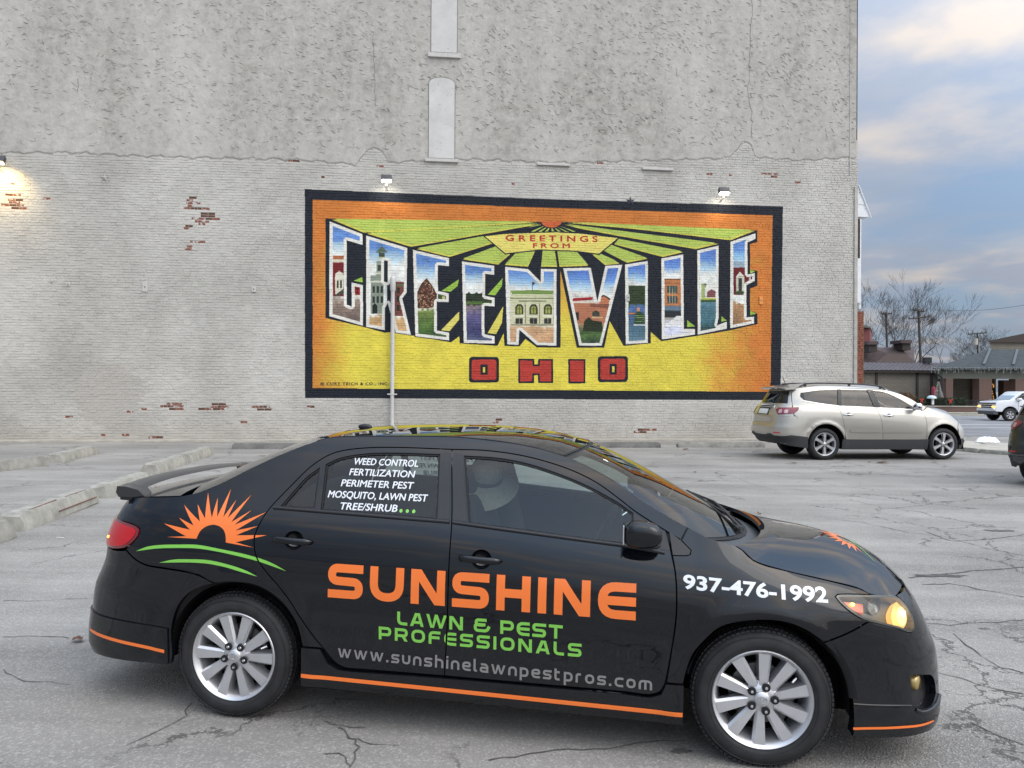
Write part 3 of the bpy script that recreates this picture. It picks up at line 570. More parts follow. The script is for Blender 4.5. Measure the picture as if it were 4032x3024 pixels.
M_REDB = mat('bare_red_brick', (.20, .070, .042), .88, noise=(9, .6), bump=(60, .5, .004))
def flaky(m, thr):
    t = m.node_tree; b = t.nodes['Principled BSDF']; src = b.inputs['Base Color'].links[0].from_socket; tc = t.nodes.new('ShaderNodeTexCoord'); ob = t.nodes.new('ShaderNodeObjectInfo'); ad = t.nodes.new('ShaderNodeVectorMath'); ad.operation = 'ADD'
    t.links.new(tc.outputs['Object'], ad.inputs[0]); t.links.new(ob.outputs['Location'], ad.inputs[1])
    nz = t.nodes.new('ShaderNodeTexNoise'); nz.inputs['Scale'].default_value = 9; nz.inputs['Detail'].default_value = 6; nz.inputs['Roughness'].default_value = .65; t.links.new(ad.outputs[0], nz.inputs['Vector'])
    mr = t.nodes.new('ShaderNodeMapRange'); mr.inputs[1].default_value = thr; mr.inputs[2].default_value = thr+.03; t.links.new(nz.outputs['Fac'], mr.inputs[0])
    mx = t.nodes.new('ShaderNodeMix'); mx.data_type = 'RGBA'; t.links.new(mr.outputs[0], mx.inputs[0]); t.links.new(src, mx.inputs[6]); mx.inputs[7].default_value = (.46, .45, .43, 1); t.links.new(mx.outputs[2], b.inputs['Base Color'])
flaky(M_REDB, .54)
M_REDC = mat('corner_red_brick', (.20, .075, .045), .88, noise=(9, .5), bump=(60, .5, .004))
M_DARKB = mat('broken_brick', (.10, .045, .03), .9, noise=(20, .5))
M_PANEL = mat('white_sheet_panel', (.50, .488, .465), .55, noise=(1.6, .12, 8), bump=(3, .12, .02))
M_SILL = mat('stone_sill', (.48, .465, .44), .7, noise=(9, .12))

bld = empty('brick_building', (0, 0, 0)); bld.matrix_world = WALLM
tag(bld, 'tall pale painted brick and stucco building behind the parked cars', 'building')
SR = 11.83     # right corner along the wall
SL = -24.0
# edge between brick below and stucco above, from the photograph
edge_px = [(0, 602), (300, 600), (490, 612), (760, 620), (1170, 628), (1400, 648), (1440, 600), (1475, 575), (1510, 598), (1525, 640), (1800, 625), (2200, 640), (2560, 632), (2870, 622), (2905, 580), (2925, 556), (2960, 572), (2975, 620), (3160, 632), (3368, 618)]
EG = [wp(*p) for p in edge_px]; EG = [(SL, EG[0][1])]+EG+[(SR, EG[-1][1])]
ex_, ez_ = [p[0] for p in EG], [p[1] for p in EG]
def edge_z(s): return float(np.interp(s, ex_, ez_))+.03*math.sin(s*9)+.02*math.sin(s*23+1)
def uvlay(o, M=None):
    me = o.data; uvl = me.uv_layers.new(name='paint'); co = np.empty(len(me.vertices)*3); me.vertices.foreach_get('co', co); co = co.reshape(-1, 3)
    if M is not None: co = co+np.array(M)
    li = np.empty(len(me.loops), int); me.loops.foreach_get('vertex_index', li); c = co[li]
    uvl.data.foreach_set('uv', np.stack([(c[:, 0]-MS0)/(MS1-MS0), (c[:, 2]-MZ0)/(MZ1-MZ0)], 1).ravel())
# joint plane, cut at the stucco edge; other faces of the building
mb = MB(); top = 15.7
mb.add([(SL, .002, -.3), (SR, .002, -.3), (SR, .002, 10.2), (SL, .002, 10.2)], [(0, 1, 2, 3)])
o = mb.build('mortar', M_WALL, bld); uvlay(o)
mb = MB(); mb.add([(SR, .05, -.3), (SR, 22, -.3), (SR, 22, top), (SR, .05, top), (SL, 22, -.3), (SL, 22, top), (SL, .05, top), (SL, .05, -.3)], [(0, 1, 2, 3), (1, 4, 5, 2), (3, 2, 5, 6), (4, 7, 6, 5)]).build('side_wall', M_WALL, bld)
# exposed / broken bricks: (x, y, half width, half height) in the photograph
spots = [(790, 800, 45, 8), (815, 845, 30, 10), (795, 865, 26, 6), (745, 800, 15, 22), (832, 855, 25, 20), (800, 880, 30, 8), (775, 868, 28, 5), (838, 803, 18, 9), (795, 825, 25, 6), (745, 895, 14, 9), (790, 952, 28, 8), (770, 972, 25, 8), (745, 982, 14, 6),
         (60, 775, 25, 12), (45, 800, 30, 8), (62, 812, 26, 8), (65, 725, 14, 6), (178, 778, 14, 6), (493, 614, 18, 7), (298, 619, 9, 5), (1285, 690, 14, 8), (1150, 634, 20, 4), (495, 1342, 10, 5), (285, 1206, 8, 5), (680, 1600, 40, 10), (650, 1602, 14, 6), (715, 1603, 20, 8), (865, 1600, 32, 12), (790, 1612, 8, 6), (822, 1612, 8, 5), (1012, 1602, 16, 6), (1045, 1608, 26, 7), (970, 1612, 9, 5), (1226, 1604, 14, 5), (2170, 1590, 18, 5), (560, 1612, 12, 5), (520, 1620, 8, 5), (275, 1638, 12, 5), (415, 1716, 12, 5), (490, 1716, 10, 5), (640, 1720, 12, 5), (600, 1718, 8, 4), (2525, 1700, 20, 8), (2560, 1693, 14, 6), (2495, 1702, 8, 5), (2080, 1690, 8, 5), (1960, 1657, 10, 8), (2372, 650, 12, 10), (2795, 684, 12, 5), (2875, 690, 9, 5), (2990, 683, 24, 5), (3045, 690, 16, 8), (3148, 718, 9, 6), (1490, 655, 12, 9), (1300, 690, 8, 6), (2015, 725, 6, 4), (1785, 1712, 8, 5), (2030, 1692, 10, 4), (960, 1660, 10, 4), (3380, 1300, 1, 1)]
SP = []
for x, y, a, b2 in spots:
    s, z = wp(x, y); k = 24.5/F_PX; SP.append((s, z, a*k, b2*k+.012))
PITCHZ = .0795; BL = .207; BH = PITCHZ-.011; GAP = .010
white = MB(); reds = []; darks = []; near = []
quad_m = QO
nrows = int(10.3/PITCHZ); rb = random.Random(5)
sills_skip = []
bricks_v = []
for r in range(nrows):
    z0 = -.02+r*PITCHZ; header = (r % 7 == 6); L = BL*.5 if header else BL
    s = SL+(0 if r % 2 else (BL+GAP)/2)+rb.uniform(-.01, .01)
    wav = .006*math.sin(r*.9)
    while s < SR-.05:
        l = L+rb.uniform(-.012, .012); s1 = min(s+l, SR); cs = (s+s1)/2; cz = z0+BH/2+.006*math.sin(cs*1.7+r)
        if cz+BH/2 < edge_z(cs):
            hitp = None
            for (a, b2, ha, hb) in SP:
                if abs(cs-a) < max(ha, .06) and abs(cz-b2) < max(hb-.01, .045): hitp = 1; break
            if hitp and rb.random() < .85: (reds if rb.random() < .68 else darks).append((s, s1, cz))
            else: bricks_v.append((s, s1, cz))
        s = s1+GAP
def brick_geo(mbx, s, s1, cz, d, jit=.0015, ofs=(0, 0, 0)):
    hb = BH/2; e = .006
    j = lambda: rb.uniform(-jit, jit)
    f = [(s+e+j(), -d+j(), cz-hb+e+j()), (s1-e+j(), -d+j(), cz-hb+e+j()), (s1-e+j(), -d+j(), cz+hb-e+j()), (s+e+j(), -d+j(), cz+hb-e+j())]
    g = [(s-.001, .0015, cz-hb), (s1+.001, .0015, cz-hb), (s1+.001, .0015, cz+hb), (s-.001, .0015, cz+hb)]
    vs = [(x-ofs[0], y-ofs[1], z-ofs[2]) for x, y, z in f+g]
    mbx.add(vs, [(0, 1, 2, 3), (0, 4, 5, 1), (1, 5, 6, 2), (2, 6, 7, 3), (3, 7, 4, 0)])
# each bare brick is a part; the nearest whole ones too, until 300; the rest are joined
def single(s, s1, cz, d, m_, label=None):
    b1 = MB(); ofs = ((s+s1)/2, 0, cz); brick_geo(b1, s, s1, cz, d, .002, ofs); o = b1.build('brick', m_, bld); o.location = ofs; uvlay(o, ofs)
    if label: o['label'] = label
    return o
for q in reds: single(*q, .004, M_REDB, 'bare red brick')
for q in darks: single(*q, .001, M_DARKB, 'broken dark brick')
left = max(0, 300-len(reds)-len(darks))
vis = sorted([q for q in bricks_v if -15.3 < q[0] < -7.5 and .1 < q[2] < 8.2], key=lambda q: (q[0]+12.5)**2+(q[2]-1.4)**2)[:left]
vset = set(vis)
for q in vis: single(*q, .0078+rb.uniform(-.004, .004), M_WALL)
mur = MB()
xs_l, xs_r = QO[0][0]-.1, QO[2][0]+.12
for q in bricks_v:
    if q in vset: continue
    cs = (q[0]+q[1])/2; zt = np.interp(cs, [QO[0][0], QO[2][0]], [QO[0][1], QO[2][1]])+.04
    inm = xs_l < cs < xs_r and QO[4][1]-.06 < q[2] < zt
    brick_geo(mur if inm else white, *q, .0078+rb.uniform(-.005, .005))
o = white.build('brick_courses', M_WALL, bld); uvlay(o); tag(o, kind='stuff')
mural = empty('mural'); mural.matrix_world = WALLM
tag(mural, 'large painted postcard mural GREENVILLE OHIO with black border and orange to yellow ground', 'mural')
o = mur.build('painted_bricks', M_WALL, mural); uvlay(o); tag(o, kind='stuff')

# stucco above: a skin 15 mm proud, with trowel ridges
ms = bpy.data.materials.new('stucco'); ms.use_nodes = True; t = ms.node_tree; b = t.nodes['Principled BSDF']; b.inputs['Roughness'].default_value = .85; b.inputs['Specular IOR Level'].default_value = .25
tcn = t.nodes.new('ShaderNodeTexCoord')
def nn_(sc, det, ro=.6, st=(1, 1, 1)):
    mpn = t.nodes.new('ShaderNodeMapping'); mpn.inputs['Scale'].default_value = st; t.links.new(tcn.outputs['Object'], mpn.inputs[0])
    q = t.nodes.new('ShaderNodeTexNoise'); q.inputs['Scale'].default_value = sc; q.inputs['Detail'].default_value = det; q.inputs['Roughness'].default_value = ro; t.links.new(mpn.outputs[0], q.inputs['Vector']); return q
big = nn_(.32, 8, .62, (1.7, 1, .45)); mid = nn_(3.5, 8, .72); 
mm = t.nodes.new('ShaderNodeMath'); mm.operation = 'MULTIPLY_ADD'; mm.inputs[1].default_value = .55; t.links.new(mid.outputs['Fac'], mm.inputs[0])
m2 = t.nodes.new('ShaderNodeMath'); m2.operation = 'MULTIPLY'; m2.inputs[1].default_value = .5; t.links.new(big.outputs['Fac'], m2.inputs[0]); t.links.new(m2.outputs[0], mm.inputs[2])
rp = t.nodes.new('ShaderNodeValToRGB'); rp.color_ramp.elements[0].position = .40; rp.color_ramp.elements[0].color = (.285, .271, .243, 1); rp.color_ramp.elements[1].position = .64; rp.color_ramp.elements[1].color = (.475, .455, .418, 1)
e = rp.color_ramp.elements.new(.50); e.color = (.385, .368, .336, 1)
t.links.new(mm.outputs[0], rp.inputs[0]); t.links.new(rp.outputs[0], b.inputs['Base Color'])
bn = nn_(5.5, 7, .7); bp = t.nodes.new('ShaderNodeBump'); bp.inputs['Strength'].default_value = .6; bp.inputs['Distance'].default_value = .04; t.links.new(bn.outputs['Fac'], bp.inputs['Height']); t.links.new(bp.outputs[0], b.inputs['Normal'])
st = MB(); xs = np.arange(SL, SR+.001, .12); vs = []
for x in xs: vs += [(x, .0, edge_z(x)-.01), (x, -.016, edge_z(x)+.03), (x, -.018, top)]
k = len(xs); st.add(vs, [(3*i+j, 3*(i+1)+j, 3*(i+1)+j+1, 3*i+j+1) for i in range(k-1) for j in (0, 1)])
st.build('stucco_coat', ms, bld)
rd = MB(); rr_ = random.Random(9)
for _ in range(9500):
    s = rr_.uniform(-16.5, SR-.1); z = rr_.uniform(8.6, 15.6)
    if z < edge_z(s)+.25: continue
    dens = .55+.45*math.sin(s*.9+z*.5)*math.cos(z*1.3-s*.4)
    if rr_.random() > .2+dens*.6 or (z < 10 and rr_.random() < .5): continue
    ln = rr_.uniform(.06, .2); a = rr_.gauss(-.25, .5); c_ = rr_.uniform(-.5, .5); n_ = 4; hgt = rr_.uniform(.006, .020); base = len(rd.v); vs = []
    for i in range(n_):
        u = i/(n_-1)-.5; x = s+u*ln*math.cos(a)-c_*(u*u)*ln*math.sin(a)*1.6; zz = z+u*ln*math.sin(a)+c_*(u*u)*ln*1.6; hh_ = hgt*(1-(2*u)**2*.8)
        vs += [(x, -.0175, zz+.006), (x, -.018-hh_, zz-.002), (x, -.0175, zz-.012)]
    rd.add(vs, [(3*i+j, 3*i+j+1, 3*(i+1)+j+1, 3*(i+1)+j) for i in range(n_-1) for j in (0, 1)])
tag(rd.build('trowel_ridges', ms, bld), kind='stuff')
def crackpoly(pts, wd, name, parent, y, m_):
    q = MB(); vs = []
    for i, (s, z) in enumerate(pts):
        a = np.array(pts[max(0, i-1)]); b2 = np.array(pts[min(len(pts)-1, i+1)]); d = b2-a; d = d/(np.linalg.norm(d)+1e-9); nx_ = np.array([-d[1], d[0]])*wd*rr_.uniform(.5, 1.3)
        vs += [(s+nx_[0], y, z+nx_[1]), (s-nx_[0], y, z-nx_[1])]
    q.add(vs, [(2*i, 2*i+1, 2*i+3, 2*i+2) for i in range(len(pts)-1)]); return q.build(name, m_, parent)
M_DK = mat('dark_gap', (.035, .033, .03), .95)
def jag(pts, st_=.12, am=.03):
    out = []
    for a, b2 in zip(pts[:-1], pts[1:]):
        n_ = max(1, int(math.dist(a, b2)/st_))
        for i in range(n_): u = i/n_; out.append((a[0]+(b2[0]-a[0])*u+rr_.uniform(-am, am), a[1]+(b2[1]-a[1])*u+rr_.uniform(-am, am)))
    return out+[pts[-1]]
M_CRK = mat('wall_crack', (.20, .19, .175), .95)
crackpoly(jag([wp(2952, -300), wp(2960, 60), wp(2950, 220), wp(2945, 380), wp(2958, 440), wp(2960, 545)]), .010, 'crack', bld, -.021, M_CRK)
crackpoly(jag([wp(1470, 130), wp(1475, 330), wp(1478, 420)]), .008, 'crack', bld, -.021, M_CRK)
crackpoly(jag([wp(308, 310), wp(312, 340), wp(306, 365)]), .010, 'crack', bld, -.021, M_CRK)
# thin dark strip laid in as shade where the stucco stops
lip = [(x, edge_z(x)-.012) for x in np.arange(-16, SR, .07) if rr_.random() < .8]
crackpoly(lip, .0055, 'stucco_edge_shade', bld, -.012, M_CRK)
# vertical casing strips at the corner
MB().box(SR-.32, SR-.28, -.03, 0, 9, top).build('corner_joint', ms, bld)
# blocked windows: frame, sheet, sill
def blocked(px0, px1, pt, pb, arch, sillx0, sillx1, sy0, sy1):
    g = empty('blocked_window'); g.parent = bld
    s0, z0 = wp(px0, pb); s1, _ = wp(px1, pb); z1 = wp(px0, pt)[1]
    if arch:
        poly = [(s0, z0), (s1, z0), (s1, z1-.12)]+[(s0+(s1-s0)*(.5+.5*math.cos(R(a))), z1-.12+.2*math.sin(R(a))) for a in range(15, 166, 10)]+[(s0, z1-.12)]
    else: poly = [(s0, z0), (s1, z0), (s1, z1), (s0, z1)]
    q = MB(); q.prism(poly, -.028, .03); q.build('sheet_panel', M_PANEL, g)
    q = MB()
    for i in range(len(poly)):
        a, b2 = poly[i], poly[(i+1) % len(poly)]; q.tube([(a[0], -.02, a[1]), (b2[0], -.02, b2[1])], .014, 5)
    q.build('frame', M_CRK, g)
    a, c1_ = wp(sillx0, sy0); b3, _ = wp(sillx1, sy0); c2_ = wp(sillx0, sy1)[1]
    MB().box(a, b3, -.10, .02, c2_, c1_, .01).build('sill', M_SILL, g)
    return g
blocked(1697, 1800, -260, 205, False, 1685, 1813, 209, 226)['label'] = 'upper blocked window cut by the top of the view'
blocked(1687, 1790, 312, 622, True, 1673, 1805, 625, 637)['label'] = 'arched blocked window above the mural'
for x0, x1, y0, y1 in ((2114, 2243, 642, 656), (2528, 2648, 660, 674)):
    a, c_ = wp(x0, y0); b2, d = wp(x1, y1); MB().box(a, b2, -.09, .02, d, c_, .008).build('sill', M_SILL, bld)
# star-shaped wall anchors and small junction boxes
def star(px, py, r, m_):
    s, z = wp(px, py); q = MB(); vs = [(s, -.06, z)]+[(s+(r if i % 2 == 0 else r*.38)*math.sin(R(36*i)), -.012, z+(r if i % 2 == 0 else r*.38)*math.cos(R(36*i))) for i in range(10)]
    q.add(vs, [(0, 1+i, 1+(i+1) % 10) for i in range(10)]); return q.build('anchor_star', m_, bld)
star(413, 701, .14, M_WALL); star(2482, 792, .16, mat('dark_star', (.05, .055, .07), .6)); star(205, 1110, .05, M_SILL)
for x, y, a, b2, c_ in ((572, 1130, 9, 18, 0), (1000, 1139, 8, 11, 0), (270, 1120, 6, 6, 0), (2473, 1172, 5, 14, 0), (2995, 1183, 7, 16, 1)):
    s, z = wp(x, y); k = 24.5/F_PX; q = empty('junction_box', (s, -.01, z)); q.parent = bld
    MB().box(-a*k, a*k, -.03, .012, -b2*k, b2*k, .006).build('box_cover', [M_SILL, mat('orange_box', lin(214, 140, 66)[:3], .6)][c_], q)
    MB().lathe([(.001, -.045), (.022, -.04), (.026, -.028)], 10).build('socket', M_CRK, q)
for px, py in ((1470, 1180), (1480, 655)): pass
for x, y in ((262, 1378), (445, 1530)): pass

# white pipe up the wall with a wider capped top
pipe = empty('vent_pipe'); pipe.matrix_world = WALLM; tag(pipe, 'tall white vertical pipe standing against the mural left of centre', 'pipe')
M_PIPE = mat('white_pvc', (.50, .49, .48), .45, noise=(2, .10))
s, zt = wp(1548, 1090); zm = wp(1548, 1145)[1]
MB().tube([(s, -.16, -.02), (s, -.16, zm)], .062, 20).build('shaft', M_PIPE, pipe, 40)
MB().lathe([(.001, zt), (.05, zt-.01), (.082, zt-.05), (.088, zt-.10), (.088, zm+.02), (.07, zm-.03)], 20, Matrix.Translation((s, -.16, 0)), 'z').build('cap', M_PIPE, pipe, 40)
for y in (1195, 1350, 1430):
    z = wp(1548, y)[1]; MB().lathe([(.062, -.02), (.068, -.018), (.068, .018), (.062, .02)], 20, Matrix.Translation((s, -.16, z)), 'z').build('coupling', M_PIPE, pipe, 40)
z = wp(1548, 1552)[1]; MB().box(s-.15, s+.15, -.235, -.222, z-.02, z+.02, .004).build('bracket', M_PIPE, pipe)
MB().box(s-.15, s-.13, -.22, 0, z-.02, z+.02).box(s+.13, s+.15, -.22, 0, z-.02, z+.02).build('bracket_arm', M_PIPE, pipe)

# flood lights
M_LH = mat('flood_housing', (.05, .05, .055), .5); 
def flood(px, py, w_, h_, label, col, watt, big=False):
    s, z = wp(px, py); g = empty('flood_light'); g.matrix_world = WALLM @ Matrix.Translation((s, -.38, z)); tag(g, label, 'flood light', 'flood lights on the wall')
    T = Matrix.Rotation(R(-18), 4, 'X')
    MB().box(-w_/2, w_/2, -.07, .07, -.02, h_*.62, .015, M=T).build('housing', M_LH, g, 30)
    q = MB()
    for i in range(7): x = -w_/2+.03+(w_-.06)*i/6; q.box(x-.004, x+.004, -.06, .06, h_*.6, h_*.72, M=T)
    q.build('cooling_fins', M_LH, g)
    MB().box(-w_*.44, w_*.44, -.075, .06, -.045, -.021, .004, M=T).build('lamp_face', mat('flood_glow_'+('warm' if col[2] < .8 else 'cool'), (1, 1, 1), .3, emit=(*col, 1), emit_s=14), g)
    MB().tube([(0, 0, -.06), (0, .10, -.16), (0, .36, -.22)], .02, 8).build('arm', M_SILL, g)
    MB().lathe([(.001, -.02), (.03, -.018), (.034, .0), (.03, .02), (.001, .022)], 12, Matrix.Translation((0, .03, -.14)) @ Matrix.Rotation(R(90), 4, 'X')).build('sensor_knob', mat('sensor', (.6, .55, .35), .4), g, 40)
    ld = bpy.data.lights.new('flood_lamp', 'SPOT'); ld.energy = watt; ld.color = col; ld.spot_size = R(130); ld.spot_blend = .8; ld.shadow_soft_size = .12
    lo = bpy.data.objects.new('flood_lamp', ld); COL.objects.link(lo); lo.parent = g; lo.location = (0, -.12, -.10); lo.rotation_euler = (R(38), 0, 0)
    return g
flood(14, 652, .44, .30, 'large flood light at the left edge casting a warm pool on the wall', (1, .72, .28), 140)
flood(1524, 722, .33, .26, 'lit flood light over the left end of the mural above the white pipe', (1, .97, .86), 22)
flood(2834, 770, .35, .27, 'lit flood light over the right end of the mural', (1, .95, .80), 22)

# right-hand corner: raw brick edge, timber trim and little slatted hood of the shop front
cor = empty('corner_brickwork'); cor.matrix_world = WALLM; cor.parent = None; tag(cor, 'bare red brick end of the facade at the right corner of the painted wall', 'brickwork')
z_top = wp(3370, 1228)[1]; rows = int((z_top+.1)/PITCHZ)
MB().box(SR-.02, SR+.24, .06, .5, -.2, z_top+.02).build('core', M_DARKB, cor)
for r in range(rows):
    z = r*PITCHZ; a = SR-.02+(.0 if r % 2 else .0)
    parts = [(SR-.015, SR+.10), (SR+.11, SR+.255)] if r % 2 else [(SR-.015, SR+.19), (SR+.20, SR+.255)]
    for (p0, p1) in parts:
        MB().box(p0+rb.uniform(-.006, .006), p1+rb.uniform(-.004, .008), .03+rb.uniform(-.006, .006), .14, z, z+BH, .003).build('brick', M_REDC, cor)
MB().box(SR-.14, SR-.02, -.05, .2, 0, wp(3370, 735)[1], .01).build('pilaster', ms, bld)
hood = empty('slatted_hood'); hood.matrix_world = WALLM @ Matrix.Translation((SR+.02, .1, 0)); tag(hood, 'white slatted gable hood on the shop front at the right corner', 'hood')
M_TR = mat('white_trim', (.66, .67, .69), .5, noise=(3, .06)); M_BR = mat('brown_void', (.055, .035, .028), .9)
zA, zB, zC, zD, zE = [wp(3370, y)[1] for y in (728, 850, 858, 1015, 1190)]
n_ = 5
for i in range(n_):
    a0 = zA-(zA-zB)*i/n_; a1 = zA-(zA-zB)*(i+1)/n_-.012; w0 = .06+.40*i/n_; w1 = .06+.40*(i+1)/n_
    q = MB(); q.prism([(0, a1+.012), (w1, a1+.012), (w0, a0-.004), (0, a0-.004)], 0+.012*(i % 2), .5); q.build('slat', M_TR, hood)
q = MB(); q.tube([(.05, -.02, zA+.03), (.51, -.02, zB-.02)], .022, 6); q.build('rake_board', M_TR, hood)
MB().box(.0, .13, .02, .5, zD, zC).build('dark_opening', M_BR, hood)
MB().box(.13, .17, 0, .5, zE, zC).box(.0, .13, .0, .5, zE, zD, .004).build('post_cladding', M_TR, hood)
lt = empty('porch_lamp'); lt.matrix_world = WALLM @ Matrix.Translation((SR+.12, .1, wp(3370, 1205)[1])); tag(lt, 'small glass jar lamp under the white trim at the corner', 'lamp')
MB().lathe([(.001, .08), (.05, .075), (.06, .05), (.055, -.1), (.03, -.12), (.001, -.12)], 14, axis='z').build('jar', mat('frosted_jar', (.55, .58, .58), .2), lt, 40)
MB().lathe([(.001, .12), (.065, .11), (.07, .08), (.001, .08)], 14, axis='z').build('cap', M_SILL, lt, 40)
# ------------------------------------------------------------------ ground
def asphalt(name, c0, c1, cracks=True, streak=False):
    m = bpy.data.materials.new(name); m.use_nodes = True; t = m.node_tree; b = t.nodes['Principled BSDF']; L = t.links.new
    def n(k, **a):
        q = t.nodes.new(k)
        for x, y in a.items(): setattr(q, x, y)
        return q
    tc = n('ShaderNodeTexCoord')
    def noise(sc, det, ro=.6, vec=None, st=None):
        q = n('ShaderNodeTexNoise'); q.inputs['Scale'].default_value = sc; q.inputs['Detail'].default_value = det; q.inputs['Roughness'].default_value = ro
        if st:
            mp_ = n('ShaderNodeMapping'); mp_.inputs['Scale'].default_value = st; mp_.inputs['Rotation'].default_value = (0, 0, R(7)); L(tc.outputs['Object'], mp_.inputs[0]); L(mp_.outputs[0], q.inputs[0])
        else: L(vec or tc.outputs['Object'], q.inputs[0])
        return q
    big = noise(.45, 8, .62); st = noise(.8, 7, .65, st=(.22, 1.9, 1)); grit = noise(120, 3, .7); spk = n('ShaderNodeTexVoronoi'); spk.inputs['Scale'].default_value = 95; L(tc.outputs['Object'], spk.inputs[0])
    a = n('ShaderNodeMath', operation='MULTIPLY_ADD'); a.inputs[1].default_value = .5; L(big.outputs['Fac'], a.inputs[0]); a2 = n('ShaderNodeMath', operation='MULTIPLY'); a2.inputs[1].default_value = .5; L(st.outputs['Fac'], a2.inputs[0]); L(a2.outputs[0], a.inputs[2])
    rp = n('ShaderNodeValToRGB'); rp.color_ramp.elements[0].position = .40; rp.color_ramp.elements[0].color = (*c0, 1); rp.color_ramp.elements[1].position = .62; rp.color_ramp.elements[1].color = (*c1, 1); L(a.outputs[0], rp.inputs[0])
    gr = n('ShaderNodeMapRange'); gr.inputs[1].default_value = .3; gr.inputs[2].default_value = .7; gr.inputs[3].default_value = .80; gr.inputs[4].default_value = 1.20; L(grit.outputs['Fac'], gr.inputs[0])
    m1 = n('ShaderNodeMix', data_type='RGBA', blend_type='MULTIPLY'); m1.inputs[0].default_value = 1; L(rp.outputs[0], m1.inputs[6]); L(gr.outputs[0], m1.inputs[7])
    # pale stone chips
    sc = n('ShaderNodeMapRange'); sc.inputs[1].default_value = .62; sc.inputs[2].default_value = .8; sc.inputs[3].default_value = 0; sc.inputs[4].default_value = .28; L(spk.outputs['Color'], sc.inputs[0])
    m2 = n('ShaderNodeMix', data_type='RGBA'); L(sc.outputs[0], m2.inputs[0]); L(m1.outputs[2], m2.inputs[6]); m2.inputs[7].default_value = (min(1, c1[0]*1.8), min(1, c1[1]*1.8), min(1, c1[2]*1.8), 1)
    out = m2
    bumpv = n('ShaderNodeMath', operation='MULTIPLY_ADD'); bumpv.inputs[1].default_value = .5; L(grit.outputs['Fac'], bumpv.inputs[0]); L(spk.outputs['Distance'], bumpv.inputs[2]); height = bumpv
    if cracks:
        # fine craze lines: cell borders, bent by noise and broken by a mask
        wn = noise(1.7, 6, .7); wv = n('ShaderNodeVectorMath', operation='SCALE'); wv.inputs['Scale'].default_value = .85; L(wn.outputs['Color'], wv.inputs[0])
        ad = n('ShaderNodeVectorMath', operation='ADD'); L(tc.outputs['Object'], ad.inputs[0]); L(wv.outputs[0], ad.inputs[1])
        last = out; hh = height
        for scv, wd, mk, dark in ((.62, .008, .45, .75), (1.5, .006, .54, .5)):
            vo = n('ShaderNodeTexVoronoi', feature='DISTANCE_TO_EDGE'); vo.inputs['Scale'].default_value = scv; L(ad.outputs[0], vo.inputs[0])
            mk_n = noise(.5+scv*.1, 3, .5, st=(1, 1, 1.3+scv)); r = n('ShaderNodeMapRange'); r.inputs[1].default_value = mk; r.inputs[2].default_value = mk+.08; L(mk_n.outputs['Fac'], r.inputs[0])
            wv2 = n('ShaderNodeMath', operation='MULTIPLY'); wv2.inputs[1].default_value = wd*2; L(grit.outputs['Fac'], wv2.inputs[0])
            e_ = n('ShaderNodeMath', operation='LESS_THAN'); L(vo.outputs[0], e_.inputs[0]); L(wv2.outputs[0], e_.inputs[1])
            k = n('ShaderNodeMath', operation='MULTIPLY'); L(e_.outputs[0], k.inputs[0]); L(r.outputs[0], k.inputs[1])
            kk = n('ShaderNodeMath', operation='MULTIPLY'); kk.inputs[1].default_value = dark; L(k.outputs[0], kk.inputs[0])
            m3 = n('ShaderNodeMix', data_type='RGBA'); L(kk.outputs[0], m3.inputs[0]); L(last.outputs[2], m3.inputs[6]); m3.inputs[7].default_value = (.06, .056, .05, 1); last = m3
            h2 = n('ShaderNodeMath', operation='SUBTRACT'); L(hh.outputs[0], h2.inputs[0]); L(k.outputs[0], h2.inputs[1]); hh = h2
        out = last; height = hh
    L(out.outputs[2], b.inputs['Base Color']); b.inputs['Roughness'].default_value = .88; b.inputs['Specular IOR Level'].default_value = .3
    bp = n('ShaderNodeBump'); bp.inputs['Strength'].default_value = .7; bp.inputs['Distance'].default_value = .006; L(height.outputs[0], bp.inputs['Height']); L(bp.outputs[0], b.inputs['Normal'])
    return m
M_ASP = asphalt('old_asphalt', (.190, .182, .168), (.315, .302, .278))
M_ROAD = asphalt('road_asphalt', (.15, .152, .158), (.24, .245, .255), cracks=False)
M_CONC = mat('old_concrete', (.38, .355, .305), .9, noise=(2.2, .28, 9), bump=(30, .6, .008))
M_CONC2 = mat('weathered_concrete', (.33, .32, .285), .92, noise=(5, .42, 9), bump=(26, .9, .02))
def gcoord(lo, hi, near, st): 
    v = [lo]
    return v
xs = sorted(set([-400, -200, -100, -60, -40]+[round(-30+i*1.0, 3) for i in range(61)]+[40, 60, 100, 200, 400])); 
xs = sorted(set(xs+[round(-6+i*.5, 3) for i in range(25)]))
ys = sorted(set([-60, -30, -12]+[round(-6+i*.75, 3) for i in range(31)]+[18, 19, 20, 22, 24, 27, 30, 33]+[34+i*1.5 for i in range(9)]+[50, 60, 80, 120, 200, 400, 900]))
g = MB(); vs = [(x, y, gz(x, y)) for y in ys for x in xs]; nx_ = len(xs)
g.add(vs, [(j*nx_+i, j*nx_+i+1, (j+1)*nx_+i+1, (j+1)*nx_+i) for j in range(len(ys)-1) for i in range(nx_-1)])
tag(g.build('parking_lot_ground', M_ASP, smooth=180), kind='structure')
# concrete apron at the foot of the wall, a low step
ap = MB(); u0, u1 = -24, 11.9
ap.prism([(u0, -.1), (u1, -.1), (u1, .045), (u0, .045)], -.62, .0); ap.xf(WALLM); tag(ap.build('concrete_apron', M_CONC), kind='structure')
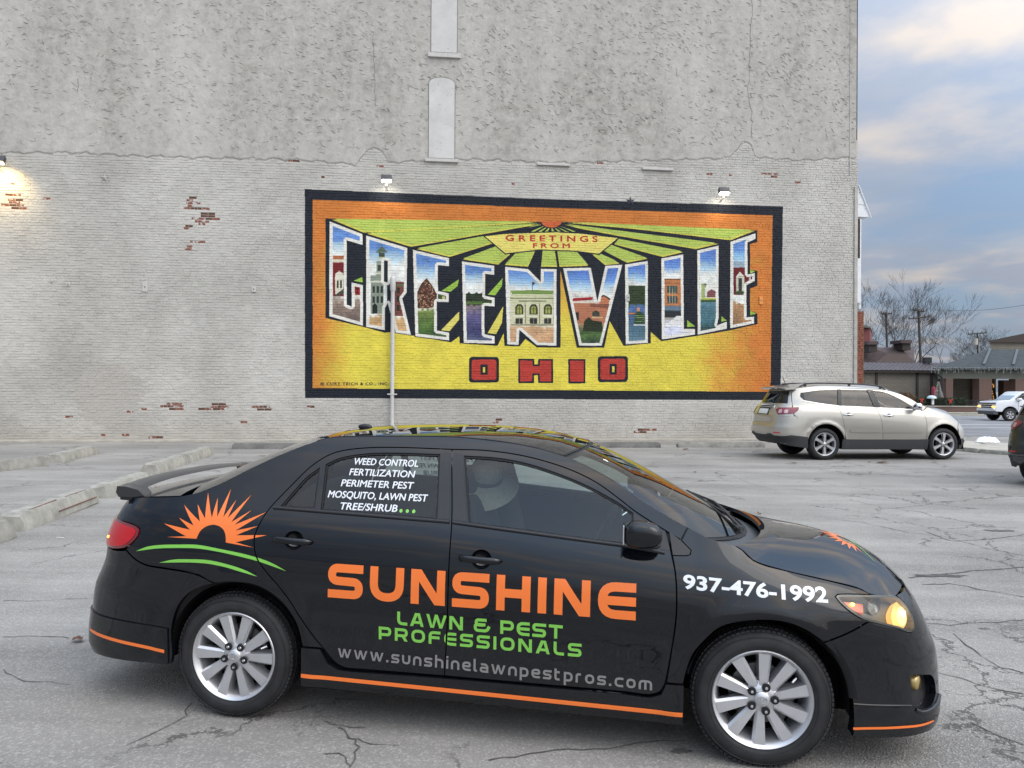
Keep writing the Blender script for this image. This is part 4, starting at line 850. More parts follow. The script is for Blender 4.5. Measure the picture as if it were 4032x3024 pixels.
# street beyond the lot, kerbs and pavement
def strip(name, y0, y1, z, m_, x0=12.6, x1=160, dz=None, t=0, sl=.0):
    q = MB(); n_ = 24; vs = []
    for i in range(n_+1):
        x = x0+(x1-x0)*i/n_; vs += [(x, y0+sl*(x-x0), z), (x, y1+sl*(x-x0), z), (x, y0+sl*(x-x0), z-.3), (x, y1+sl*(x-x0), z-.3)]
    f = []
    for i in range(n_): a = 4*i; b_ = a+4; f += [(a, b_, b_+1, a+1), (a+2, b_+2, b_, a), (a+1, b_+1, b_+3, a+3)]
    q.add(vs, f+[(0, 1, 3, 2), (4*n_, 4*n_+2, 4*n_+3, 4*n_+1)]); return tag(q.build(name, m_), kind='structure')
strip('street', 29.0, 59.5, -.02, M_ROAD, 9, 170, sl=0).location.z = 0
for o_ in [bpy.data.objects['street']]:
    me = o_.data
    for v in me.vertices: v.co.z += gz(0, v.co.y) if v.co.y > 34 else -.0
# make the street dip with the ground: rebuild it as a sheet
bpy.data.objects.remove(bpy.data.objects['street'])
q = MB(); yy = [28.3, 31, 34, 37, 40, 43, 46, 52, 59.5]; xx = [-2+i*10 for i in range(20)]
q.add([(x, y, gz(x, y)+.012) for y in yy for x in xx], [(j*20+i, j*20+i+1, (j+1)*20+i+1, (j+1)*20+i) for j in range(len(yy)-1) for i in range(19)])
tag(q.build('street', M_ROAD, smooth=180), kind='structure')
M_WPAINT = mat('worn_road_paint', (.62, .63, .64), .8, noise=(2.5, .25))
for k, (y, wd) in enumerate(((35.5, .14), (42.0, .12), (42.35, .12), (50.2, .14), (56.8, .18))):
    q = MB(); q.add([(x, y+s*wd, gz(x, y)+.017) for x in (8, 60, 150) for s in (0, 1)], [(0, 2, 3, 1), (2, 4, 5, 3)]); tag(q.build('road_line', M_WPAINT), kind='structure')
strip('far_kerb', 59.5, 60.1, -.20, M_CONC); 
M_GRASS = mat('winter_grass', (.075, .085, .035), .95, noise=(3, .4), bump=(12, 1, .05))
strip('grass_verge', 60.1, 61.6, -.19, M_GRASS); strip('far_pavement', 61.6, 63.4, -.18, M_CONC)
strip('far_ground', 63.4, 140, -.16, M_CONC, 0, 170)
# pavement and kerb between the lot and the street, right of the building
pv = MB(); P0 = ground(3740, 1770); 
kp = [ground(3560, 1766), ground(3790, 1777), ground(3850, 1783), ground(4032, 1795), ground(4500, 1822)]
kp2 = [ground(3560, 1722), ground(3790, 1742), ground(3850, 1746), ground(4032, 1756), ground(4500, 1775)]
n_ = len(kp); vs = [(p.x, p.y, -.02) for p in kp]+[(p.x, p.y, .11) for p in kp]+[(p.x, p.y+.35, .125) for p in kp]+[(p.x, p.y, .06) for p in kp2]+[(p.x, p.y, -.1) for p in kp2]
f = [(j*n_+i, j*n_+i+1, (j+1)*n_+i+1, (j+1)*n_+i) for j in range(4) for i in range(n_-1)]
pv.add(vs, f+[tuple(j*n_ for j in range(5))]); tag(pv.build('pavement', M_CONC), kind='structure')
kb = MB(); 
for a, b2 in zip(kp[:-1], kp[1:]):
    d = (b2-a); L_ = d.length; d.normalize(); k = max(1, int(L_/1.2))
    for i in range(k):
        p = a+d*(L_*i/k); T = Matrix.Translation((p.x, p.y-.06, 0)) @ Matrix.Rotation(math.atan2(d.y, d.x), 4, 'Z'); kb.box(.01, L_/k-.01, -.03, .14, -.05, .115+rr_.uniform(-.012, .012), .02, M=T)
tag(kb.build('kerb', M_CONC2, smooth=30), kind='structure')

# ---- cracks that can be followed, laid on the ground
def gcrack(pts, wd=.008, jm=.035, name='crack'):
    P = [ground(*p) for p in pts]; P = [(p.x, p.y) for p in P]; out = []
    for a, b2 in zip(P[:-1], P[1:]):
        L_ = math.dist(a, b2); n_ = max(2, int(L_/.06)); off = 0
        for i in range(n_): u = i/n_; off = off*.7+rr_.uniform(-jm, jm)*.6; out.append((a[0]+(b2[0]-a[0])*u+off*.6, a[1]+(b2[1]-a[1])*u+off))
    out.append(P[-1]); q = MB(); vs = []
    for i, (x, y) in enumerate(out):
        a = np.array(out[max(0, i-1)]); b2 = np.array(out[min(len(out)-1, i+1)]); d = b2-a; d = d/(np.linalg.norm(d)+1e-9); w_ = wd*rr_.uniform(.35, 1.4)
        vs += [(x-d[1]*w_, y+d[0]*w_, gz(x, y)+.004), (x+d[1]*w_, y-d[0]*w_, gz(x, y)+.004)]
    q.add(vs, [(2*i, 2*i+1, 2*i+3, 2*i+2) for i in range(len(out)-1)]); return q
M_GCR = mat('crack_dirt', (.085, .08, .072), .95, noise=(40, .5))
ck = MB()
s_ = 1.8228
for pts, wd in [([(735, 1570), (755, 1585), (765, 1600), (775, 1615), (770, 1630), (755, 1659)], .006), ([(270, 1612), (320, 1590), (380, 1560), (410, 1540), (415, 1520)], .004), ([(0, 1300), (120, 1297), (190, 1293)], .004), ([(0, 1378), (80, 1376), (150, 1379)], .004),
    ([(1700, 1055), (1790, 1065), (1900, 1080), (2010, 1085), (2212, 1079)], .006), ([(1890, 1000), (1960, 1012), (2060, 1030), (2212, 1040)], .005), ([(1780, 1120), (1860, 1128), (1960, 1150), (2040, 1160), (2150, 1190), (2212, 1200)], .005),
    ([(1965, 1248), (2030, 1243), (2110, 1232), (2212, 1226)], .012), ([(1990, 1262), (2050, 1262), (2110, 1272), (2212, 1290)], .007), ([(2010, 1450), (2080, 1465), (2140, 1485), (2212, 1500)], .005), ([(1990, 1345), (2050, 1352), (2140, 1345), (2212, 1340)], .006),
    ([(2000, 1150), (2060, 1170), (2130, 1165), (2212, 1155)], .007), ([(1630, 990), (1720, 1000), (1820, 1005), (1950, 1000)], .004), ([(1500, 1010), (1560, 1020), (1620, 1045), (1680, 1060)], .004),
    ([(1480, 1075), (1600, 1072), (1700, 1078), (1850, 1072)], .004), ([(2060, 1370), (2120, 1420), (2160, 1440), (2212, 1455)], .005), ([(2100, 1560), (2150, 1590), (2212, 1610)], .006), ([(1400, 1000), (1450, 990), (1520, 985)], .005), ([(700, 1560), (735, 1570), (790, 1572)], .003), ([(765, 1600), (800, 1610), (860, 1612)], .003), ([(755, 1659), (740, 1640), (700, 1630)], .003),
    ([(1900, 1400), (1900, 1401)], .001), ([(0, 1450), (60, 1470), (150, 1480)], .003), ([(1060, 1640), (1200, 1620), (1350, 1612), (1480, 1600)], .004)]:
    c_ = gcrack([(x*s_, y*s_) for x, y in pts], wd); ck.add(c_.v, c_.f)
tag(ck.build('cracks', M_GCR), kind='stuff')
# dark patched stain right of the bonnet and tar stains
def blot(px, py, rx, ry, m_, name, seed):
    p = ground(px, py); q = MB(); r_ = random.Random(seed); n_ = 26; vs = [(p.x, p.y, gz(p.x, p.y)+.005)]
    for i in range(n_): a = 2*math.pi*i/n_; k = r_.uniform(.6, 1.15); x = p.x+rx*k*math.cos(a); y = p.y+ry*k*math.sin(a); vs.append((x, y, gz(x, y)+.005))
    q.add(vs, [(0, 1+i, 1+(i+1) % n_) for i in range(n_)]); return tag(q.build(name, m_), kind='structure')
M_TAR = mat('tar_stain', (.075, .073, .07), .9, noise=(14, .45, 8))
blot(3700, 2268, .28, .06, M_TAR, 'tar_stain', 1); blot(2680, 2960, .05, .03, M_TAR, 'tar_stain', 2); blot(3940, 2090, .22, .07, mat('manhole', (.09, .085, .08), .7, noise=(30, .3)), 'iron_cover', 3)
blot(1060, 1795, .35, .10, mat('leaf_litter', (.10, .06, .04), .9, noise=(12, .5)), 'leaf_patch', 4)

# ---- concrete wheel stops
def stop_mesh(L_, w_=.30, h_=.20, seed=0, chips=True):
    r_ = random.Random(seed); q = MB(); n_ = 26; vs = []
    prof = [(-w_/2, 0), (-w_/2+.02, h_*.55), (-w_/2+.07, h_), (w_/2-.07, h_), (w_/2-.02, h_*.55), (w_/2, 0)]
    for i in range(n_+1):
        x = -L_/2+L_*i/n_; e = .02 if i in (0, n_) else 0
        for j, (y, z) in enumerate(prof):
            k = r_.uniform(-.004, .004) if chips else r_.uniform(-.003, .003)
            dz = (-abs(r_.gauss(0, .014)) if (chips and j in (2, 3) and r_.random() < .22) else 0)
            vs.append((x+(e if i == 0 else -e)*(1 if j in (2, 3) else 0), y+k*.8*(1-e*10), max(0, z+k*.5+dz-(e if j in (2, 3) else 0))))
    m_ = len(prof); f = [(i*m_+j, (i+1)*m_+j, (i+1)*m_+j+1, i*m_+j+1) for i in range(n_) for j in range(m_-1)]+[tuple(range(m_)), tuple(n_*m_+j for j in range(m_))[::-1]]
    q.add(vs, f); return q
M_STOP = []
for k, c_ in enumerate([(.29, .28, .245), (.23, .222, .195), (.13, .125, .115)]): M_STOP.append(mat('wheel_stop_concrete_%d' % k, c_, .93, noise=(4.5, .34, 9), bump=(30, .5, .006)))
M_RUST = mat('rusty_bar', (.13, .045, .025), .8)
def wstop(pa, pb, label, w_=.30, h_=.2, seed=0, mi=0, rebar=False, yoff=0, chips=True):
    a = ground(*pa); b2 = ground(*pb); d = b2-a; L_ = math.hypot(d.x, d.y); ang = math.atan2(d.y, d.x)
    nrm = Vector((-math.sin(ang), math.cos(ang), 0)); c_ = (a+b2)/2+nrm*(w_/2)
    g = empty('wheel_stop', (c_.x, c_.y, gz(c_.x, c_.y)), ang); tag(g, label, 'wheel stop', 'concrete wheel stops in the lot')
    stop_mesh(L_, w_, h_, seed, chips).build('block', M_STOP[mi], g, 28)
    if rebar:
        MB().tube([(-L_*.35, -.07, h_+.0), (-L_*.02, -.06, h_+.004)], .008, 5).build('rusty_bar', M_RUST, g); MB().tube([(-L_*.1, -w_/2-.002, h_*.45), (L_*.44, -w_/2-.004, h_*.45)], .008, 5).build('rusty_bar', M_RUST, g)
        MB().tube([(L_*.12, -.05, h_), (L_*.42, -.05, h_)], .006, 5).build('rusty_bar', M_RUST, g)
    return g
# bottom near edges traced in the photograph
wstop((-330, 2260), (66, 2117), 'weathered wheel stop cut off by the left edge, nearest of the diagonal row', seed=1, mi=1, h_=.2, w_=.34)
wstop((100, 2092), (392, 1980), 'cracked wheel stop with two rusty bars showing, left of the sedan boot', seed=2, mi=0, rebar=True, w_=.34)
wstop((425, 1962), (610, 1905), 'wheel stop partly behind the spoiler end of the sedan', seed=3, mi=0, w_=.34)
wstop((625, 1866), (742, 1826), 'short looking wheel stop with a long groove, fourth along the diagonal row', seed=4, mi=0, w_=.34)
wstop((755, 1822), (845, 1788), 'last wheel stop of the diagonal row nearest the painted wall', seed=5, mi=0, w_=.34)
wstop((-130, 1875), (190, 1833), 'plain grey wheel stop at the left edge behind the diagonal row', seed=6, mi=1, w_=.34, chips=False)
wstop((245, 1822), (391, 1787), 'wheel stop with a clean square end beside the left edge block', seed=7, mi=0, w_=.36)
wstop((912, 1768), (1200, 1768), 'long dark wheel stop at the wall behind the sedan rear window', seed=8, mi=2, w_=.22, h_=.15, chips=False)
wstop((2290, 1763), (2602, 1763), 'smooth flat topped wheel stop by the wall behind the sedan windscreen', seed=9, mi=2, w_=.24, h_=.15, chips=False)
wstop((2672, 1762), (3012, 1762), 'pitted wheel stop by the wall just left of the beige car', seed=10, mi=1, w_=.24, h_=.15)
# ---- litter
def leafobj(px, py, label, sc=.07, seed=0):
    p = ground(px, py); r_ = random.Random(seed); q = MB(); n_ = 9
    vs = [(0, 0, .02)]+[(sc*r_.uniform(.5, 1.1)*math.cos(2*math.pi*i/n_), sc*r_.uniform(.4, .9)*math.sin(2*math.pi*i/n_), r_.uniform(.002, .035)) for i in range(n_)]
    q.add(vs, [(0, 1+i, 1+(i+1) % n_) for i in range(n_)]); o = q.build('dead_leaf', mat('dry_leaf', (.12, .06, .035), .8), None); o.location = (p.x, p.y, gz(p.x, p.y)+.004); o.rotation_euler.z = r_.uniform(0, 6); return tag(o, label, 'leaf', 'dead leaves on the lot')
for i, (x, y, s2, lb) in enumerate([(3475, 1823, .16, 'curled brown leaf below the beige car between its wheels'), (3126, 1825, .08, 'small brown leaf near the rear wheel of the beige car'), (3424, 1822, .05, 'tiny leaf left of the curled leaf under the beige car'), (2470, 1932, .05, 'small leaf on open asphalt beyond the windscreen'), (2735, 1862, .05, 'small leaf on asphalt beyond the bonnet, upper left'), (2700, 1770, .10, 'dark leaf beside the pitted wheel stop'), (305, 2528, .05, 'reddish scrap of leaf left of the sedan rear bumper'), (2990, 2026, .04, 'tiny leaf above the hood of the sedan'), (3870, 1765, .14, 'brown leaf on the kerb strip behind the plastic bag'), (3893, 1763, .14, 'second brown leaf on the kerb strip')]):
    o = leafobj(x, y, lb, s2, i)
    if y < 1770 and x > 3800: o.location.z = .13
p = ground(3888, 1752); bg_ = MB(); r_ = random.Random(3)
for u in range(9):
    for v in range(9):
        a = u/8*2*math.pi
vs = [(.0, 0, .16)]
for ring in range(1, 5):
    for k in range(14):
        a = 2*math.pi*k/14; rr2 = ring/4; vs.append((.42*rr2*math.cos(a)*r_.uniform(.85, 1.1), .22*rr2*math.sin(a)*r_.uniform(.8, 1.1), max(0, .17*(1-rr2**2.2))+r_.uniform(-.015, .02)*(ring < 4)))
f = [(0, 1+k, 1+(k+1) % 14) for k in range(14)]+[(1+14*(r-1)+k, 1+14*r+k, 1+14*r+(k+1) % 14, 1+14*(r-1)+(k+1) % 14) for r in range(1, 4) for k in range(14)]
bg_.add(vs, f); o = bg_.build('plastic_bag', mat('thin_white_plastic', (.75, .77, .78), .35), None); o.location = (p.x, p.y, .09); tag(o, 'crumpled white plastic bag lying on the kerb strip by the street', 'bag')
p = ground(222, 2118); o = MB().tube([(0, 0, .006), (.1, -.03, .006)], .004, 6).build('cigarette_butt', mat('white_paper', (.7, .7, .68), .8), None); o.location = (p.x, p.y, gz(p.x, p.y)); tag(o, 'white cigarette stub on asphalt left of the sedan boot', 'cigarette')
# ------------------------------------------------------------------ car bodies as smooth surfaces
class Shape:
    def __init__(s, belt, Q, low, XF, XR, xcF, xcR, nF, nR, arches, flare=.008, ymax=None):
        s.belt = pch(belt); s.Q = pch(Q); s.low = pch(low); s.XF = pch(XF); s.XR = pch(XR); s.xcF = xcF; s.xcR = xcR; s.nF = pch(nF); s.nR = pch(nR); s.arches = arches; s.flare = flare
    def W(s, x, z): return s.Q(z-s.belt(x))+s.low(z)
    def fl(s, x, z):
        y = 0
        for (ax, az, ar) in s.arches: y = y+s.flare*np.exp(-((np.hypot(x-ax, z-az)-ar)/.05)**2)
        return y
    def Y(s, x, z):
        x = np.asarray(x, float); z = np.asarray(z, float); w = s.W(np.clip(x, s.xcR, s.xcF), z)
        tF = np.clip((x-s.xcF)/(s.XF(z)-s.xcF), 0, .99999); tR = np.clip((s.xcR-x)/(s.xcR-s.XR(z)), 0, .99999)
        k = (1-tF**s.nF(z))**(1/s.nF(z))*(1-tR**s.nR(z))**(1/s.nR(z))
        return w*k+s.fl(x, z)*k
    def side(s, x, z):
        e = 1e-3; Y = s.Y(x, z); dx = (s.Y(x+e, z)-s.Y(x-e, z))/(2*e); dz = (s.Y(x, z+e)-s.Y(x, z-e))/(2*e)
        n = np.stack([-dx, -np.ones_like(Y), -dz], 1); n /= np.linalg.norm(n, axis=1)[:, None]
        return np.stack([x, -Y, z], 1), n
    def wp(s, t, z, end):
        xc = s.xcF if end > 0 else s.xcR; w = s.W(np.full_like(z, xc), z); a = (s.XF(z)-xc) if end > 0 else (xc-s.XR(z)); n = s.nF(z) if end > 0 else s.nR(z)
        r = ((np.abs(np.cos(t))/w)**n+(np.abs(np.sin(t))/a)**n)**(-1/n); x = xc+end*r*np.sin(t); y = r*np.cos(t)
        return np.stack([x, -(y+s.fl(x, z)*y/w), z], 1)
    def wrap(s, end):
        def f(t, z):
            e = 1e-3; P = s.wp(t, z, end); a = s.wp(t+e, z, end)-s.wp(t-e, z, end); b = s.wp(t, z+e, end)-s.wp(t, z-e, end)
            n = np.cross(a, b)*end; n /= np.linalg.norm(n, axis=1)[:, None]+1e-12; return P, n
        return f
    def t(s, x, z, end=1):
        xc = s.xcF if end > 0 else s.xcR; return float(np.arctan2(end*(x-xc), s.Y(x, z)))
    def T(s, pts, end=1): return [(s.t(x, z, end), z) for x, z in pts]
def inset(poly, d):
    n = len(poly); sgn = 1 if area(poly) > 0 else -1; out = []
    for i in range(n):
        a = np.array(poly[i-1]); p = np.array(poly[i]); b = np.array(poly[(i+1) % n]); u = p-a; v = b-p
        u = u/(np.linalg.norm(u)+1e-12); v = v/(np.linalg.norm(v)+1e-12); m_ = np.array([-(u+v)[1], (u+v)[0]]); l = np.linalg.norm(m_)
        m_ = m_/l if l > .2 else np.array([-u[1], u[0]]); out.append(tuple(p+sgn*m_*d/max(.5, l/2)))
    return out
def both(mbx):     # near side and its mirror image in one mesh
    m_ = mbx.mirror(); mbx.add(m_.v, m_.f, m_.n); return mbx
class Ribs:
    """top surfaces: cross ribs between the two upper edges, bowed up through a centre line"""
    def __init__(s, rows, p=2.1):   # rows: (w, xe, ye, ze, xc, zc)
        s.f = [pch([(r[0], r[k]) for r in rows]) for k in range(1, 6)]; s.p = p
    def P(s, w, q):
        xe, ye, ze, xc, zc = [f(w) for f in s.f]; k = 1-np.abs(q)**s.p; return np.stack([xe+(xc-xe)*k, q*ye, ze+(zc-ze)*k], 1)
    def __call__(s, w, q):
        e = 2e-3; a = s.P(w+e, q)-s.P(w-e, q); b = s.P(w, q+e)-s.P(w, q-e); n = np.cross(a, b); n /= np.linalg.norm(n, axis=1)[:, None]+1e-12
        n[n[:, 2] < 0] *= -1; return s.P(w, q), n
    def grid(s, w0, w1, q0, q1, nw, nq, off=0, skirt=0):
        W_, Q_ = np.meshgrid(np.linspace(w0, w1, nw+1), np.linspace(q0, q1, nq+1), indexing='ij'); P, n = s(W_.ravel(), Q_.ravel()); P = P+n*off
        m_ = MB(); k = nq+1; f = [(i*k+j, (i+1)*k+j, (i+1)*k+j+1, i*k+j+1) for i in range(nw) for j in range(nq)]
        m_.add(P, f, n)
        if skirt:
            ring = [i*k for i in range(nw+1)]+[nw*k+j for j in range(1, k)]+[i*k+k-1 for i in range(nw-1, -1, -1)]+[j for j in range(k-2, -1, -1)]
            for a, b in zip(ring[:-1], ring[1:]):
                e_ = P[b]-P[a]; fn = np.cross(e_, n[a]); fn /= np.linalg.norm(fn)+1e-9; m_.add([P[a], P[b], P[b]-n[b]*skirt, P[a]-n[a]*skirt], [(0, 3, 2, 1)], [fn]*4)
        return m_
def blob(cx, cy, cz, rx, ry, rz, e=2.6, n=20, fx=None):
    """rounded-box solid"""
    q = MB(); vs = []; ns = []
    m_ = n; sg = lambda c, p: math.copysign(abs(c)**p, c)
    for i in range(m_+1):
        ph = -math.pi/2+math.pi*i/m_
        for j in range(2*m_):
            th = math.pi*j/m_; c = (sg(math.cos(ph), 2/e)*sg(math.cos(th), 2/e), sg(math.cos(ph), 2/e)*sg(math.sin(th), 2/e), sg(math.sin(ph), 2/e))
            if fx: c = fx(*c)
            vs.append((cx+rx*c[0], cy+ry*c[1], cz+rz*c[2]))
    k = 2*m_; q.add(vs, [(i*k+j, i*k+(j+1) % k, (i+1)*k+(j+1) % k, (i+1)*k+j) for i in range(m_) for j in range(k)]); return q

M_BLK = mat('black_car_paint', (.0035, .0045, .0075), .5, coat=1, coat_r=.02, spec=.0, rnoise=(3, .010, .04))
MATS['black_car_paint'].node_tree.nodes['Principled BSDF'].inputs['Coat IOR'].default_value = 1.52
_t = MATS['black_car_paint'].node_tree; _b = _t.nodes['Principled BSDF']; _c = _t.nodes.new('ShaderNodeTexCoord'); _s = _t.nodes.new('ShaderNodeSeparateXYZ'); _t.links.new(_c.outputs['Object'], _s.inputs[0])
_m = _t.nodes.new('ShaderNodeMapRange'); _m.inputs[1].default_value = .62; _m.inputs[2].default_value = .15; _m.inputs[3].default_value = .0; _m.inputs[4].default_value = .45; _t.links.new(_s.outputs['Z'], _m.inputs[0])
_n = _t.nodes.new('ShaderNodeTexNoise'); _n.inputs['Scale'].default_value = 7; _n.inputs['Detail'].default_value = 9; _n.inputs['Roughness'].default_value = .7; _t.links.new(_c.outputs['Object'], _n.inputs['Vector'])
_k = _t.nodes.new('ShaderNodeMath'); _k.operation = 'MULTIPLY'; _t.links.new(_m.outputs[0], _k.inputs[0]); _t.links.new(_n.outputs['Fac'], _k.inputs[1])
_x = _t.nodes.new('ShaderNodeMix'); _x.data_type = 'RGBA'; _t.links.new(_k.outputs[0], _x.inputs[0]); _x.inputs[6].default_value = (.0022, .0030, .0052, 1); _x.inputs[7].default_value = (.022, .021, .020, 1); _t.links.new(_x.outputs[2], _b.inputs['Base Color'])   # road film low on the body

M_SAT = mat('satin_black_trim', (.012, .012, .014), .42, spec=.5)
M_RUB = mat('black_rubber', (.010, .010, .011), .62, spec=.35)
M_TYRE = mat('tyre_rubber', (.020, .020, .021), .66, noise=(14, .35), bump=(60, .25, .002), spec=.35)
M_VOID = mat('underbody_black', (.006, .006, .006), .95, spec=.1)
M_ALLOY = mat('silver_alloy', (.60, .60, .615), .34, .75, coat=.4, coat_r=.12, noise=(9, .07))
M_STEEL = mat('brake_steel', (.16, .155, .15), .45, .8, noise=(14, .3))
M_CHROME = mat('chrome', (.75, .76, .78), .08, 1)
M_ORG = mat('orange_vinyl', lin(236, 118, 48)[:3], .30, coat=.3); M_GRN = mat('green_vinyl', lin(122, 190, 76)[:3], .30, coat=.3); M_WHT = mat('white_vinyl', (.70, .72, .74), .35, coat=.2); M_GRY = mat('grey_vinyl', lin(124, 122, 120)[:3], .32, coat=.3)
M_GLS = glass('window_glass', (.62, .70, .685)); M_GLW = glass('windscreen_glass', (.60, .68, .66), 1, .0); M_TINT = glass('tinted_glass', (.10, .11, .12))
M_SEAT = mat('seat_cloth', (.035, .036, .038), .9, noise=(60, .2)); M_DASH = mat('dash_plastic', (.022, .027, .031), .7); M_LINER = mat('headliner', (.20, .20, .19), .9)
M_BEIGE = mat('straw_cloth', (.42, .38, .31), .9, noise=(50, .12))

M_RED = mat('red_lens', (.34, .004, .008), .2, coat=.6, coat_r=.02, spec=.2, emit=(.9, .01, .01, 1), emit_s=.12)
M_RDK = mat('dark_red_lens', (.14, .003, .006), .12, coat=1, coat_r=.02)
def wheel(name, parent, x, y, z, Rr, Rt, wd, spokes, phase, nuts, nutphase, side=-1, style='twin', rim_m=None, tread=True):
    """wheel standing on the ground; side -1 faces -y"""
    rim_m = rim_m or M_ALLOY
    g = empty(name, (x, y, z)); g.parent = parent
    if side > 0: g.rotation_euler.z = math.pi
    sh = (Rt-Rr)
    prof = [(Rr-.006, .010), (Rr+.004, -.004), (Rr+.012, -.010), (Rr+sh*.30, -.017), (Rr+sh*.62, -.012), (Rr+sh*.80, .000), (Rt-.012, .012), (Rt-.003, .026), (Rt, .05), (Rt, wd*.5), (Rt, wd-.05), (Rt-.003, wd-.026), (Rt-.03, wd), (Rr, wd)]
    q = MB(); q.lathe(prof, 96); o = q.build('tyre', M_TYRE, g, smooth=50)
    if tread:
        q = MB(); n_ = 84
        for k in range(n_):
            a = 2*math.pi*k/n_; T = Matrix.Rotation(-a, 4, 'Y')
            for j in range(5):
                y0 = .006+j*(wd-.02)/5; r0 = Rt-.007 if j in (0, 4) else Rt-.001
                q.box(r0-.004, r0+.0055, y0+.003, y0+(wd-.02)/5-.003, -.5*2*math.pi*Rt/n_*.74, .5*2*math.pi*Rt/n_*.74, M=T @ Matrix.Rotation(R(8 if j % 2 else -8), 4, 'X'))
        tag(q.build('tread_blocks', M_TYRE, g), kind='stuff')
        q = MB()
        for rr in (Rr+.022, Rr+sh*.72): q.lathe([(rr-.0015, -.013), (rr, -.0165), (rr+.0015, -.013)], 96)
        q.build('sidewall_ring', M_TYRE, g, 50)
    lip = [(Rr-.05, wd*.75), (Rr-.034, .075), (Rr-.026, .03), (Rr-.019, .012), (Rr-.012, .002), (Rr-.006, -.006), (Rr, -.010), (Rr+.004, -.006), (Rr+.003, .02)]
    q = MB(); q.lathe(lip, 96)
    ro = Rr-.015
    for k in range(spokes):
        a = phase+360*k/spokes
        if style == 'twin':
            # each spoke: flat face widening to the rim, one bright chamfer, deep sides; pairs lean together at the hub
            lean = (1 if k % 2 else -1)*3.2
            T = Matrix.Rotation(-R(a), 4, 'Y'); w0, w1 = .0140, .0260; r0, r1 = .060, ro
            f = [(r0, .010, -w0), (r0, .010, w0), (r1, .004, w1), (r1, .004, -w1)]; f2 = [(r0, .020, -w0-.011), (r0, .026, w0+.003), (r1, .024, w1+.003), (r1, .016, -w1-.010)]; f3 = [(r0, .07, -w0-.006), (r0, .07, w0+.006), (r1, .062, w1+.006), (r1, .062, -w1-.004)]
            vs = [T @ Vector(p) for p in f+f2+f3]; ff = [(0, 3, 2, 1)]
            for b0 in (0, 4):
                for i in range(4): j = (i+1) % 4; ff.append((b0+i, b0+j, b0+4+j, b0+4+i))
            q.add(vs, ff)
        else:
            T = Matrix.Rotation(-R(a), 4, 'Y'); w0, w1, w2 = .028, .026, .042; r0, rm, r1 = .055, Rr*.6, ro
            top = [(r0, .012, -w0), (r0, .012, w0), (rm, -.002, w1), (r1, .004, w2), (r1, .004, -w2), (rm, -.002, -w1)]; bot = [(p[0], .055, p[2]*1.25) for p in top]
            vs = [T @ Vector(p) for p in top+bot]; q.add(vs, [(5, 4, 3, 2, 1, 0)]+[(i, (i+1) % 6, 6+(i+1) % 6, 6+i) for i in range(6)])
    q.lathe([(.001, .004), (.034, .004), (.038, .008), (.062, .012), (.078, .026), (.082, .07)], 48)
    q.build('rim', rim_m, g, smooth=32, fixn=False)
    q = MB(); q.lathe([(.001, -.006), (.030, -.004), (.036, .002), (.037, .01)], 40); cp = q.build('centre_cap', rim_m, g, 50)
    if style == 'twin':   # oval emblem in relief
        q = MB()
        for (rx, rz, cz_) in ((.021, .0145, 0), (.0075, .0135, 0), (.016, .006, .0065)):
            pts = [(rx*math.cos(2*math.pi*i/20), -.0075, cz_+rz*math.sin(2*math.pi*i/20)) for i in range(21)]; q.tube(pts, .0016, 5, cap=False)
        q.build('emblem', M_CHROME, g, 60)
    else:
        q = MB(); q.prism([(-.03, -.006), (-.012, -.006), (-.012, -.011), (.012, -.011), (.012, -.006), (.03, -.006), (.03, .006), (.012, .006), (.012, .011), (-.012, .011), (-.012, .006), (-.03, .006)], -.009, -.004); q.build('emblem', mat('gold_badge', (.55, .42, .16), .3, .8), g)
    for k in range(nuts):
        a = R(nutphase+360*k/nuts); rn = .0565 if style == 'twin' else .066; c_ = (rn*math.cos(a), 0, rn*math.sin(a)); T = Matrix.Translation(c_)
        q = MB(); q.lathe([(.0195, .0035), (.0185, -.0005), (.0135, -.0008), (.001, .0)], 20, T); q.build('nut_well_shade', M_RUB, g, 40)  # raised black disc stands in for the shade in the nut recess
        q = MB(); q.lathe([(.001, -.0085), (.0070, -.0075), (.0088, -.003), (.0088, .012)], 6, T); q.build('wheel_nut', M_CHROME, g)
    q = MB(); q.lathe([(.05, .085), (.140, .085), (.142, .092), (.142, .105), (.05, .105)], 48); q.build('brake_disc', M_STEEL, g, 40)
    q = MB(); q.box(.06, .15, .07, .14, -.07, .07, .015, M=Matrix.Rotation(R(25), 4, 'Y')); q.build('caliper', M_STEEL, g)
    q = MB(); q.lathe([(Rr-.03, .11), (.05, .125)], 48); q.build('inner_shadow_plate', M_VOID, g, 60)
    q = MB(); a = R(phase+19); q.tube([(math.cos(a)*(Rr-.04), .012, math.sin(a)*(Rr-.04)), (math.cos(a)*(Rr-.065), -.006, math.sin(a)*(Rr-.065))], .004, 6); q.build('valve', M_WHT, g)
    return g

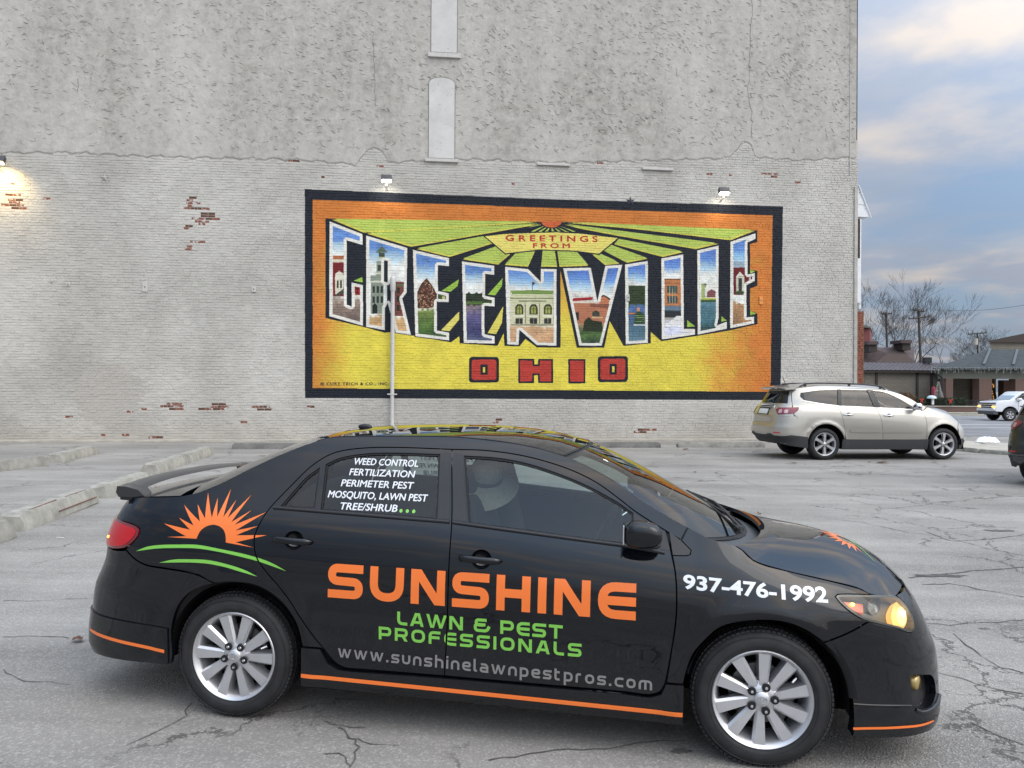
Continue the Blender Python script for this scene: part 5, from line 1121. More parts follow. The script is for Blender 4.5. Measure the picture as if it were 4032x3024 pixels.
def sedan():
    car = empty('sedan', (0, 4.58, 0), rot=(0, .0149, -.1593)); car.rotation_mode = 'XYZ'
    tag(car, 'black sedan with orange SUNSHINE and green LAWN & PEST PROFESSIONALS lettering in the foreground', 'car')
    S = Shape(belt=[(-2.2, 1.10), (-1.9, 1.10), (-1.5, 1.105), (-1.11, 1.08), (-.18, 1.05), (.65, .98), (.88, .955), (1.1, .93), (1.4, .90), (2., .86)],
        Q=[(-1.2, .875), (-.34, .875), (-.25, .872), (-.17, .862), (-.10, .847), (-.04, .826), (0, .806), (.03, .790), (.1, .754), (.2, .705), (.3, .652), (.36, .612), (.40, .575), (.45, .50)],
        low=[(.1, -.05), (.16, -.03), (.24, -.012), (.34, -.010), (.45, -.008), (.6, 0), (.75, .003), (.9, 0), (2, 0)],
        XF=[(.08, 2.17), (.16, 2.225), (.22, 2.24), (.35, 2.245), (.45, 2.24), (.55, 2.205), (.64, 2.165), (.72, 2.12), (.79, 2.07), (.85, 2.0), (.90, 1.86), (.95, 1.7), (1.05, 1.5)],
        XR=[(.1, -2.2), (.2, -2.28), (.27, -2.335), (.35, -2.335), (.44, -2.325), (.5, -2.32), (.6, -2.30), (.66, -2.27), (.75, -2.235), (.85, -2.225), (.95, -2.19), (1.02, -2.16), (1.06, -2.13), (1.15, -2.1), (1.5, -2.0)],
        xcF=1.0, xcR=-1.0, nF=[(.08, 3.7), (.15, 3.6), (.22, 3.4), (.35, 3.15), (.5, 3.0), (.7, 3.0), (.8, 2.7), (.9, 2.3), (1.05, 2.2)], nR=[(.1, 4.6), (.3, 5), (1.0, 5), (1.4, 4.5)], arches=[(-1.28, .315, .40), (1.30, .315, .40)])
    FW, RW, SD = S.wrap(1), S.wrap(-1), S.side
    g = .0028
    ws = [(.347, 1.376), (.464, 1.330), (.570, 1.280), (.639, 1.242), (.723, 1.190), (.829, 1.132), (.886, 1.103), (.958, 1.069)]
    dtop = [(-1.046, 1.194), (-.962, 1.288), (-.869, 1.350), (-.748, 1.378), (-.560, 1.391), (-.232, 1.391), (-.043, 1.390), (.161, 1.367), (.363, 1.318), (.512, 1.258), (.629, 1.185), (.715, 1.126), (.855, 1.049)]
    rdedge = [(-.802, .391), (-.862, .456), (-.932, .55), (-.984, .624), (-1.048, .697), (-1.112, .76), (-1.162, .815), (-1.188, .87), (-1.195, .936), (-1.171, 1.012), (-1.137, 1.078)]
    rarch = [(-1.398, .694), (-1.308, .703), (-1.18, .699), (-1.086, .662), (-1.003, .594), (-.953, .519), (-.928, .442)]
    quarter = [(-.919, .402), (-.821, .399)]+rdedge+dtop+[(.925, 1.012)]+ws[::-1]+[(.154, 1.419), (-.053, 1.442), (-.261, 1.453), (-.575, 1.447), (-.872, 1.434), (-.968, 1.413), (-1.162, 1.333), (-1.305, 1.26), (-1.438, 1.187), (-1.492, 1.158), (-1.556, 1.134), (-1.664, 1.108), (-1.87, 1.09), (-2.07, 1.068), (-2.075, .95)] + \
        [(-1.976, .957), (-1.889, .947), (-1.857, .933), (-1.859, .899), (-1.895, .857), (-1.936, .823), (-1.875, .784), (-1.797, .757), (-1.691, .750), (-1.568, .741), (-1.479, .726)]+rarch
    qc = inset(curve(quarter, step=.03, corner=32), g)
    patch([(qc, [])], SD, .032, flange=.03).build('body_side', M_BLK, car); patch([(qc, [])], SD, .05, flange=.03).mirror().build('body_side', M_BLK, car)
    # doors with window openings and handle wells
    win_r = [(-.891, 1.296), (-.822, 1.330), (-.700, 1.355), (-.554, 1.365), (-.289, 1.366), (-.258, 1.058), (-.868, 1.076)]
    win_q = [(-1.087, 1.081), (-1.036, 1.156), (-.980, 1.230), (-.918, 1.281), (-.900, 1.082)]
    win_f = [(-.165, 1.363), (.012, 1.357), (.165, 1.335), (.316, 1.295), (.465, 1.243), (.611, 1.176), (.700, 1.122), (.706, 1.000), (.645, .985), (.194, 1.022), (-.097, 1.044)]
    rdoor = [(-.190, .311), (-.61, .310), (-.70, .312), (-.751, .337)]+rdedge+dtop[:6]+[(-.182, 1.04), (-.178, .906), (-.179, .578)]
    fdoor = [(-.190, .311), (-.179, .578), (-.178, .906), (-.182, 1.04), (-.232, 1.391)]+dtop[6:]+[(.869, 1.003), (.882, .945), (.897, .880), (.905, .786), (.903, .654), (.880, .470), (.860, .359), (.839, .320), (.795, .302), (.678, .306), (.31, .308)]
    for nm, outl, wins, hx, hz in (('rear_door', rdoor, [win_q, win_r], -.983, .926), ('front_door', fdoor, [win_f], -.020, .885)):
        oc = inset(curve(outl, step=.028, corner=35), g); hs = [curve(w_, step=.03, corner=30) for w_ in wins]; well = circ(hx, hz, .050, 26, ry=.046)
        m_ = patch([(oc, hs+[well])], SD, .03, flange=.022)
        for mir in (0, 1):
            d = (m_.mirror() if mir else m_).build(nm, M_BLK, car); f2 = (lambda a: a.mirror()) if mir else (lambda a: a)
            for k, w_ in enumerate(wins):
                wo_ = inset(curve(w_, step=.035, corner=30), -.006)
                gp = f2(patch([(wo_, [])], SD, .06, off=-.012, flange=.0)); gp.build('window_glass', M_GLS, d)
                fr = f2(patch([(inset(curve(w_, step=.03, corner=30), -.004), [inset(curve(w_, step=.03, corner=30), .009)])], SD, 0, off=-.006, flange=.01)); fr.build('window_seal', M_RUB, d)
            # handle well, grip and lock
            c3 = S.side(np.array([hx]), np.array([hz]))[0][0]; T = Matrix.Translation((hx, c3[1]+.004, hz))
            q = MB(); q.lathe([(.0505, -.004), (.048, .004), (.036, .022), (.001, .030)], 28, T @ Matrix.Scale(.93, 4, (0, 0, 1))); f2(q).build('handle_well', M_BLK, d, 60)
            q = MB(); n_ = 12; pts = []
            for i in range(n_+1):
                u = -1+2*i/n_; x_ = hx-.005+u*.108; yy_ = S.side(np.array([x_]), np.array([hz]))[0][0][1]; pts.append((x_, yy_-.030+.012*u*u+(.012 if abs(u) > .95 else 0), hz+.002-.004*u))
            def oval(pts, a, b_):
                qq = MB(); vs = []; m2 = 14
                for i, p_ in enumerate(pts):
                    e_ = [.35, .85][0] if i in (0, len(pts)-1) else (.8 if i in (1, len(pts)-2) else 1)
                    for k2 in range(m2): t_ = 2*math.pi*k2/m2; vs.append((p_[0], p_[1]+a*e_*math.cos(t_), p_[2]+b_*e_*math.sin(t_)))
                qq.add(vs, [(i*m2+k2, (i+1)*m2+k2, (i+1)*m2+(k2+1) % m2, i*m2+(k2+1) % m2) for i in range(len(pts)-1) for k2 in range(m2)]+[tuple(range(m2)), tuple((len(pts)-1)*m2+k2 for k2 in range(m2))[::-1]]); return qq
            f2(oval(pts, .011, .0165)).build('door_handle', M_BLK, d, 60)
            q = MB(); q.box(hx-.113, hx-.060, c3[1]-.020, c3[1]+.01, hz-.015, hz+.018, .009); f2(q).build('handle_escutcheon', M_BLK, d, 40)
    # window-line moulding and door dividers
    for mir in (0, 1):
        f2 = (lambda a: a.mirror()) if mir else (lambda a: a)
        for a, b_ in ((-1.120, -.194), (-.178, .850)):
            xs_ = np.linspace(a, b_, 16); zl = np.interp(xs_, [-1.126, -.185, .654, .882], [1.073, 1.044, .974, .946])+.004
            P, _n = S.side(xs_, zl); q = MB(); q.tube([tuple(p+np.array([0, -.001, 0])) for p in P], .0095, 8); f2(q).build('belt_moulding', M_SAT, car, 60)
        # satin black frames at the middle pillar
        for pl in ([(-.285, 1.368), (-.240, 1.376), (-.196, 1.060), (-.252, 1.060)], [(-.224, 1.376), (-.172, 1.370), (-.106, 1.050), (-.176, 1.058)], [(.703, 1.118), (.845, 1.046), (.875, .962), (.710, .996)]):
            f2(patch([(curve(pl, step=.05, corner=20), [])], SD, .05, off=.0012, flange=0)).build('pillar_trim', M_SAT, car)
        # small triangular panel ahead of the door
        f2(patch([(curve([(.872, 1.045), (.925, 1.008), (.970, .968), (.966, .952), (.95, .947), (.888, .946)], step=.02, corner=35), [])], SD, .03, off=.001, flange=.01)).build('corner_panel', M_SAT, car)
    # front wing
    hoodl = [(1.170, .997), (1.188, .988), (1.210, .975), (1.235, .950), (1.259, .933), (1.310, .914), (1.384, .897), (1.472, .878), (1.567, .858), (1.663, .836), (1.746, .814), (1.778, .800)]
    headP = [(1.625, .788), (1.635, .795), (1.687, .794), (1.802, .784), (1.866, .777), (1.942, .761), (1.980, .732), (2.011, .685), (2.025, .646), (2.017, .614), (1.994, .610), (1.969, .618), (1.922, .639), (1.825, .670), (1.747, .695), (1.696, .723), (1.648, .761)]
    farch = [(1.562, .599), (1.479, .652), (1.388, .682), (1.289, .686), (1.189, .672), (1.099, .641), (1.033, .575), (.985, .51), (.957, .428), (.944, .366)]
    wing = [(.868, .366), (.882, .47), (.905, .654), (.907, .786), (.899, .880), (.886, .944), (.95, .945), (.968, .951), (.973, .968), (.929, 1.009), (.960, 1.067), (1.018, 1.040), (1.069, 1.022), (1.129, 1.006)]+hoodl+[(1.800, .787), (1.687, .797), (1.635, .798), (1.622, .789), (1.646, .759), (1.694, .721), (1.745, .693), (1.770, .684), (1.667, .635)]+farch
    wc = inset(curve(wing, step=.028, corner=32), g*.9)
    patch([(wc, [])], SD, .03, flange=.025).build('front_wing', M_BLK, car); patch([(wc, [])], SD, .05, flange=.025).mirror().build('front_wing', M_BLK, car)
    # front bumper (wraps round the nose)
    sideF = S.T([(1.770, .680), (1.667, .631), (1.566, .594), (1.624, .537), (1.663, .477), (1.686, .417), (1.701, .332), (1.701, .178), (1.812, .168), (1.92, .163), (2.009, .160), (2.10, .158)])
    topF = S.T([(1.825, .668), (1.922, .637), (1.969, .616), (1.994, .607), (2.020, .612), (2.029, .646), (2.015, .686), (1.984, .734), (1.948, .765)])
    half = sideF+[(1.25, .150)]; tp = topF+[(1.22, .766), (1.40, .762)]
    loop = [half[0]]+half[1:]+[(math.pi-a, b) for a, b in half[::-1]]+[(math.pi-a, b) for a, b in tp]+tp[::-1]
    loop = curve(loop, step=.03, corner=30)
    fogP = S.T([(1.980, .421), (1.999, .424), (2.06, .412), (2.115, .392), (2.140, .350), (2.145, .300), (2.110, .266), (2.064, .262), (2.010, .272), (1.991, .296)]); fogF = [(math.pi-a, b) for a, b in fogP]
    grille = curve([(1.24, .700), (1.30, .612), (1.42, .598), (1.72, .598), (math.pi-1.30, .612), (math.pi-1.24, .700), (1.75, .706), (1.39, .706)], step=.03, corner=30)
    intake = curve([(1.30, .44), (1.33, .30), (1.40, .262), (math.pi-1.40, .262), (math.pi-1.33, .30), (math.pi-1.30, .44), (1.78, .47), (1.36, .47)], step=.03, corner=30)
    patch([(inset(loop, .002), [grille, intake, curve(fogP, step=.02, corner=40), curve(fogF, step=.02, corner=40)])], FW, .03, flange=.045).build('front_bumper', M_BLK, car)
    gm = MB()
    for z_ in (.62, .655, .69):
        pts = [tuple(S.wp(np.array([t_]), np.array([z_]), 1)[0]+np.array([-.03, 0, 0])) for t_ in np.linspace(1.25, math.pi-1.25, 15)]; gm.tube(pts, .008, 6)
    gm.build('grille_bars', M_SAT, car, 60)
    patch([(rrect(1.22, .24, math.pi-1.22, .72, .02), [])], FW, .08, off=-.07, flange=0).build('intake_backing', M_VOID, car)
    q = MB(); gl = [(math.cos(2*math.pi*i/24)*.052, math.sin(2*math.pi*i/24)*.036) for i in range(25)]
    q.tube([(2.168, y_, .655+z_*.9) for y_, z_ in gl], .0045, 6, False); q.tube([(2.171, y_*.35, .655+z_*.85) for y_, z_ in gl], .004, 6, False); q.tube([(2.171, y_*.8, .668+z_*.35) for y_, z_ in gl], .004, 6, False); q.build('nose_emblem', M_CHROME, car, 60)
    # number plate area is bare on the nose; fog lamps in their recesses
    for mir in (0, 1):
        f2 = (lambda a: a.mirror()) if mir else (lambda a: a)
        f2(patch([(curve(fogP, step=.03, corner=40), [])], FW, .05, off=-.045, flange=0)).build('fog_recess', M_SAT, car)
        c3 = S.wp(np.array([S.t(2.045, .365)]), np.array([.362]), 1)[0]; T = Matrix.Translation(tuple(c3+np.array([-.005, .02, .01]))) @ Matrix.Rotation(R(52), 4, 'Z')
        q = MB(); q.lathe([(.001, .0), (.030, .002), (.037, .010), (.040, .04)], 24, T); fg = f2(q).build('fog_lamp', mat('fog_lens', (.42, .30, .10), .15, coat=1, metal=.4), car, 50)
        sh = S.T([(1.999, .262), (2.06, .246), (2.10, .244), (2.167, .246)]); 
        P = [tuple(p) for p in S.wp(np.array([a for a, b in S.T([(1.703, .322), (1.78, .313), (1.86, .307), (1.93, .300), (1.980, .293)])]), np.array([.322, .313, .307, .300, .293]), 1)]
        q = MB(); q.tube([(p[0], p[1]-.004, p[2]) for p in P], .0055, 8); f2(q).build('lip_edge', M_BLK, car, 60)
        P2 = [(2.000, .272), (2.03, .255), (2.06, .250), (2.10, .250), (2.14, .255), (2.175, .275)]
        P = S.wp(np.array([S.t(*p) for p in P2]), np.array([p[1] for p in P2]), 1); _, nn2 = FW(np.array([S.t(*p) for p in P2]), np.array([p[1] for p in P2]))
        q = MB(); q.tube([tuple(a+b*.004) for a, b in zip(P, nn2)], .0095, 8); f2(q).build('fog_surround', M_BLK, car, 60)
    lipL = S.T([(1.703, .312), (1.844, .300), (1.987, .285), (2.05, .247), (2.12, .243)])+[(1.25, .235)]
    lipB = S.T([(1.703, .176), (1.812, .166), (1.92, .160), (2.009, .156)])+[(1.25, .146)]
    lp = lipL+[(math.pi-a, b) for a, b in lipL[::-1]]+[(math.pi-a, b) for a, b in lipB]+lipB[::-1]
    patch([(curve(lp, step=.03, corner=30), [])], FW, .035, off=.006, flange=.02).build('front_lip', M_BLK, car)
    # orange pin-stripes low on the body
    st = S.T([(1.701, .221), (1.813, .217), (1.924, .213), (2.021, .205), (2.103, .199), (2.114, .190), (2.026, .194), (1.923, .202), (1.812, .206), (1.702, .209)])
    stf = patch([(curve(st, step=.02, corner=40), [])], FW, .02, off=.0075, flange=0)
    stf.build('orange_stripe', M_ORG, car); stf.mirror().build('orange_stripe', M_ORG, car)
    # headlamps
    hp = S.T(headP); hc = curve(hp, step=.018, corner=45)
    M_LENS = MATS.get('lamp_lens') or glass('lamp_lens', (.86, .87, .84), .9)
    for mir in (0, 1):
        f2 = (lambda a: a.mirror()) if mir else (lambda a: a)
        lens = f2(patch([(inset(hc, .001), [])], FW, .025, off=.003, flange=.004)).build('headlamp', M_LENS, car)
        f2(patch([(inset(hc, .0005), [])], FW, .03, off=-.055, flange=0)).build('lamp_housing', mat('lamp_housing', (.20, .20, .19), .35, .5), lens)
        f2(patch([(hc, [inset(hc, .0085)])], FW, 0, off=.0025, flange=.05)).build('lamp_bezel', mat('lamp_bezel', (.16, .165, .16), .35, .3), lens)
        am = S.T([(1.665, .771), (1.759, .757), (1.755, .711), (1.704, .738)])
        f2(patch([(curve(am, step=.02, corner=25), [])], FW, .02, off=-.012, flange=.02)).build('amber_reflector', mat('amber_plastic', lin(214, 86, 24)[:3], .25, coat=1, emit=lin(230, 96, 20), emit_s=.25), lens)
        c3 = S.wp(np.array([S.t(1.702, .756)]), np.array([.755]), 1)[0]
        q = blob(c3[0], c3[1]+.006, c3[2], .010, .010, .007, 2, 8); f2(q).build('side_bulb', mat('amber_glow', (1, .5, .05), .4, emit=(1, .55, .06, 1), emit_s=9), lens, 60)
        oval = [(1.962+.050*math.cos(R(k_))+.012*math.sin(R(k_)), .686+.058*math.sin(R(k_))-.010*math.cos(R(k_))) for k_ in range(0, 360, 15)]
        f2(patch([(S.T(oval), [])], FW, .02, off=-.018, flange=.03)).build('bowl_glow', mat('warm_bowl_glow', (.80, .60, .30), .22, .6, emit=(1, .52, .12, 1), emit_s=.95), lens)  # oval patch: the bulb's glow on the reflector put in as emission
        ov2 = [(1.972+.030*math.cos(R(k_)), .682+.040*math.sin(R(k_))) for k_ in range(0, 360, 15)]
        f2(patch([(S.T(ov2), [])], FW, .02, off=-.0165, flange=0)).build('core_glow', mat('warm_core_glow', (.9, .7, .4), .2, .4, emit=(1, .62, .20, 1), emit_s=2.0), lens)  # brighter middle of that glow, also set as emission
        c3 = S.wp(np.array([S.t(1.980, .684)]), np.array([.684]), 1)[0]
        q = blob(c3[0]-.010, c3[1]+.012, c3[2]+.002, .013, .009, .019, 2.2, 10); f2(q).build('bulb', mat('headlamp_glow', (1, .9, .6), .4, emit=(1, .74, .30, 1), emit_s=2.6), lens, 60)
        c3 = S.wp(np.array([S.t(1.84, .735)]), np.array([.735]), 1)[0]; T = Matrix.Translation(tuple(c3+np.array([-.02, .03, 0]))) @ Matrix.Rotation(R(38), 4, 'Z')
        q = MB(); q.lathe([(.001, .03), (.030, .022), (.042, .005), (.045, -.002)], 28, T); f2(q).build('inner_bowl', mat('dim_reflector', (.42, .40, .37), .25, .8), lens, 60)
    # rear bumper, tail panel, lamps
    sideR = S.T([(-1.935, .817), (-1.875, .780), (-1.797, .753), (-1.691, .745), (-1.568, .736), (-1.479, .721), (-1.400, .690), (-1.455, .675), (-1.541, .632), (-1.605, .554), (-1.640, .44), (-1.632, .30), (-1.64, .256), (-1.9, .250), (-2.15, .245)], -1)
    half = sideR+[(1.2, .235)]; tp = S.T([(-2.0, .806), (-2.12, .806)], -1)+[(1.35, .80)]
    loop = curve([*half]+[(math.pi-a, b) for a, b in half[::-1]]+[(math.pi-a, b) for a, b in tp]+tp[::-1], step=.03, corner=30)
    patch([(inset(loop, .002), [])], RW, .035, flange=.03).build('rear_bumper', M_BLK, car)
    pl = curve([*S.T([(-1.66, .440), (-1.80, .445), (-1.95, .450), (-2.186, .452)], -1), (1.30, .452), (math.pi-1.30, .452)]+[(math.pi-a, b) for a, b in S.T([(-2.186, .452), (-1.95, .450), (-1.80, .445), (-1.66, .440)], -1)]+[(math.pi-a, b) for a, b in S.T([(-1.655, .256), (-1.9, .248), (-2.15, .243)], -1)]+[(math.pi-1.2, .232), (1.2, .232)]+S.T([(-2.15, .243), (-1.9, .248), (-1.655, .256)], -1), step=.03, corner=30)
    patch([(pl, [])], RW, .035, off=.010, flange=.014).build('rear_valance', M_BLK, car)
    t0 = S.t(-2.06, 1.0, -1)
    patch([(rrect(t0, .806, math.pi-t0, 1.066, .004), [])], RW, .035, off=-.001, flange=0).build('boot_face', M_BLK, car)
    patch([(rrect(1.45, .85, math.pi-1.45, .97, .01), [])], RW, .1, off=.004, flange=.004).build('number_plate', M_WHT, car)
    patch([(rrect(1.38, .985, math.pi-1.38, 1.01, .008), [])], RW, .1, off=.008, flange=.008).build('boot_garnish', M_CHROME, car)
    lam = S.T([(-1.976, .955), (-1.889, .945), (-1.859, .931), (-1.862, .899), (-1.897, .859), (-1.941, .832), (-2.018, .816), (-2.069, .812)], -1)
    lam = lam+[(1.10, .815), (1.26, .84), (1.27, .94), (1.08, .962)]; lc = curve(lam, step=.02, corner=50)
    stR = S.T([(-1.674, .331), (-1.80, .342), (-1.95, .352), (-2.063, .359), (-2.20, .366)], -1)+[(1.02, .372)]
    stp = stR+[(a, b-.017) for a, b in stR[::-1]]
    for mir in (0, 1):
        f2 = (lambda a: a.mirror()) if mir else (lambda a: a)
        L_ = f2(patch([(lc, [])], RW, .022, off=.006, flange=.02)).build('tail_lamp', M_RDK, car)
        f2(patch([(inset(lc, .013), [])], RW, .022, off=.0085, flange=.003)).build('lens_panel', M_RED, L_)
        P, nn2 = RW(np.array([.985, .985]), np.array([.862, .846]))
        q = blob(*(P[0]+nn2[0]*.006), .011, .007, .008, 2, 8); f2(q).build('tail_bulb', mat('tail_glow', (1, .3, .05), .4, emit=(1, .25, .04, 1), emit_s=6), L_, 60)
        f2(patch([(curve(stp, step=.03, corner=40), [])], RW, .02, off=.0115, flange=0)).build('orange_stripe', M_ORG, car)
        # sill skirt
        sk = [(-.919, .399), (-.825, .396), (-.785, .328), (-.734, .302), (-.693, .297), (-.19, .301), (.31, .299), (.678, .297), (.795, .292), (.846, .310), (.868, .361), (.944, .362), (.943, .176), (-.919, .208)]
        f2(patch([(curve(sk, step=.04, corner=32), [])], SD, .04, off=.012, flange=.03)).build('side_skirt', M_BLK, car)
        ss = resample([(-.917, .270), (0, .2545), (.941, .238), (.941, .2185), (0, .235), (-.917, .2505)], .03)
        f2(patch([(ss, [])], SD, .03, off=.0145, flange=0)).build('orange_stripe', M_ORG, car)
    # top: boot lid, rear window, roof, windscreen, scuttle, bonnet
    def e(x, z): return x, float(S.Y(x, z)), z
    rows = []
    def row(w_, x, z, xc, zc): rows.append((w_, *e(x, z), xc, zc))
    row(0, -2.065, 1.068, -2.165, 1.072); row(.6, -1.87, 1.09, -1.97, 1.105); row(1, -1.664, 1.108, -1.79, 1.120)
    rk = Ribs(rows); r2_ = []
    rows = []; row(0, -1.60, 1.118, -1.79, 1.135); row(.2, -1.556, 1.134, -1.68, 1.190); row(.4, -1.438, 1.187, -1.53, 1.262); row(.65, -1.305, 1.26, -1.36, 1.335); row(.85, -1.162, 1.333, -1.19, 1.395); row(1, -.968, 1.413, -1.00, 1.438)
    rg = Ribs(rows)
    rows = []; row(0, -.968, 1.413, -1.0, 1.438); row(.12, -.872, 1.434, -.85, 1.458); row(.35, -.575, 1.447, -.5, 1.476); row(.6, -.261, 1.453, -.2, 1.482); row(.75, -.053, 1.442, .04, 1.474); row(.88, .154, 1.419, .25, 1.449); row(1, .347, 1.376, .44, 1.405)
    rf = Ribs(rows)
    rows = []; row(0, .347, 1.376, .44, 1.405); row(.15, .464, 1.330, .58, 1.350); row(.3, .570, 1.280, .71, 1.290); row(.42, .639, 1.242, .80, 1.244); row(.55, .723, 1.190, .90, 1.190); row(.7, .829, 1.132, 1.03, 1.120); row(.8, .886, 1.103, 1.11, 1.077); row(.9, .958, 1.069, 1.21, 1.023); row(1, 1.06, 1.020, 1.33, .962)
    rw = Ribs(rows)
    rows = []; row(0, 1.175, .994, 1.385, .985); row(.06, 1.210, .975, 1.42, .984); row(.13, 1.259, .933, 1.47, .976); row(.27, 1.384, .897, 1.58, .960); row(.45, 1.567, .858, 1.74, .940); row(.65, 1.746, .814, 1.89, .902); row(.75, 1.802, .787, 1.95, .878); row(.86, 1.866, .777, 2.02, .838); row(1, 1.946, .762, 2.10, .766)
    rh = Ribs(rows, 2.3)
    rk.grid(0, 1, -.985, .985, 12, 24, skirt=.02).build('boot_lid', M_BLK, car)
    rf.grid(0, 1, -1, 1, 30, 40, skirt=.02).build('roof', M_BLK, car)
    rh.grid(0.005, .985, -.992, .992, 34, 44, skirt=.02).build('bonnet', M_BLK, car)
    for rb_, nm, mm, qa in ((rg, 'rear_window', M_GLW, .93), (rw, 'windscreen', M_GLW, .955)):
        g_ = rb_.grid(.02, .98, -.995, .995, 16, 26, off=-.004); g_.build(nm, mm, car)
        for a, b_, c_, d_ in ((0, 1, qa, 1), (0, 1, -1, -qa), (0, .045, -qa, qa), (.94, 1, -qa, qa)): rb_.grid(a, b_, c_, d_, 14, 10, off=-.007).build('glass_border', M_RUB, car)
    rows = [(0, 1.045, .745, 1.012, 1.315, .955), (1, 1.20, .745, .945, 1.41, .925)]
    Ribs(rows).grid(0, 1, -1, 1, 4, 20).build('scuttle', mat('scuttle_plastic', (.05, .055, .06), .5), car)
    for s_ in (-1, 1):   # strips closing the top edges
        P = [tuple(v) for v in rf.P(np.linspace(0, 1, 20), np.full(20, s_*.985))]; q = MB(); q.tube([(a, b, c-.001) for a, b, c in P], .003, 6); q.build('roof_moulding', M_SAT, car, 60)
    P = rf.P(np.full(13, .995), np.linspace(-.97, .97, 13)); q = MB(); q.tube([tuple(v) for v in P], .0025, 6); q.build('windscreen_seal', M_RUB, car, 60)
    # wipers
    for (x0, y0, x1, y1) in ((1.255, -.30, 1.12, .22), (1.24, .18, 1.08, .60)):
        q = MB(); q.tube([(x0, y0, 1.005), ((x0+x1)/2+.03, (y0+y1)/2, 1.035), (x1, y1, 1.055)], [.011, .008, .006], 8); q.build('wiper_arm', M_SAT, car, 60)
        q = MB(); q.tube([(x0-.03, y0-.22, 1.03), (x1+.02, y1-.1, 1.05), (x1-.03, y1+.16, 1.05)], .007, 6); q.build('wiper_blade', M_RUB, car, 60)
        q = MB(); q.lathe([(.001, .03), (.02, .025), (.024, 0)], 14, Matrix.Translation((x0, y0, .985)), 'z'); q.build('wiper_pivot', M_SAT, car, 60)
    # spoiler standing on the boot lid
    sp = MB(); n_ = 60; vs = []
    for i in range(n_+1):
        u = -1+2*i/n_; y_ = u*.70; k = 1-abs(u)**2.6; xb = -2.085-.045*k; zt = 1.117+.034*k; cs = [(xb, zt+.004), (xb+.045, zt+.009), (xb+.110, zt-.004), (xb+.122, zt-.011), (xb+.08, zt-.014), (xb+.01, zt-.014), (xb-.005, zt-.006)]
        if abs(u) > .90: cs = [(xb, 1.133), (xb+.05, 1.134), (xb+.125, 1.118), (xb+.165, 1.086), (xb+.10, 1.078), (xb+.01, 1.075), (xb-.006, 1.10)]
        elif abs(u) > .84: cs = [(xb, zt+.010), (xb+.045, zt+.014), (xb+.125, zt-.010), (xb+.16, zt-.036), (xb+.10, zt-.044), (xb+.01, zt-.048), (xb-.006, zt-.008)]
        vs += [(x_, y_, z_) for x_, z_ in cs]
    m_ = 7; sp.add(vs, [(i*m_+j, i*m_+(j+1) % m_, (i+1)*m_+(j+1) % m_, (i+1)*m_+j) for i in range(n_) for j in range(m_)]+[tuple(range(m_))[::-1], tuple(n_*m_+j for j in range(m_))])
    sp.build('spoiler', mat('spoiler_paint', (.016, .017, .020), .32, coat=.5, coat_r=.12), car, 30)
    for s_ in (-1, 1): MB().box(-2.08, -1.975, s_*.655-.03, s_*.655+.03, 1.055, 1.09, .01).build('spoiler_foot', M_SAT, car)
    # roof aerial base
    q = blob(-.93, 0, 1.456, .045, .018, .018, 2.2, 8); q.build('aerial_base', M_SAT, car, 60)
    # door mirrors
    for mir in (0, 1):
        f2 = (lambda a: a.mirror()) if mir else (lambda a: a)
        def fx(a, b, c): return (a*(1-.10*(c > 0)*c)-.18*a*abs(a)*0, b, c*(1-.16*max(0, a)))
        q = blob(.745, -.955, 1.062, .088, .060, .062, 3.0, 22, fx); mr_ = f2(q).build('door_mirror', M_BLK, car, 180)
        q = MB(); q.box(.655, .662, -.999, -.912, 1.018, 1.106, .004); f2(q).build('mirror_glass', M_CHROME, mr_)
        q = blob(.765, -.875, 1.002, .065, .050, .020, 2.4, 10); f2(q).build('mirror_foot', M_SAT, mr_, 180)
    # lettering and logo on the side
    seam = curve([(-.190, .311), (-.179, .578), (-.178, .906), (-.182, 1.04)], closed=False, step=.05); cutA = [(x-.0045, z) for x, z in seam]+[(x+.0045, z) for x, z in seam[::-1]]
    rs = curve(rdedge, closed=False, step=.03, corner=90); cutB = [(x-.0045, z) for x, z in rs]+[(x+.0045, z) for x, z in rs[::-1]]
    def decal(nm, shapes, m_, cuts=(), sp_=.03, off=.0016, far=True, label=None, parent=car):
        shp = [(resample(o_), [resample(q_) for q_ in h_]) for o_, h_ in shapes]; d = patch(shp, SD, sp_, off=off, flange=0, cuts=cuts); o_ = d.build(nm, m_, parent)
        if label: o_['label'] = label
        return o_
    W1 = {'I': .25, 'N': 1.02, 'S': 1.08, 'U': 1.03, 'H': .98, 'E': 1.05}
    decal('lettering_sunshine', lettering('SUNSHINE', W1, .245, -.789, .658, .721, .646, .168), M_ORG, [cutA], label='orange word SUNSHINE')
    W2 = {'L': .78, 'A': 1.05, 'W': 1.55, 'N': 1.02, '&': 1.15, 'P': 1.0, 'E': .95, 'S': 1.0, 'T': 1.0, ' ': .42, 'R': 1.02, 'O': 1.08, 'F': .92, 'I': .24}
    for wd_, sh_ in zip(('LAWN', 'ampersand', 'PEST'), lettering('LAWN & PEST', W2, .22, -.430, .545, .382, .533, .066)): decal('lettering_'+wd_.lower(), sh_, M_GRN, [cutA] if wd_ == 'LAWN' else (), label='green '+('word ' if wd_ != 'ampersand' else '')+wd_)
    decal('lettering_professionals', lettering('PROFESSIONALS', W2, .22, -.524, .466, .472, .453, .064), M_GRN, [cutA], label='green word PROFESSIONALS')
    W3 = {'w': 1.12, '.': .2, 's': .66, 'u': .68, 'n': .68, 'h': .68, 'i': .16, 'e': .68, 'l': .28, 'a': .68, 'p': .68, 't': .5, 'r': .5, 'o': .7, 'c': .66, 'm': 1.0}
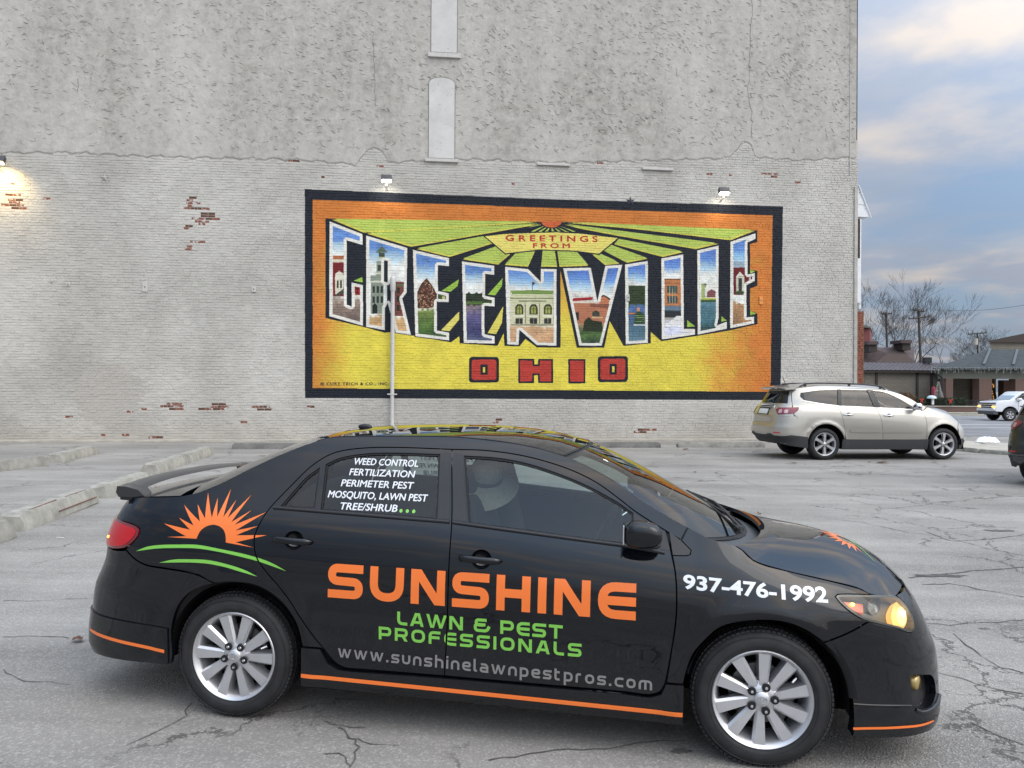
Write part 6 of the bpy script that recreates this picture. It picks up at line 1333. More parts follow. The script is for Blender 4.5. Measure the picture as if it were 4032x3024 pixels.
    decal('lettering_web_address', lettering('www.sunshinelawnpestpros.com', W3, .17, -.734, .361, .803, .323, .062, low=True), M_GRY, [cutA], label='grey web address www.sunshinelawnpestpros.com')
    sunp = [(-1.712, .971), (-1.554, .949), (-1.630, 1.004), (-1.538, .971), (-1.620, 1.067), (-1.506, .992), (-1.543, 1.074), (-1.481, 1.008), (-1.504, 1.133), (-1.444, 1.013), (-1.440, 1.110), (-1.415, 1.019), (-1.380, 1.157), (-1.381, 1.019), (-1.334, 1.104), (-1.356, 1.015), (-1.258, 1.132), (-1.332, .997), (-1.235, 1.059), (-1.313, .985), (-1.153, 1.053), (-1.302, .958), (-1.184, .985), (-1.296, .935), (-1.129, .944), (-1.294, .901), (-1.192, .880), (-1.347, .897), (-1.353, .933), (-1.373, .963), (-1.417, .980), (-1.462, .972), (-1.494, .948), (-1.512, .907), (-1.681, .906), (-1.573, .916)]
    _arc = curve(sunp[27:34], closed=False, step=.012, corner=70); sunp = sunp[:27]+_arc+sunp[34:]
    decal('sun_logo', [(sunp, [])], M_ORG, [cutB], label='orange rising sun with rays')
    gs1 = curve([(-1.865, .820), (-1.794, .849), (-1.711, .864), (-1.615, .872), (-1.501, .877), (-1.371, .863), (-1.243, .846), (-1.142, .826), (-1.077, .805), (-1.010, .774), (-1.091, .796), (-1.167, .815), (-1.268, .833), (-1.380, .849), (-1.498, .859), (-1.613, .855), (-1.736, .844)], step=.02, corner=60)
    gs2 = curve([(-1.714, .774), (-1.634, .795), (-1.555, .802), (-1.442, .805), (-1.340, .792), (-1.237, .769), (-1.161, .739), (-1.240, .755), (-1.338, .775), (-1.441, .787), (-1.554, .786)], step=.02, corner=60)
    decal('green_swoosh', [(gs1, [])], M_GRN, [cutB]); decal('green_swoosh', [(gs2, [])], M_GRN, [cutB])
    def textdecal(s, x0, z0, x1, z1, cap, m_, nm, bold=.03, shear=0, off=.002, mirror=False, parent=car, space=1.0):
        v, fc = text_mesh(s, bold if bold > .02 else 0, shear, space); wd = v[:, 0].max(); u = v[:, 0]/wd
        if mirror: X = x1+(x0-x1)*u; Z = z0+v[:, 1]*cap/.73
        else: X = x0+(x1-x0)*u; Z = z0+(z1-z0)*u+v[:, 1]*cap/.73
        P, nn2 = SD(X, Z); P = P+nn2*off
        m2 = MB(); m2.add(P, fc, nn2)
        if bold < .02:
            for k_, (dx_, dz_) in enumerate(((-.0011, 0), (.0011, 0), (0, .0010), (0, -.0010))): m2.add(P+nn2*.0002*(k_+1)+np.array([dx_, 0, dz_]), fc, nn2)
        if mirror: m2 = m2.mirror()
        o_ = m2.build(nm, m_, parent); o_['label'] = ('white' if m_ == M_WHT else 'green')+' text '+s; return o_
    textdecal('937-476-1992', .935, .806, 1.586, .768, .061, M_WHT, 'phone_number', .028, space=1.0)
    lines = [('WEED CONTROL', -.744, -.400, 1.304), ('FERTILIZATION', -.757, -.409, 1.251), ('PERIMETER PEST', -.790, -.407, 1.196), ('MOSQUITO, LAWN PEST', -.848, -.325, 1.140), ('TREE/SHRUB', -.772, -.472, 1.086)]
    for s_, a, b_, z_ in lines: textdecal(s_, a, z_, b_, z_, .034, M_WHT, 'window_lettering', .006, .08, off=-.0112)
    for k in range(3): P, nn2 = SD(*[np.array(v) for v in zip(*circ(-.452+.033*k, 1.092, .0085, 14))]); MB().add(P-nn2*.0112, [tuple(range(14))], nn2).build('green_dot', M_GRN, car)
    for s_, a, b_, z_ in lines: textdecal(s_, a, z_, b_, z_, .034, M_WHT, 'window_lettering', .006, .08, off=-.0112, mirror=True)
    # sun logo on the bonnet
    hp_ = MB(); bl = []
    for i in range(15): a = -100+200*i/14; bl += [(.50+.10*math.cos(R(a))*.8, .10*math.sin(R(a))*3)]
    star_ = []
    for i in range(26):
        a = R(-15+210*i/25); r_ = .34 if i % 2 else .20; star_.append((.62-.5*r_*math.sin(a), r_*math.cos(a)*1.15))
    inn = [(.62-.5*.13*math.sin(R(a)), .13*math.cos(R(a))*1.15) for a in range(195, -16, -15)]
    patch([(star_+inn, [])], rh, .03, off=.0015, flange=0).build('sun_logo', M_ORG, car)
    sw = [(.66+.10*abs(u)**2, u*.50) for u in np.linspace(-1, 1, 16)]+[(.675+.085*abs(u)**2, u*.50) for u in np.linspace(1, -1, 16)]
    patch([(sw, [])], rh, .03, off=.0015, flange=0).build('green_swoosh', M_GRN, car)
    # wheels, liners, floor
    for x_, ph, np_ in ((-1.30, 0, -90), (1.30, 16, 0)):
        for s_ in (-1, 1):
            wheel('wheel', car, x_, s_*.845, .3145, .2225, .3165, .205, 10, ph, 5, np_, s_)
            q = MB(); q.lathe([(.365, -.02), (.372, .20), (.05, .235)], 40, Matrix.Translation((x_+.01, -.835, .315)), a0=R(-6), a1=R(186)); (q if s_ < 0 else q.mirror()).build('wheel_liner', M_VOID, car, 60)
            for sgn in (0,):
                q = MB(); q.lathe([(.405, -.0), (.372, .012)], 40, Matrix.Translation((x_+.008, -.842, .315)), a0=R(5), a1=R(175)); (q if s_ < 0 else q.mirror()).build('arch_edge', M_RUB, car, 60)
    MB().box(-.93, .95, -.80, .80, .17, .24).box(-2.15, -1.66, -.66, .66, .27, .34).box(1.68, 1.95, -.56, .56, .19, .27).box(-1.66, -.93, -.58, .58, .24, .34).box(.95, 1.68, -.58, .58, .24, .34).build('floor_pan', M_VOID, car)
    MB().box(-1.64, -.95, -.60, .60, .34, .9).build('boot_box', M_VOID, car); MB().box(.98, 1.66, -.60, .60, .34, .72).build('engine_bay', M_VOID, car)
    MB().tube([(-2.28, .55, .29), (-1.9, .55, .30)], .03, 12).build('exhaust', M_STEEL, car)
    # cabin
    MB().box(-.93, .93, -.76, .76, .24, .34).box(-1.6, -.93, -.55, .55, .30, .34).build('cabin_floor', M_DASH, car)
    q = MB(); pr = [(1.28, .93), (1.10, .985), (.86, .985), (.72, .93), (.70, .80), (.78, .60), (.95, .36), (1.28, .36)]; q.prism(pr, -.72, .72); q.build('dashboard', M_DASH, car, 30)
    q = MB(); q.prism([(.80, .97), (.86, 1.035), (.98, 1.03), (1.0, .97)], .20, .56); q.build('instrument_hood', M_DASH, car, 30)
    st_ = empty('steering_wheel', (.56, .37, .93), rot=(0, R(-64), 0)); st_.parent = car
    q = MB(); q.tube([(.185*math.cos(2*math.pi*i/32), .185*math.sin(2*math.pi*i/32), 0) for i in range(33)], .016, 8, False); q.build('rim', M_SAT, st_, 180)
    q = MB(); q.box(-.06, .06, -.09, .09, -.03, .01, .02); q.box(-.02, .02, -.18, .18, -.015, .0, .005); q.build('hub', M_DASH, st_, 40)
    def seat(y_, x_, w_, nm='front_seat', hr=True):
        s0 = empty(nm, (x_, y_, .34)); s0.parent = car
        blob(.10, 0, .12, .27, w_, .10, 3.2, 12).build('cushion', M_SEAT, s0, 180)
        q = blob(0, 0, 0, .085, w_, .34, 3.2, 14); q.xf(Matrix.Translation((-.19, 0, .48)) @ Matrix.Rotation(R(-14), 4, 'Y')); q.build('backrest', M_SEAT, s0, 180)
        if hr:
            q = blob(0, 0, 0, .05, .13, .085, 2.8, 12); q.xf(Matrix.Translation((-.27, 0, .86)) @ Matrix.Rotation(R(-10), 4, 'Y')); q.build('headrest', M_SEAT, s0, 180)
            MB().tube([(-.26, -.05, .70), (-.27, -.05, .84)], .006, 6).tube([(-.26, .05, .70), (-.27, .05, .84)], .006, 6).build('headrest_post', M_CHROME, s0)
        return s0
    seat(-.37, .10, .25); seat(.37, .10, .25)
    blob(-.75, 0, .46, .27, .66, .12, 3.4, 14).build('rear_bench', M_SEAT, car, 180)
    q = blob(0, 0, 0, .09, .64, .34, 3.2, 14); q.xf(Matrix.Translation((-1.06, 0, .80)) @ Matrix.Rotation(R(-20), 4, 'Y')); q.build('rear_backrest', M_SEAT, car, 180)
    for y_ in (-.36, .36): q = blob(-1.20, y_, 1.15, .045, .12, .07, 2.8, 10); q.build('headrest', M_SEAT, car, 180)
    Ribs([(0, -1.17, .66, 1.098, -1.17, 1.10), (1, -1.66, .64, 1.10, -1.72, 1.105)]).grid(0, 1, -1, 1, 3, 6).build('parcel_shelf', M_DASH, car)
    rf.grid(.02, .98, -.97, .97, 12, 16, off=-.035).build('headliner', M_LINER, car)
    for mir in (0, 1):
        f2 = (lambda a: a.mirror()) if mir else (lambda a: a)
        f2(patch([(curve([(-.86, .34), (-.99, .68), (-1.15, .85), (-1.15, 1.0), (-1.12, 1.055), (-.18, 1.03), (.65, .96), (.84, .945), (.86, .34)], step=.08, corner=30), [])], SD, .1, off=-.055, flange=0)).build('door_card', M_DASH, car)
        q = MB(); q.tube([(-.30, -.60, 1.38), (-.22, -.655, 1.20), (-.17, -.735, 1.03), (-.15, -.75, .6)], [.03, .035, .045, .05], 8); f2(q).build('inner_pillar', M_DASH, car, 60)
        q = MB(); q.box(-.004, .004, -.028, .028, -.001, .001); q = MB(); q.tube([(-.235, -.62, 1.30), (-.20, -.66, 1.0), (-.10, -.66, .7)], .018, 4); f2(q).build('seat_belt', mat('belt_webbing', (.10, .10, .10), .8), car)
    q = MB(); q.box(.46, .50, -.11, .11, 1.33, 1.385, .012); q.build('rear_view_mirror', M_SAT, car)
    q = MB(); q.tube([(.74, -.10, 1.0), (.70, -.16, 1.06), (.64, -.20, 1.02)], .006, 6); q.box(.63, .64, -.24, -.16, 1.0, 1.07, .004); q.build('phone_holder', M_CHROME, car)
    # straw hat hung on the passenger headrest
    hat = empty('sun_hat', (0, 0, 0)); hat.matrix_world = car.matrix_basis @ Matrix.Translation((-.10, -.385, 1.225)) @ Matrix.Rotation(R(14), 4, 'Y') @ Matrix.Rotation(R(30), 4, 'X')
    tag(hat, 'pale wide brimmed hat hung over the headrest behind the sedan front window', 'hat')
    q = MB(); q.lathe([(.001, .105), (.05, .10), (.078, .08), (.088, .04), (.094, 0)], 32, axis='z'); q.build('crown', M_BEIGE, hat, 180)
    q = MB(); vs = []
    for r_, i in ((.094, 0), (.13, 1), (.165, 2), (.19, 3)):
        for k in range(40): a = 2*math.pi*k/40; vs.append((r_*math.cos(a), r_*math.sin(a), -.01*i-.018*i*abs(math.sin(a))**2+.002*math.sin(5*a)))
    q.add(vs, [(i*40+k, i*40+(k+1) % 40, (i+1)*40+(k+1) % 40, (i+1)*40+k) for i in range(3) for k in range(40)]); q.build('brim', M_BEIGE, hat, 180)
    q = MB(); q.lathe([(.0945, .0), (.0935, .025), (.092, .026)], 32, axis='z'); q.build('hat_band', mat('hat_band', (.10, .09, .08), .8), hat, 180)
    bpy.context.view_layer.update()
    return car
SED = sedan()
# ------------------------------------------------------------------ the larger parked cars
M_SILV = mat('champagne_paint', (.42, .395, .35), .32, .55, coat=1, coat_r=.03); M_CLAD = mat('dark_cladding', (.028, .029, .031), .6)
M_DKG = mat('dark_green_paint', (.010, .014, .012), .4, .2, coat=1, coat_r=.02, spec=.2)
def suv(name, label, paint, M, dark=False):
    car = empty(name); car.matrix_world = M; tag(car, label, 'car')
    S = Shape(belt=[(-3, 1.36), (-2.05, 1.42), (-1.63, 1.35), (-1.14, 1.29), (-.18, 1.25), (.73, 1.215), (1.0, 1.19), (1.6, 1.14), (2.2, 1.0)],
        Q=[(-1.2, .985), (-.5, .985), (-.3, .975), (-.15, .955), (-.05, .925), (0, .905), (.1, .878), (.2, .845), (.3, .805), (.4, .755), (.46, .71), (.5, .66), (.58, .5)],
        low=[(.1, -.04), (.25, -.015), (.4, 0), (.55, .004), (.8, 0), (2, 0)],
        XF=[(.15, 2.14), (.24, 2.24), (.5, 2.39), (.7, 2.39), (.82, 2.34), (.97, 2.22), (1.09, 2.08), (1.15, 1.93), (1.2, 1.75), (1.3, 1.4), (1.8, 1.2)],
        XR=[(.2, -2.52), (.45, -2.58), (.6, -2.71), (.75, -2.71), (.9, -2.67), (1.05, -2.66), (1.25, -2.58), (1.32, -2.52), (1.5, -2.42), (1.67, -2.32), (1.76, -2.27), (1.9, -2.2)],
        xcF=1.1, xcR=-1.3, nF=[(.1, 3.4), (.7, 3.0), (1.1, 2.5), (1.3, 2.3)], nR=[(.1, 4.6), (.8, 5), (1.3, 4.6), (1.8, 4.2)], arches=[(-1.50, .40, .49), (1.53, .40, .49)], flare=.012)
    FW, RW, SD = S.wrap(1), S.wrap(-1), S.side; sp = .05
    def side2(nm, outl, holes, m_, off=0, fl=.03, spc=sp, corner=32, ins=.004):
        p_ = patch([(inset(curve(outl, step=.06, corner=corner), ins), [curve(h, step=.07, corner=35) for h in holes])], SD, spc, off=off, flange=fl)
        return [p_.build(nm, m_, car), p_.mirror().build(nm, m_, car)]
    w1 = [(-2.04, 1.61), (-1.59, 1.675), (-1.09, 1.69), (-1.15, 1.315), (-1.63, 1.375), (-1.99, 1.435), (-2.07, 1.52)]
    w2 = [(-1.02, 1.69), (-.33, 1.685), (-.24, 1.28), (-1.09, 1.31)]; w3 = [(-.19, 1.675), (.09, 1.64), (.39, 1.51), (.76, 1.29), (.77, 1.245), (-.10, 1.27)]
    s1 = [(-1.08, 1.715), (-1.16, 1.29), (-1.12, 1.15), (-1.06, .92), (-1.02, .66), (-1.01, .50)]; s2 = [(-.29, 1.715), (-.19, 1.25), (-.10, .97), (-.07, .69), (-.08, .49)]; s3 = [(.80, 1.30), (.95, 1.20), (1.04, 1.02), (1.06, .85), (1.04, .50)]
    top = [(-.29, 1.715), (.10, 1.675), (.42, 1.545), (.80, 1.30)]
    fr = side2('rear_door', s1+s2[::-1]+[(-.7, 1.725)], [w2], paint); fd = side2('front_door', s2+[(.5, .49)]+s3[::-1]+top[1:-1][::-1], [w3], paint)
    rt = [(-2.17, 1.715), (-1.53, 1.785), (-.78, 1.775), (-.16, 1.735), (.22, 1.675), (.47, 1.60), (.72, 1.49), (.93, 1.36), (1.10, 1.285)]
    rc_ = [(-1.50+.47*math.cos(R(a)), .40+.47*math.sin(R(a))) for a in range(12, 175, 9)]; fc_ = [(1.53+.475*math.cos(R(a)), .40+.475*math.sin(R(a))) for a in range(12, 175, 9)]
    qt = [(-2.22, 1.06), (-2.19, .965), (-2.03, .902), (-1.80, .878)]+[(-1.747, .800)]+[p for p in rc_[::-1] if p[0] > -1.74]+s1[::-1][1:]+[(-.7, 1.725)]+top+[(1.02, 1.20)]+rt[::-1]+[(-2.22, 1.60), (-2.265, 1.36), (-2.27, 1.07)]
    q_ = side2('body_side', qt, [w1], paint)
    wing = s3[::-1][0:4]+[(1.02, 1.20), (1.12, 1.275), (1.32, 1.235), (1.58, 1.195), (1.80, 1.12), (1.94, 1.01), (2.05, .925), (1.93, .80)]+[p for p in fc_ if p[0] < 1.925]
    wing[0] = (1.045, .50); side2('front_wing', wing, [], paint)
    # bumpers
    fb = S.T([(1.99, .50)]+[p for p in fc_ if p[0] > 1.92 and p[1] > .52]+[(1.945, .80), (2.06, .92)]); half = S.T([(1.99, .50), (1.99, .27), (2.1, .26)])+[(1.2, .25)]
    loop = half+[(math.pi-a, b) for a, b in half[::-1]]+[(math.pi-a, b) for a, b in fb[1:]]+[(math.pi-1.15, 1.04), (1.15, 1.04)]+fb[::-1][:-1]
    patch([(curve(loop, step=.08, corner=35), [curve([(1.15, .95), (1.15, .62), (math.pi-1.15, .62), (math.pi-1.15, .95)], step=.1, corner=30)])], FW, .08, flange=.05).build('front_bumper', paint, car)
    patch([(rrect(1.1, .6, math.pi-1.1, .97, .02), [])], FW, .1, off=-.05, flange=0).build('grille', M_VOID, car)
    cl = S.T([(1.955, .51), (1.97, .265), (2.1, .25)])+[(1.2, .24)]; clt = [(1.2, .52)]+S.T([(2.11, .515)])
    patch([(cl+[(math.pi-a, b) for a, b in cl[::-1]]+[(math.pi-a, b) for a, b in clt[::-1]]+clt, [])], FW, .08, off=.006, flange=.03).build('front_cladding', M_CLAD, car)
    fbk = S.T([p for p in rc_[::-1] if p[0] < -1.76 and p[1] > .5]+[(-1.751, .797)]+[(-1.80, .884), (-2.03, .908), (-2.19, .971), (-2.225, 1.055), (-2.42, 1.045)], -1); half = S.T([(-1.965, .50), (-1.97, .30), (-2.35, .36)], -1)+[(1.2, .42)]
    patch([(curve(half+[(math.pi-a, b) for a, b in half[::-1]]+[(math.pi-a, b) for a, b in fbk]+[(math.pi-1.2, 1.05), (1.2, 1.05)]+fbk[::-1], step=.08, corner=30), [])], RW, .08, flange=.03).build('rear_bumper', paint, car)
    cb = S.T([(-1.965, .56), (-1.965, .29), (-2.35, .34)], -1)+[(1.2, .40)]; ct = [(1.2, .62)]+S.T([(-2.35, .60)], -1)
    patch([(cb+[(math.pi-a, b) for a, b in cb[::-1]]+[(math.pi-a, b) for a, b in ct[::-1]]+ct, [])], RW, .08, off=.008, flange=.03).build('rear_cladding', M_CLAD, car)
    t0 = S.t(-2.276, 1.2, -1)
    _l = S.T([(-2.276, 1.07), (-2.272, 1.36), (-2.228, 1.60), (-2.18, 1.70)], -1); _l[0] = (_l[0][0], 1.05); tg = _l[::-1]+[(math.pi-a, b) for a, b in _l]; gls = [(t0+.12, 1.355), (math.pi-t0-.12, 1.355), (math.pi-t0-.17, 1.66), (t0+.17, 1.66)]
    patch([(resample(tg, .05), [curve(gls, step=.08, corner=30)])], RW, .08, flange=.03).build('tailgate', paint, car)
    patch([(inset(curve(gls, step=.08, corner=30), -.01), [])], RW, .1, off=-.01, flange=0).build('rear_window', M_TINT, car)
    patch([(rrect(1.33, 1.07, math.pi-1.33, 1.24, .01), [])], RW, .1, off=.006, flange=.006).build('plate_recess', M_CLAD, car)
    patch([(rrect(1.38, 1.09, math.pi-1.38, 1.21, .01), [])], RW, .1, off=.010, flange=.004).build('number_plate', M_WHT, car)
    patch([(curve([(1.22, 1.25), (math.pi-1.22, 1.25), (math.pi-1.25, 1.31), (1.25, 1.31)], step=.08, corner=30), [])], RW, .08, off=.02, flange=.02).build('chrome_bar', M_CHROME if not dark else M_CHROME, car)
    q = MB(); vs = []; n_ = 20
    for i in range(n_+1):
        u = -1+2*i/n_; y_ = u*.70; k = 1-abs(u)**4; xb = -2.40-.06*k; zt = 1.715+.04*k; vs += [(xb, y_, zt), (xb+.28, y_, zt+.045), (xb+.28, y_, zt-.02), (xb+.02, y_, zt-.03)]
    q.add(vs, [(i*4+j, i*4+(j+1) % 4, (i+1)*4+(j+1) % 4, (i+1)*4+j) for i in range(n_) for j in range(4)]+[(0, 3, 2, 1), tuple(n_*4+j for j in range(4))]); q.build('roof_spoiler', paint, car, 40)
    # glass, trims, sills
    for d, w_ in ((q_, w1), (fr, w2), (fd, w3)):
        g1 = patch([(inset(curve(w_, step=.08, corner=35), -.012), [])], SD, .1, off=-.012, flange=0); gm1 = M_TINT if d is not fd else M_GLS
        g1.build('window_glass', gm1, d[0]); g1.mirror().build('window_glass', gm1, d[1])
    for mir in (0, 1):
        f2 = (lambda a: a.mirror()) if mir else (lambda a: a)
        xs_ = np.linspace(-2.03, .95, 24); zl = np.interp(xs_, [-2.03, -1.63, -1.14, -.18, .73, .95], [1.42, 1.352, 1.298, 1.256, 1.212, 1.19]); P, _ = SD(xs_, zl)
        q = MB(); q.tube([tuple(p) for p in P], .010, 6); f2(q).build('chrome_strip', M_CHROME if not dark else M_CLAD, car, 60)
        f2(patch([(curve([(-1.10, 1.70), (-1.01, 1.70), (-1.08, 1.30), (-1.165, 1.31)], step=.1, corner=20), [])], SD, .1, off=.003, flange=0)).build('pillar_trim', M_SAT, car)
        f2(patch([(curve([(-.34, 1.695), (-.18, 1.685), (-.08, 1.262), (-.25, 1.268)], step=.1, corner=20), [])], SD, .1, off=.003, flange=0)).build('pillar_trim', M_SAT, car)
        f2(patch([([(-1.085, .50), (1.09, .50), (1.06, .26), (-1.10, .26)], [])], SD, .08, off=.006, flange=.04)).build('sill_cladding', M_CLAD, car)
        f2(patch([(curve([(-.90, .735), (-.08, .73), (.90, .715), (.92, .66), (-.08, .665), (-.90, .67)], step=.08, corner=35), [])], SD, .08, off=.012, flange=.012)).build('side_moulding', paint, car)
        for hx, hz in ((-.935, 1.10), (.095, 1.08)):
            P, _ = SD(np.array([hx-.13, hx-.11, hx, hx+.11, hx+.13]), np.full(5, hz)); q = MB(); q.tube([(P[0][0], P[0][1]+.005, hz), (P[1][0], P[1][1]-.03, hz), (P[2][0], P[2][1]-.038, hz), (P[3][0], P[3][1]-.03, hz), (P[4][0], P[4][1]+.005, hz)], .014, 8); f2(q).build('door_handle', M_CHROME if not dark else paint, car, 60)
            f2(patch([(circ(hx+.01, hz+.004, .05, 14, ry=.042), [])], SD, .1, off=.002, flange=0)).build('handle_shadow', M_CLAD, car)
        q = blob(.76, -1.075, 1.30, .085, .10, .085, 3, 10); mr_ = f2(q).build('door_mirror', paint if dark else M_CHROME, car, 180)
        q = MB(); q.tube([(.80, -.90, 1.235), (.78, -1.02, 1.27)], .03, 8); f2(q).build('mirror_arm', M_SAT, mr_, 60)
        # lamps
        hd = S.T([(1.80, 1.125), (1.93, 1.10), (2.06, 1.02), (2.15, .93), (2.05, .92), (1.93, 1.00)])
        L_ = f2(patch([(curve(hd, step=.05, corner=35), [])], FW, .05, off=.006, flange=.02)).build('headlamp', mat('clear_lamp', (.42, .50, .58), .08, .4, coat=1), car)
        f2(patch([(curve([((a*.7+1.03*.3)+.02, b*.7+.98*.3) for a, b in hd], step=.05, corner=35), [])], FW, .05, off=.008, flange=0)).build('lamp_reflector', M_CHROME, L_)
        tl = S.T([(-2.14, 1.265), (-2.16, 1.20), (-2.27, 1.115)], -1)+[(1.06, 1.085), (1.14, 1.20), (1.10, 1.25)]
        L_ = f2(patch([(curve(tl, step=.05, corner=22), [])], RW, .05, off=.008, flange=.02)).build('tail_lamp', M_RDK, car)
        f2(patch([(inset(curve(tl, step=.05, corner=22), .018), [])], RW, .05, off=.011, flange=.003)).build('lens_panel', mat('suv_red_lens', (.20, .010, .020), .1, coat=1), L_)
        for tx_ in (.935, 1.03): f2(patch([(rrect(tx_-.03, 1.12, tx_+.03, 1.205, .02), [])], RW, .05, off=.013, flange=.002)).build('clear_lens', mat('clear_red_lens', (.50, .34, .34), .1, .3, coat=1), L_)
        f2(patch([(rrect(1.0, .64, 1.12, .665, .008), [])], RW, .1, off=.006, flange=.004)).build('reflector', M_RED, car)
    rows = []
    def row(w_, x, z, xc, zc): rows.append((w_, x, float(S.Y(x, z)), z, xc, zc))
    row(0, -2.17, 1.715, -2.24, 1.765); row(.1, -2.0, 1.745, -2.0, 1.81); row(.3, -1.53, 1.785, -1.5, 1.85); row(.55, -.78, 1.775, -.7, 1.86); row(.8, -.16, 1.735, -.05, 1.83); row(1, .22, 1.675, .36, 1.77); rf = Ribs(rows)
    rows = []; row(0, .22, 1.675, .36, 1.77); row(.3, .47, 1.60, .68, 1.66); row(.6, .72, 1.49, 1.02, 1.49); row(.8, .93, 1.36, 1.28, 1.33); row(1, 1.08, 1.285, 1.45, 1.23); rw = Ribs(rows)
    rows = []; row(0, 1.10, 1.283, 1.44, 1.28); row(.2, 1.32, 1.235, 1.62, 1.27); row(.5, 1.58, 1.195, 1.85, 1.23); row(.8, 1.80, 1.13, 2.05, 1.16); row(1, 1.94, 1.06, 2.16, 1.05); rh = Ribs(rows, 2.6)
    rf.grid(0, 1, -1, 1, 16, 16, skirt=.02).build('roof', paint, car); rh.grid(.01, 1, -.99, .99, 14, 18, skirt=.03).build('bonnet', paint, car)
    rw.grid(0, 1, -.98, .98, 8, 12, off=-.005).build('windscreen', M_GLW, car); rf.grid(.02, .98, -.95, .95, 6, 8, off=-.05).build('headliner', M_LINER, car)
    for s_ in (-1, 1):
        P = rf.P(np.linspace(.10, .97, 14), np.full(14, s_*.90)); q = MB(); q.tube([(p[0], p[1], p[2]+(.0 if i in (0, 13) else .055)) for i, p in enumerate(P)], .018, 8); q.build('roof_rail', M_SAT, car, 60)
        for i in (1, 7, 12): MB().box(P[i][0]-.03, P[i][0]+.03, P[i][1]-.012, P[i][1]+.012, P[i][2]-.01, P[i][2]+.05).build('rail_foot', M_SAT, car)
    if not dark:
        q = blob(-2.06, 0, 1.815, .07, .028, .02, 2.4, 8); q.build('aerial_base', M_SAT, car, 60); q = MB(); q.tube([(-2.06, 0, 1.82), (-2.15, 0, 2.03)], [.010, .006], 6); q.build('aerial', M_SAT, car)
    for x_, ph in ((-1.51, 90), (1.51, 84)):
        for s_ in (-1, 1):
            wheel('wheel', car, x_, s_*.945, .385, .272, .385, .25, 6, ph, 6, ph+30, s_, style='six', tread=False)
            q = MB(); q.lathe([(.46, 0), (.45, .26), (.05, .30)], 28, Matrix.Translation((x_, -.945, .40)), a0=R(-5), a1=R(185)); (q if s_ < 0 else q.mirror()).build('wheel_liner', M_VOID, car, 60)
    MB().box(-1.0, 1.0, -.86, .86, .25, .4).box(-2.45, -2.05, -.7, .7, .36, .48).box(2.0, 2.2, -.7, .7, .24, .4).box(-2.05, 2.0, -.62, .62, .30, .5).build('floor_pan', M_VOID, car)
    MB().box(-2.0, -1.0, -.62, .62, .5, 1.15).build('boot_box', M_VOID, car); MB().box(1.05, 1.98, -.62, .62, .5, 1.0).build('engine_bay', M_VOID, car)
    MB().box(.62, 1.3, -.85, .85, 1.0, 1.22, .05).build('dashboard', M_DASH, car)
    for y_ in (-.42, .42):
        for x_ in (.05, -.85):
            s0 = empty('seat', (x_, y_, .55)); s0.parent = car
            blob(.12, 0, .12, .27, .26, .11, 3, 8).build('cushion', M_SEAT, s0, 180); q = blob(0, 0, 0, .09, .25, .36, 3, 8); q.xf(Matrix.Translation((-.16, 0, .50)) @ Matrix.Rotation(R(-12), 4, 'Y')); q.build('backrest', M_SEAT, s0, 180)
            q = blob(-.25, 0, .90, .05, .13, .09, 3, 8); q.build('headrest', M_SEAT, s0, 180)
    q = MB(); q.tube([(.50+.10*math.cos(a)*.6, .42+.19*math.sin(a), 1.12+.19*math.cos(a)) for a in np.linspace(0, 2*math.pi, 20)], .014, 6, False); q.build('steering_wheel', M_SAT, car, 60)
    if dark:
        patch([(curve([(1.0, .47), (1.15, .40), (math.pi-1.15, .40), (math.pi-1.0, .47), (math.pi-1.05, .60), (1.05, .60)], step=.1, corner=30), [])], RW, .1, off=.014, flange=.01).build('diffuser_panel', mat('grey_diffuser', (.10, .10, .10), .5), car)
        for s_ in (-1, 1): MB().lathe([(.048, -.02), (.052, 0), (.052, .2), (.04, .2), (.04, -.01)], 20, Matrix.Translation((-2.58, s_*.55, .40)) @ Matrix.Rotation(R(-90), 4, 'Z')).build('exhaust_tip', M_STEEL, car, 40)
    return car
MS = Matrix.Translation((8.9464, 19.6433, 0)) @ Matrix.Rotation(.0925, 4, 'Z')
suv('beige_suv', 'champagne beige sport utility car with roof rails parked in front of the mural wall', M_SILV, MS)
a_ = R(33); PL = at(3958, 1700, 14.2)
MS2 = Matrix.Translation((PL.x, PL.y, 0)) @ Matrix.Rotation(a_, 4, 'Z') @ Matrix.Diagonal((.90, .93, .93, 1)) @ Matrix.Translation((2.5, -.93, 0))
suv('dark_suv', 'dark green black car cut off by the right edge with its red tail lamp showing', M_DKG, MS2, True)

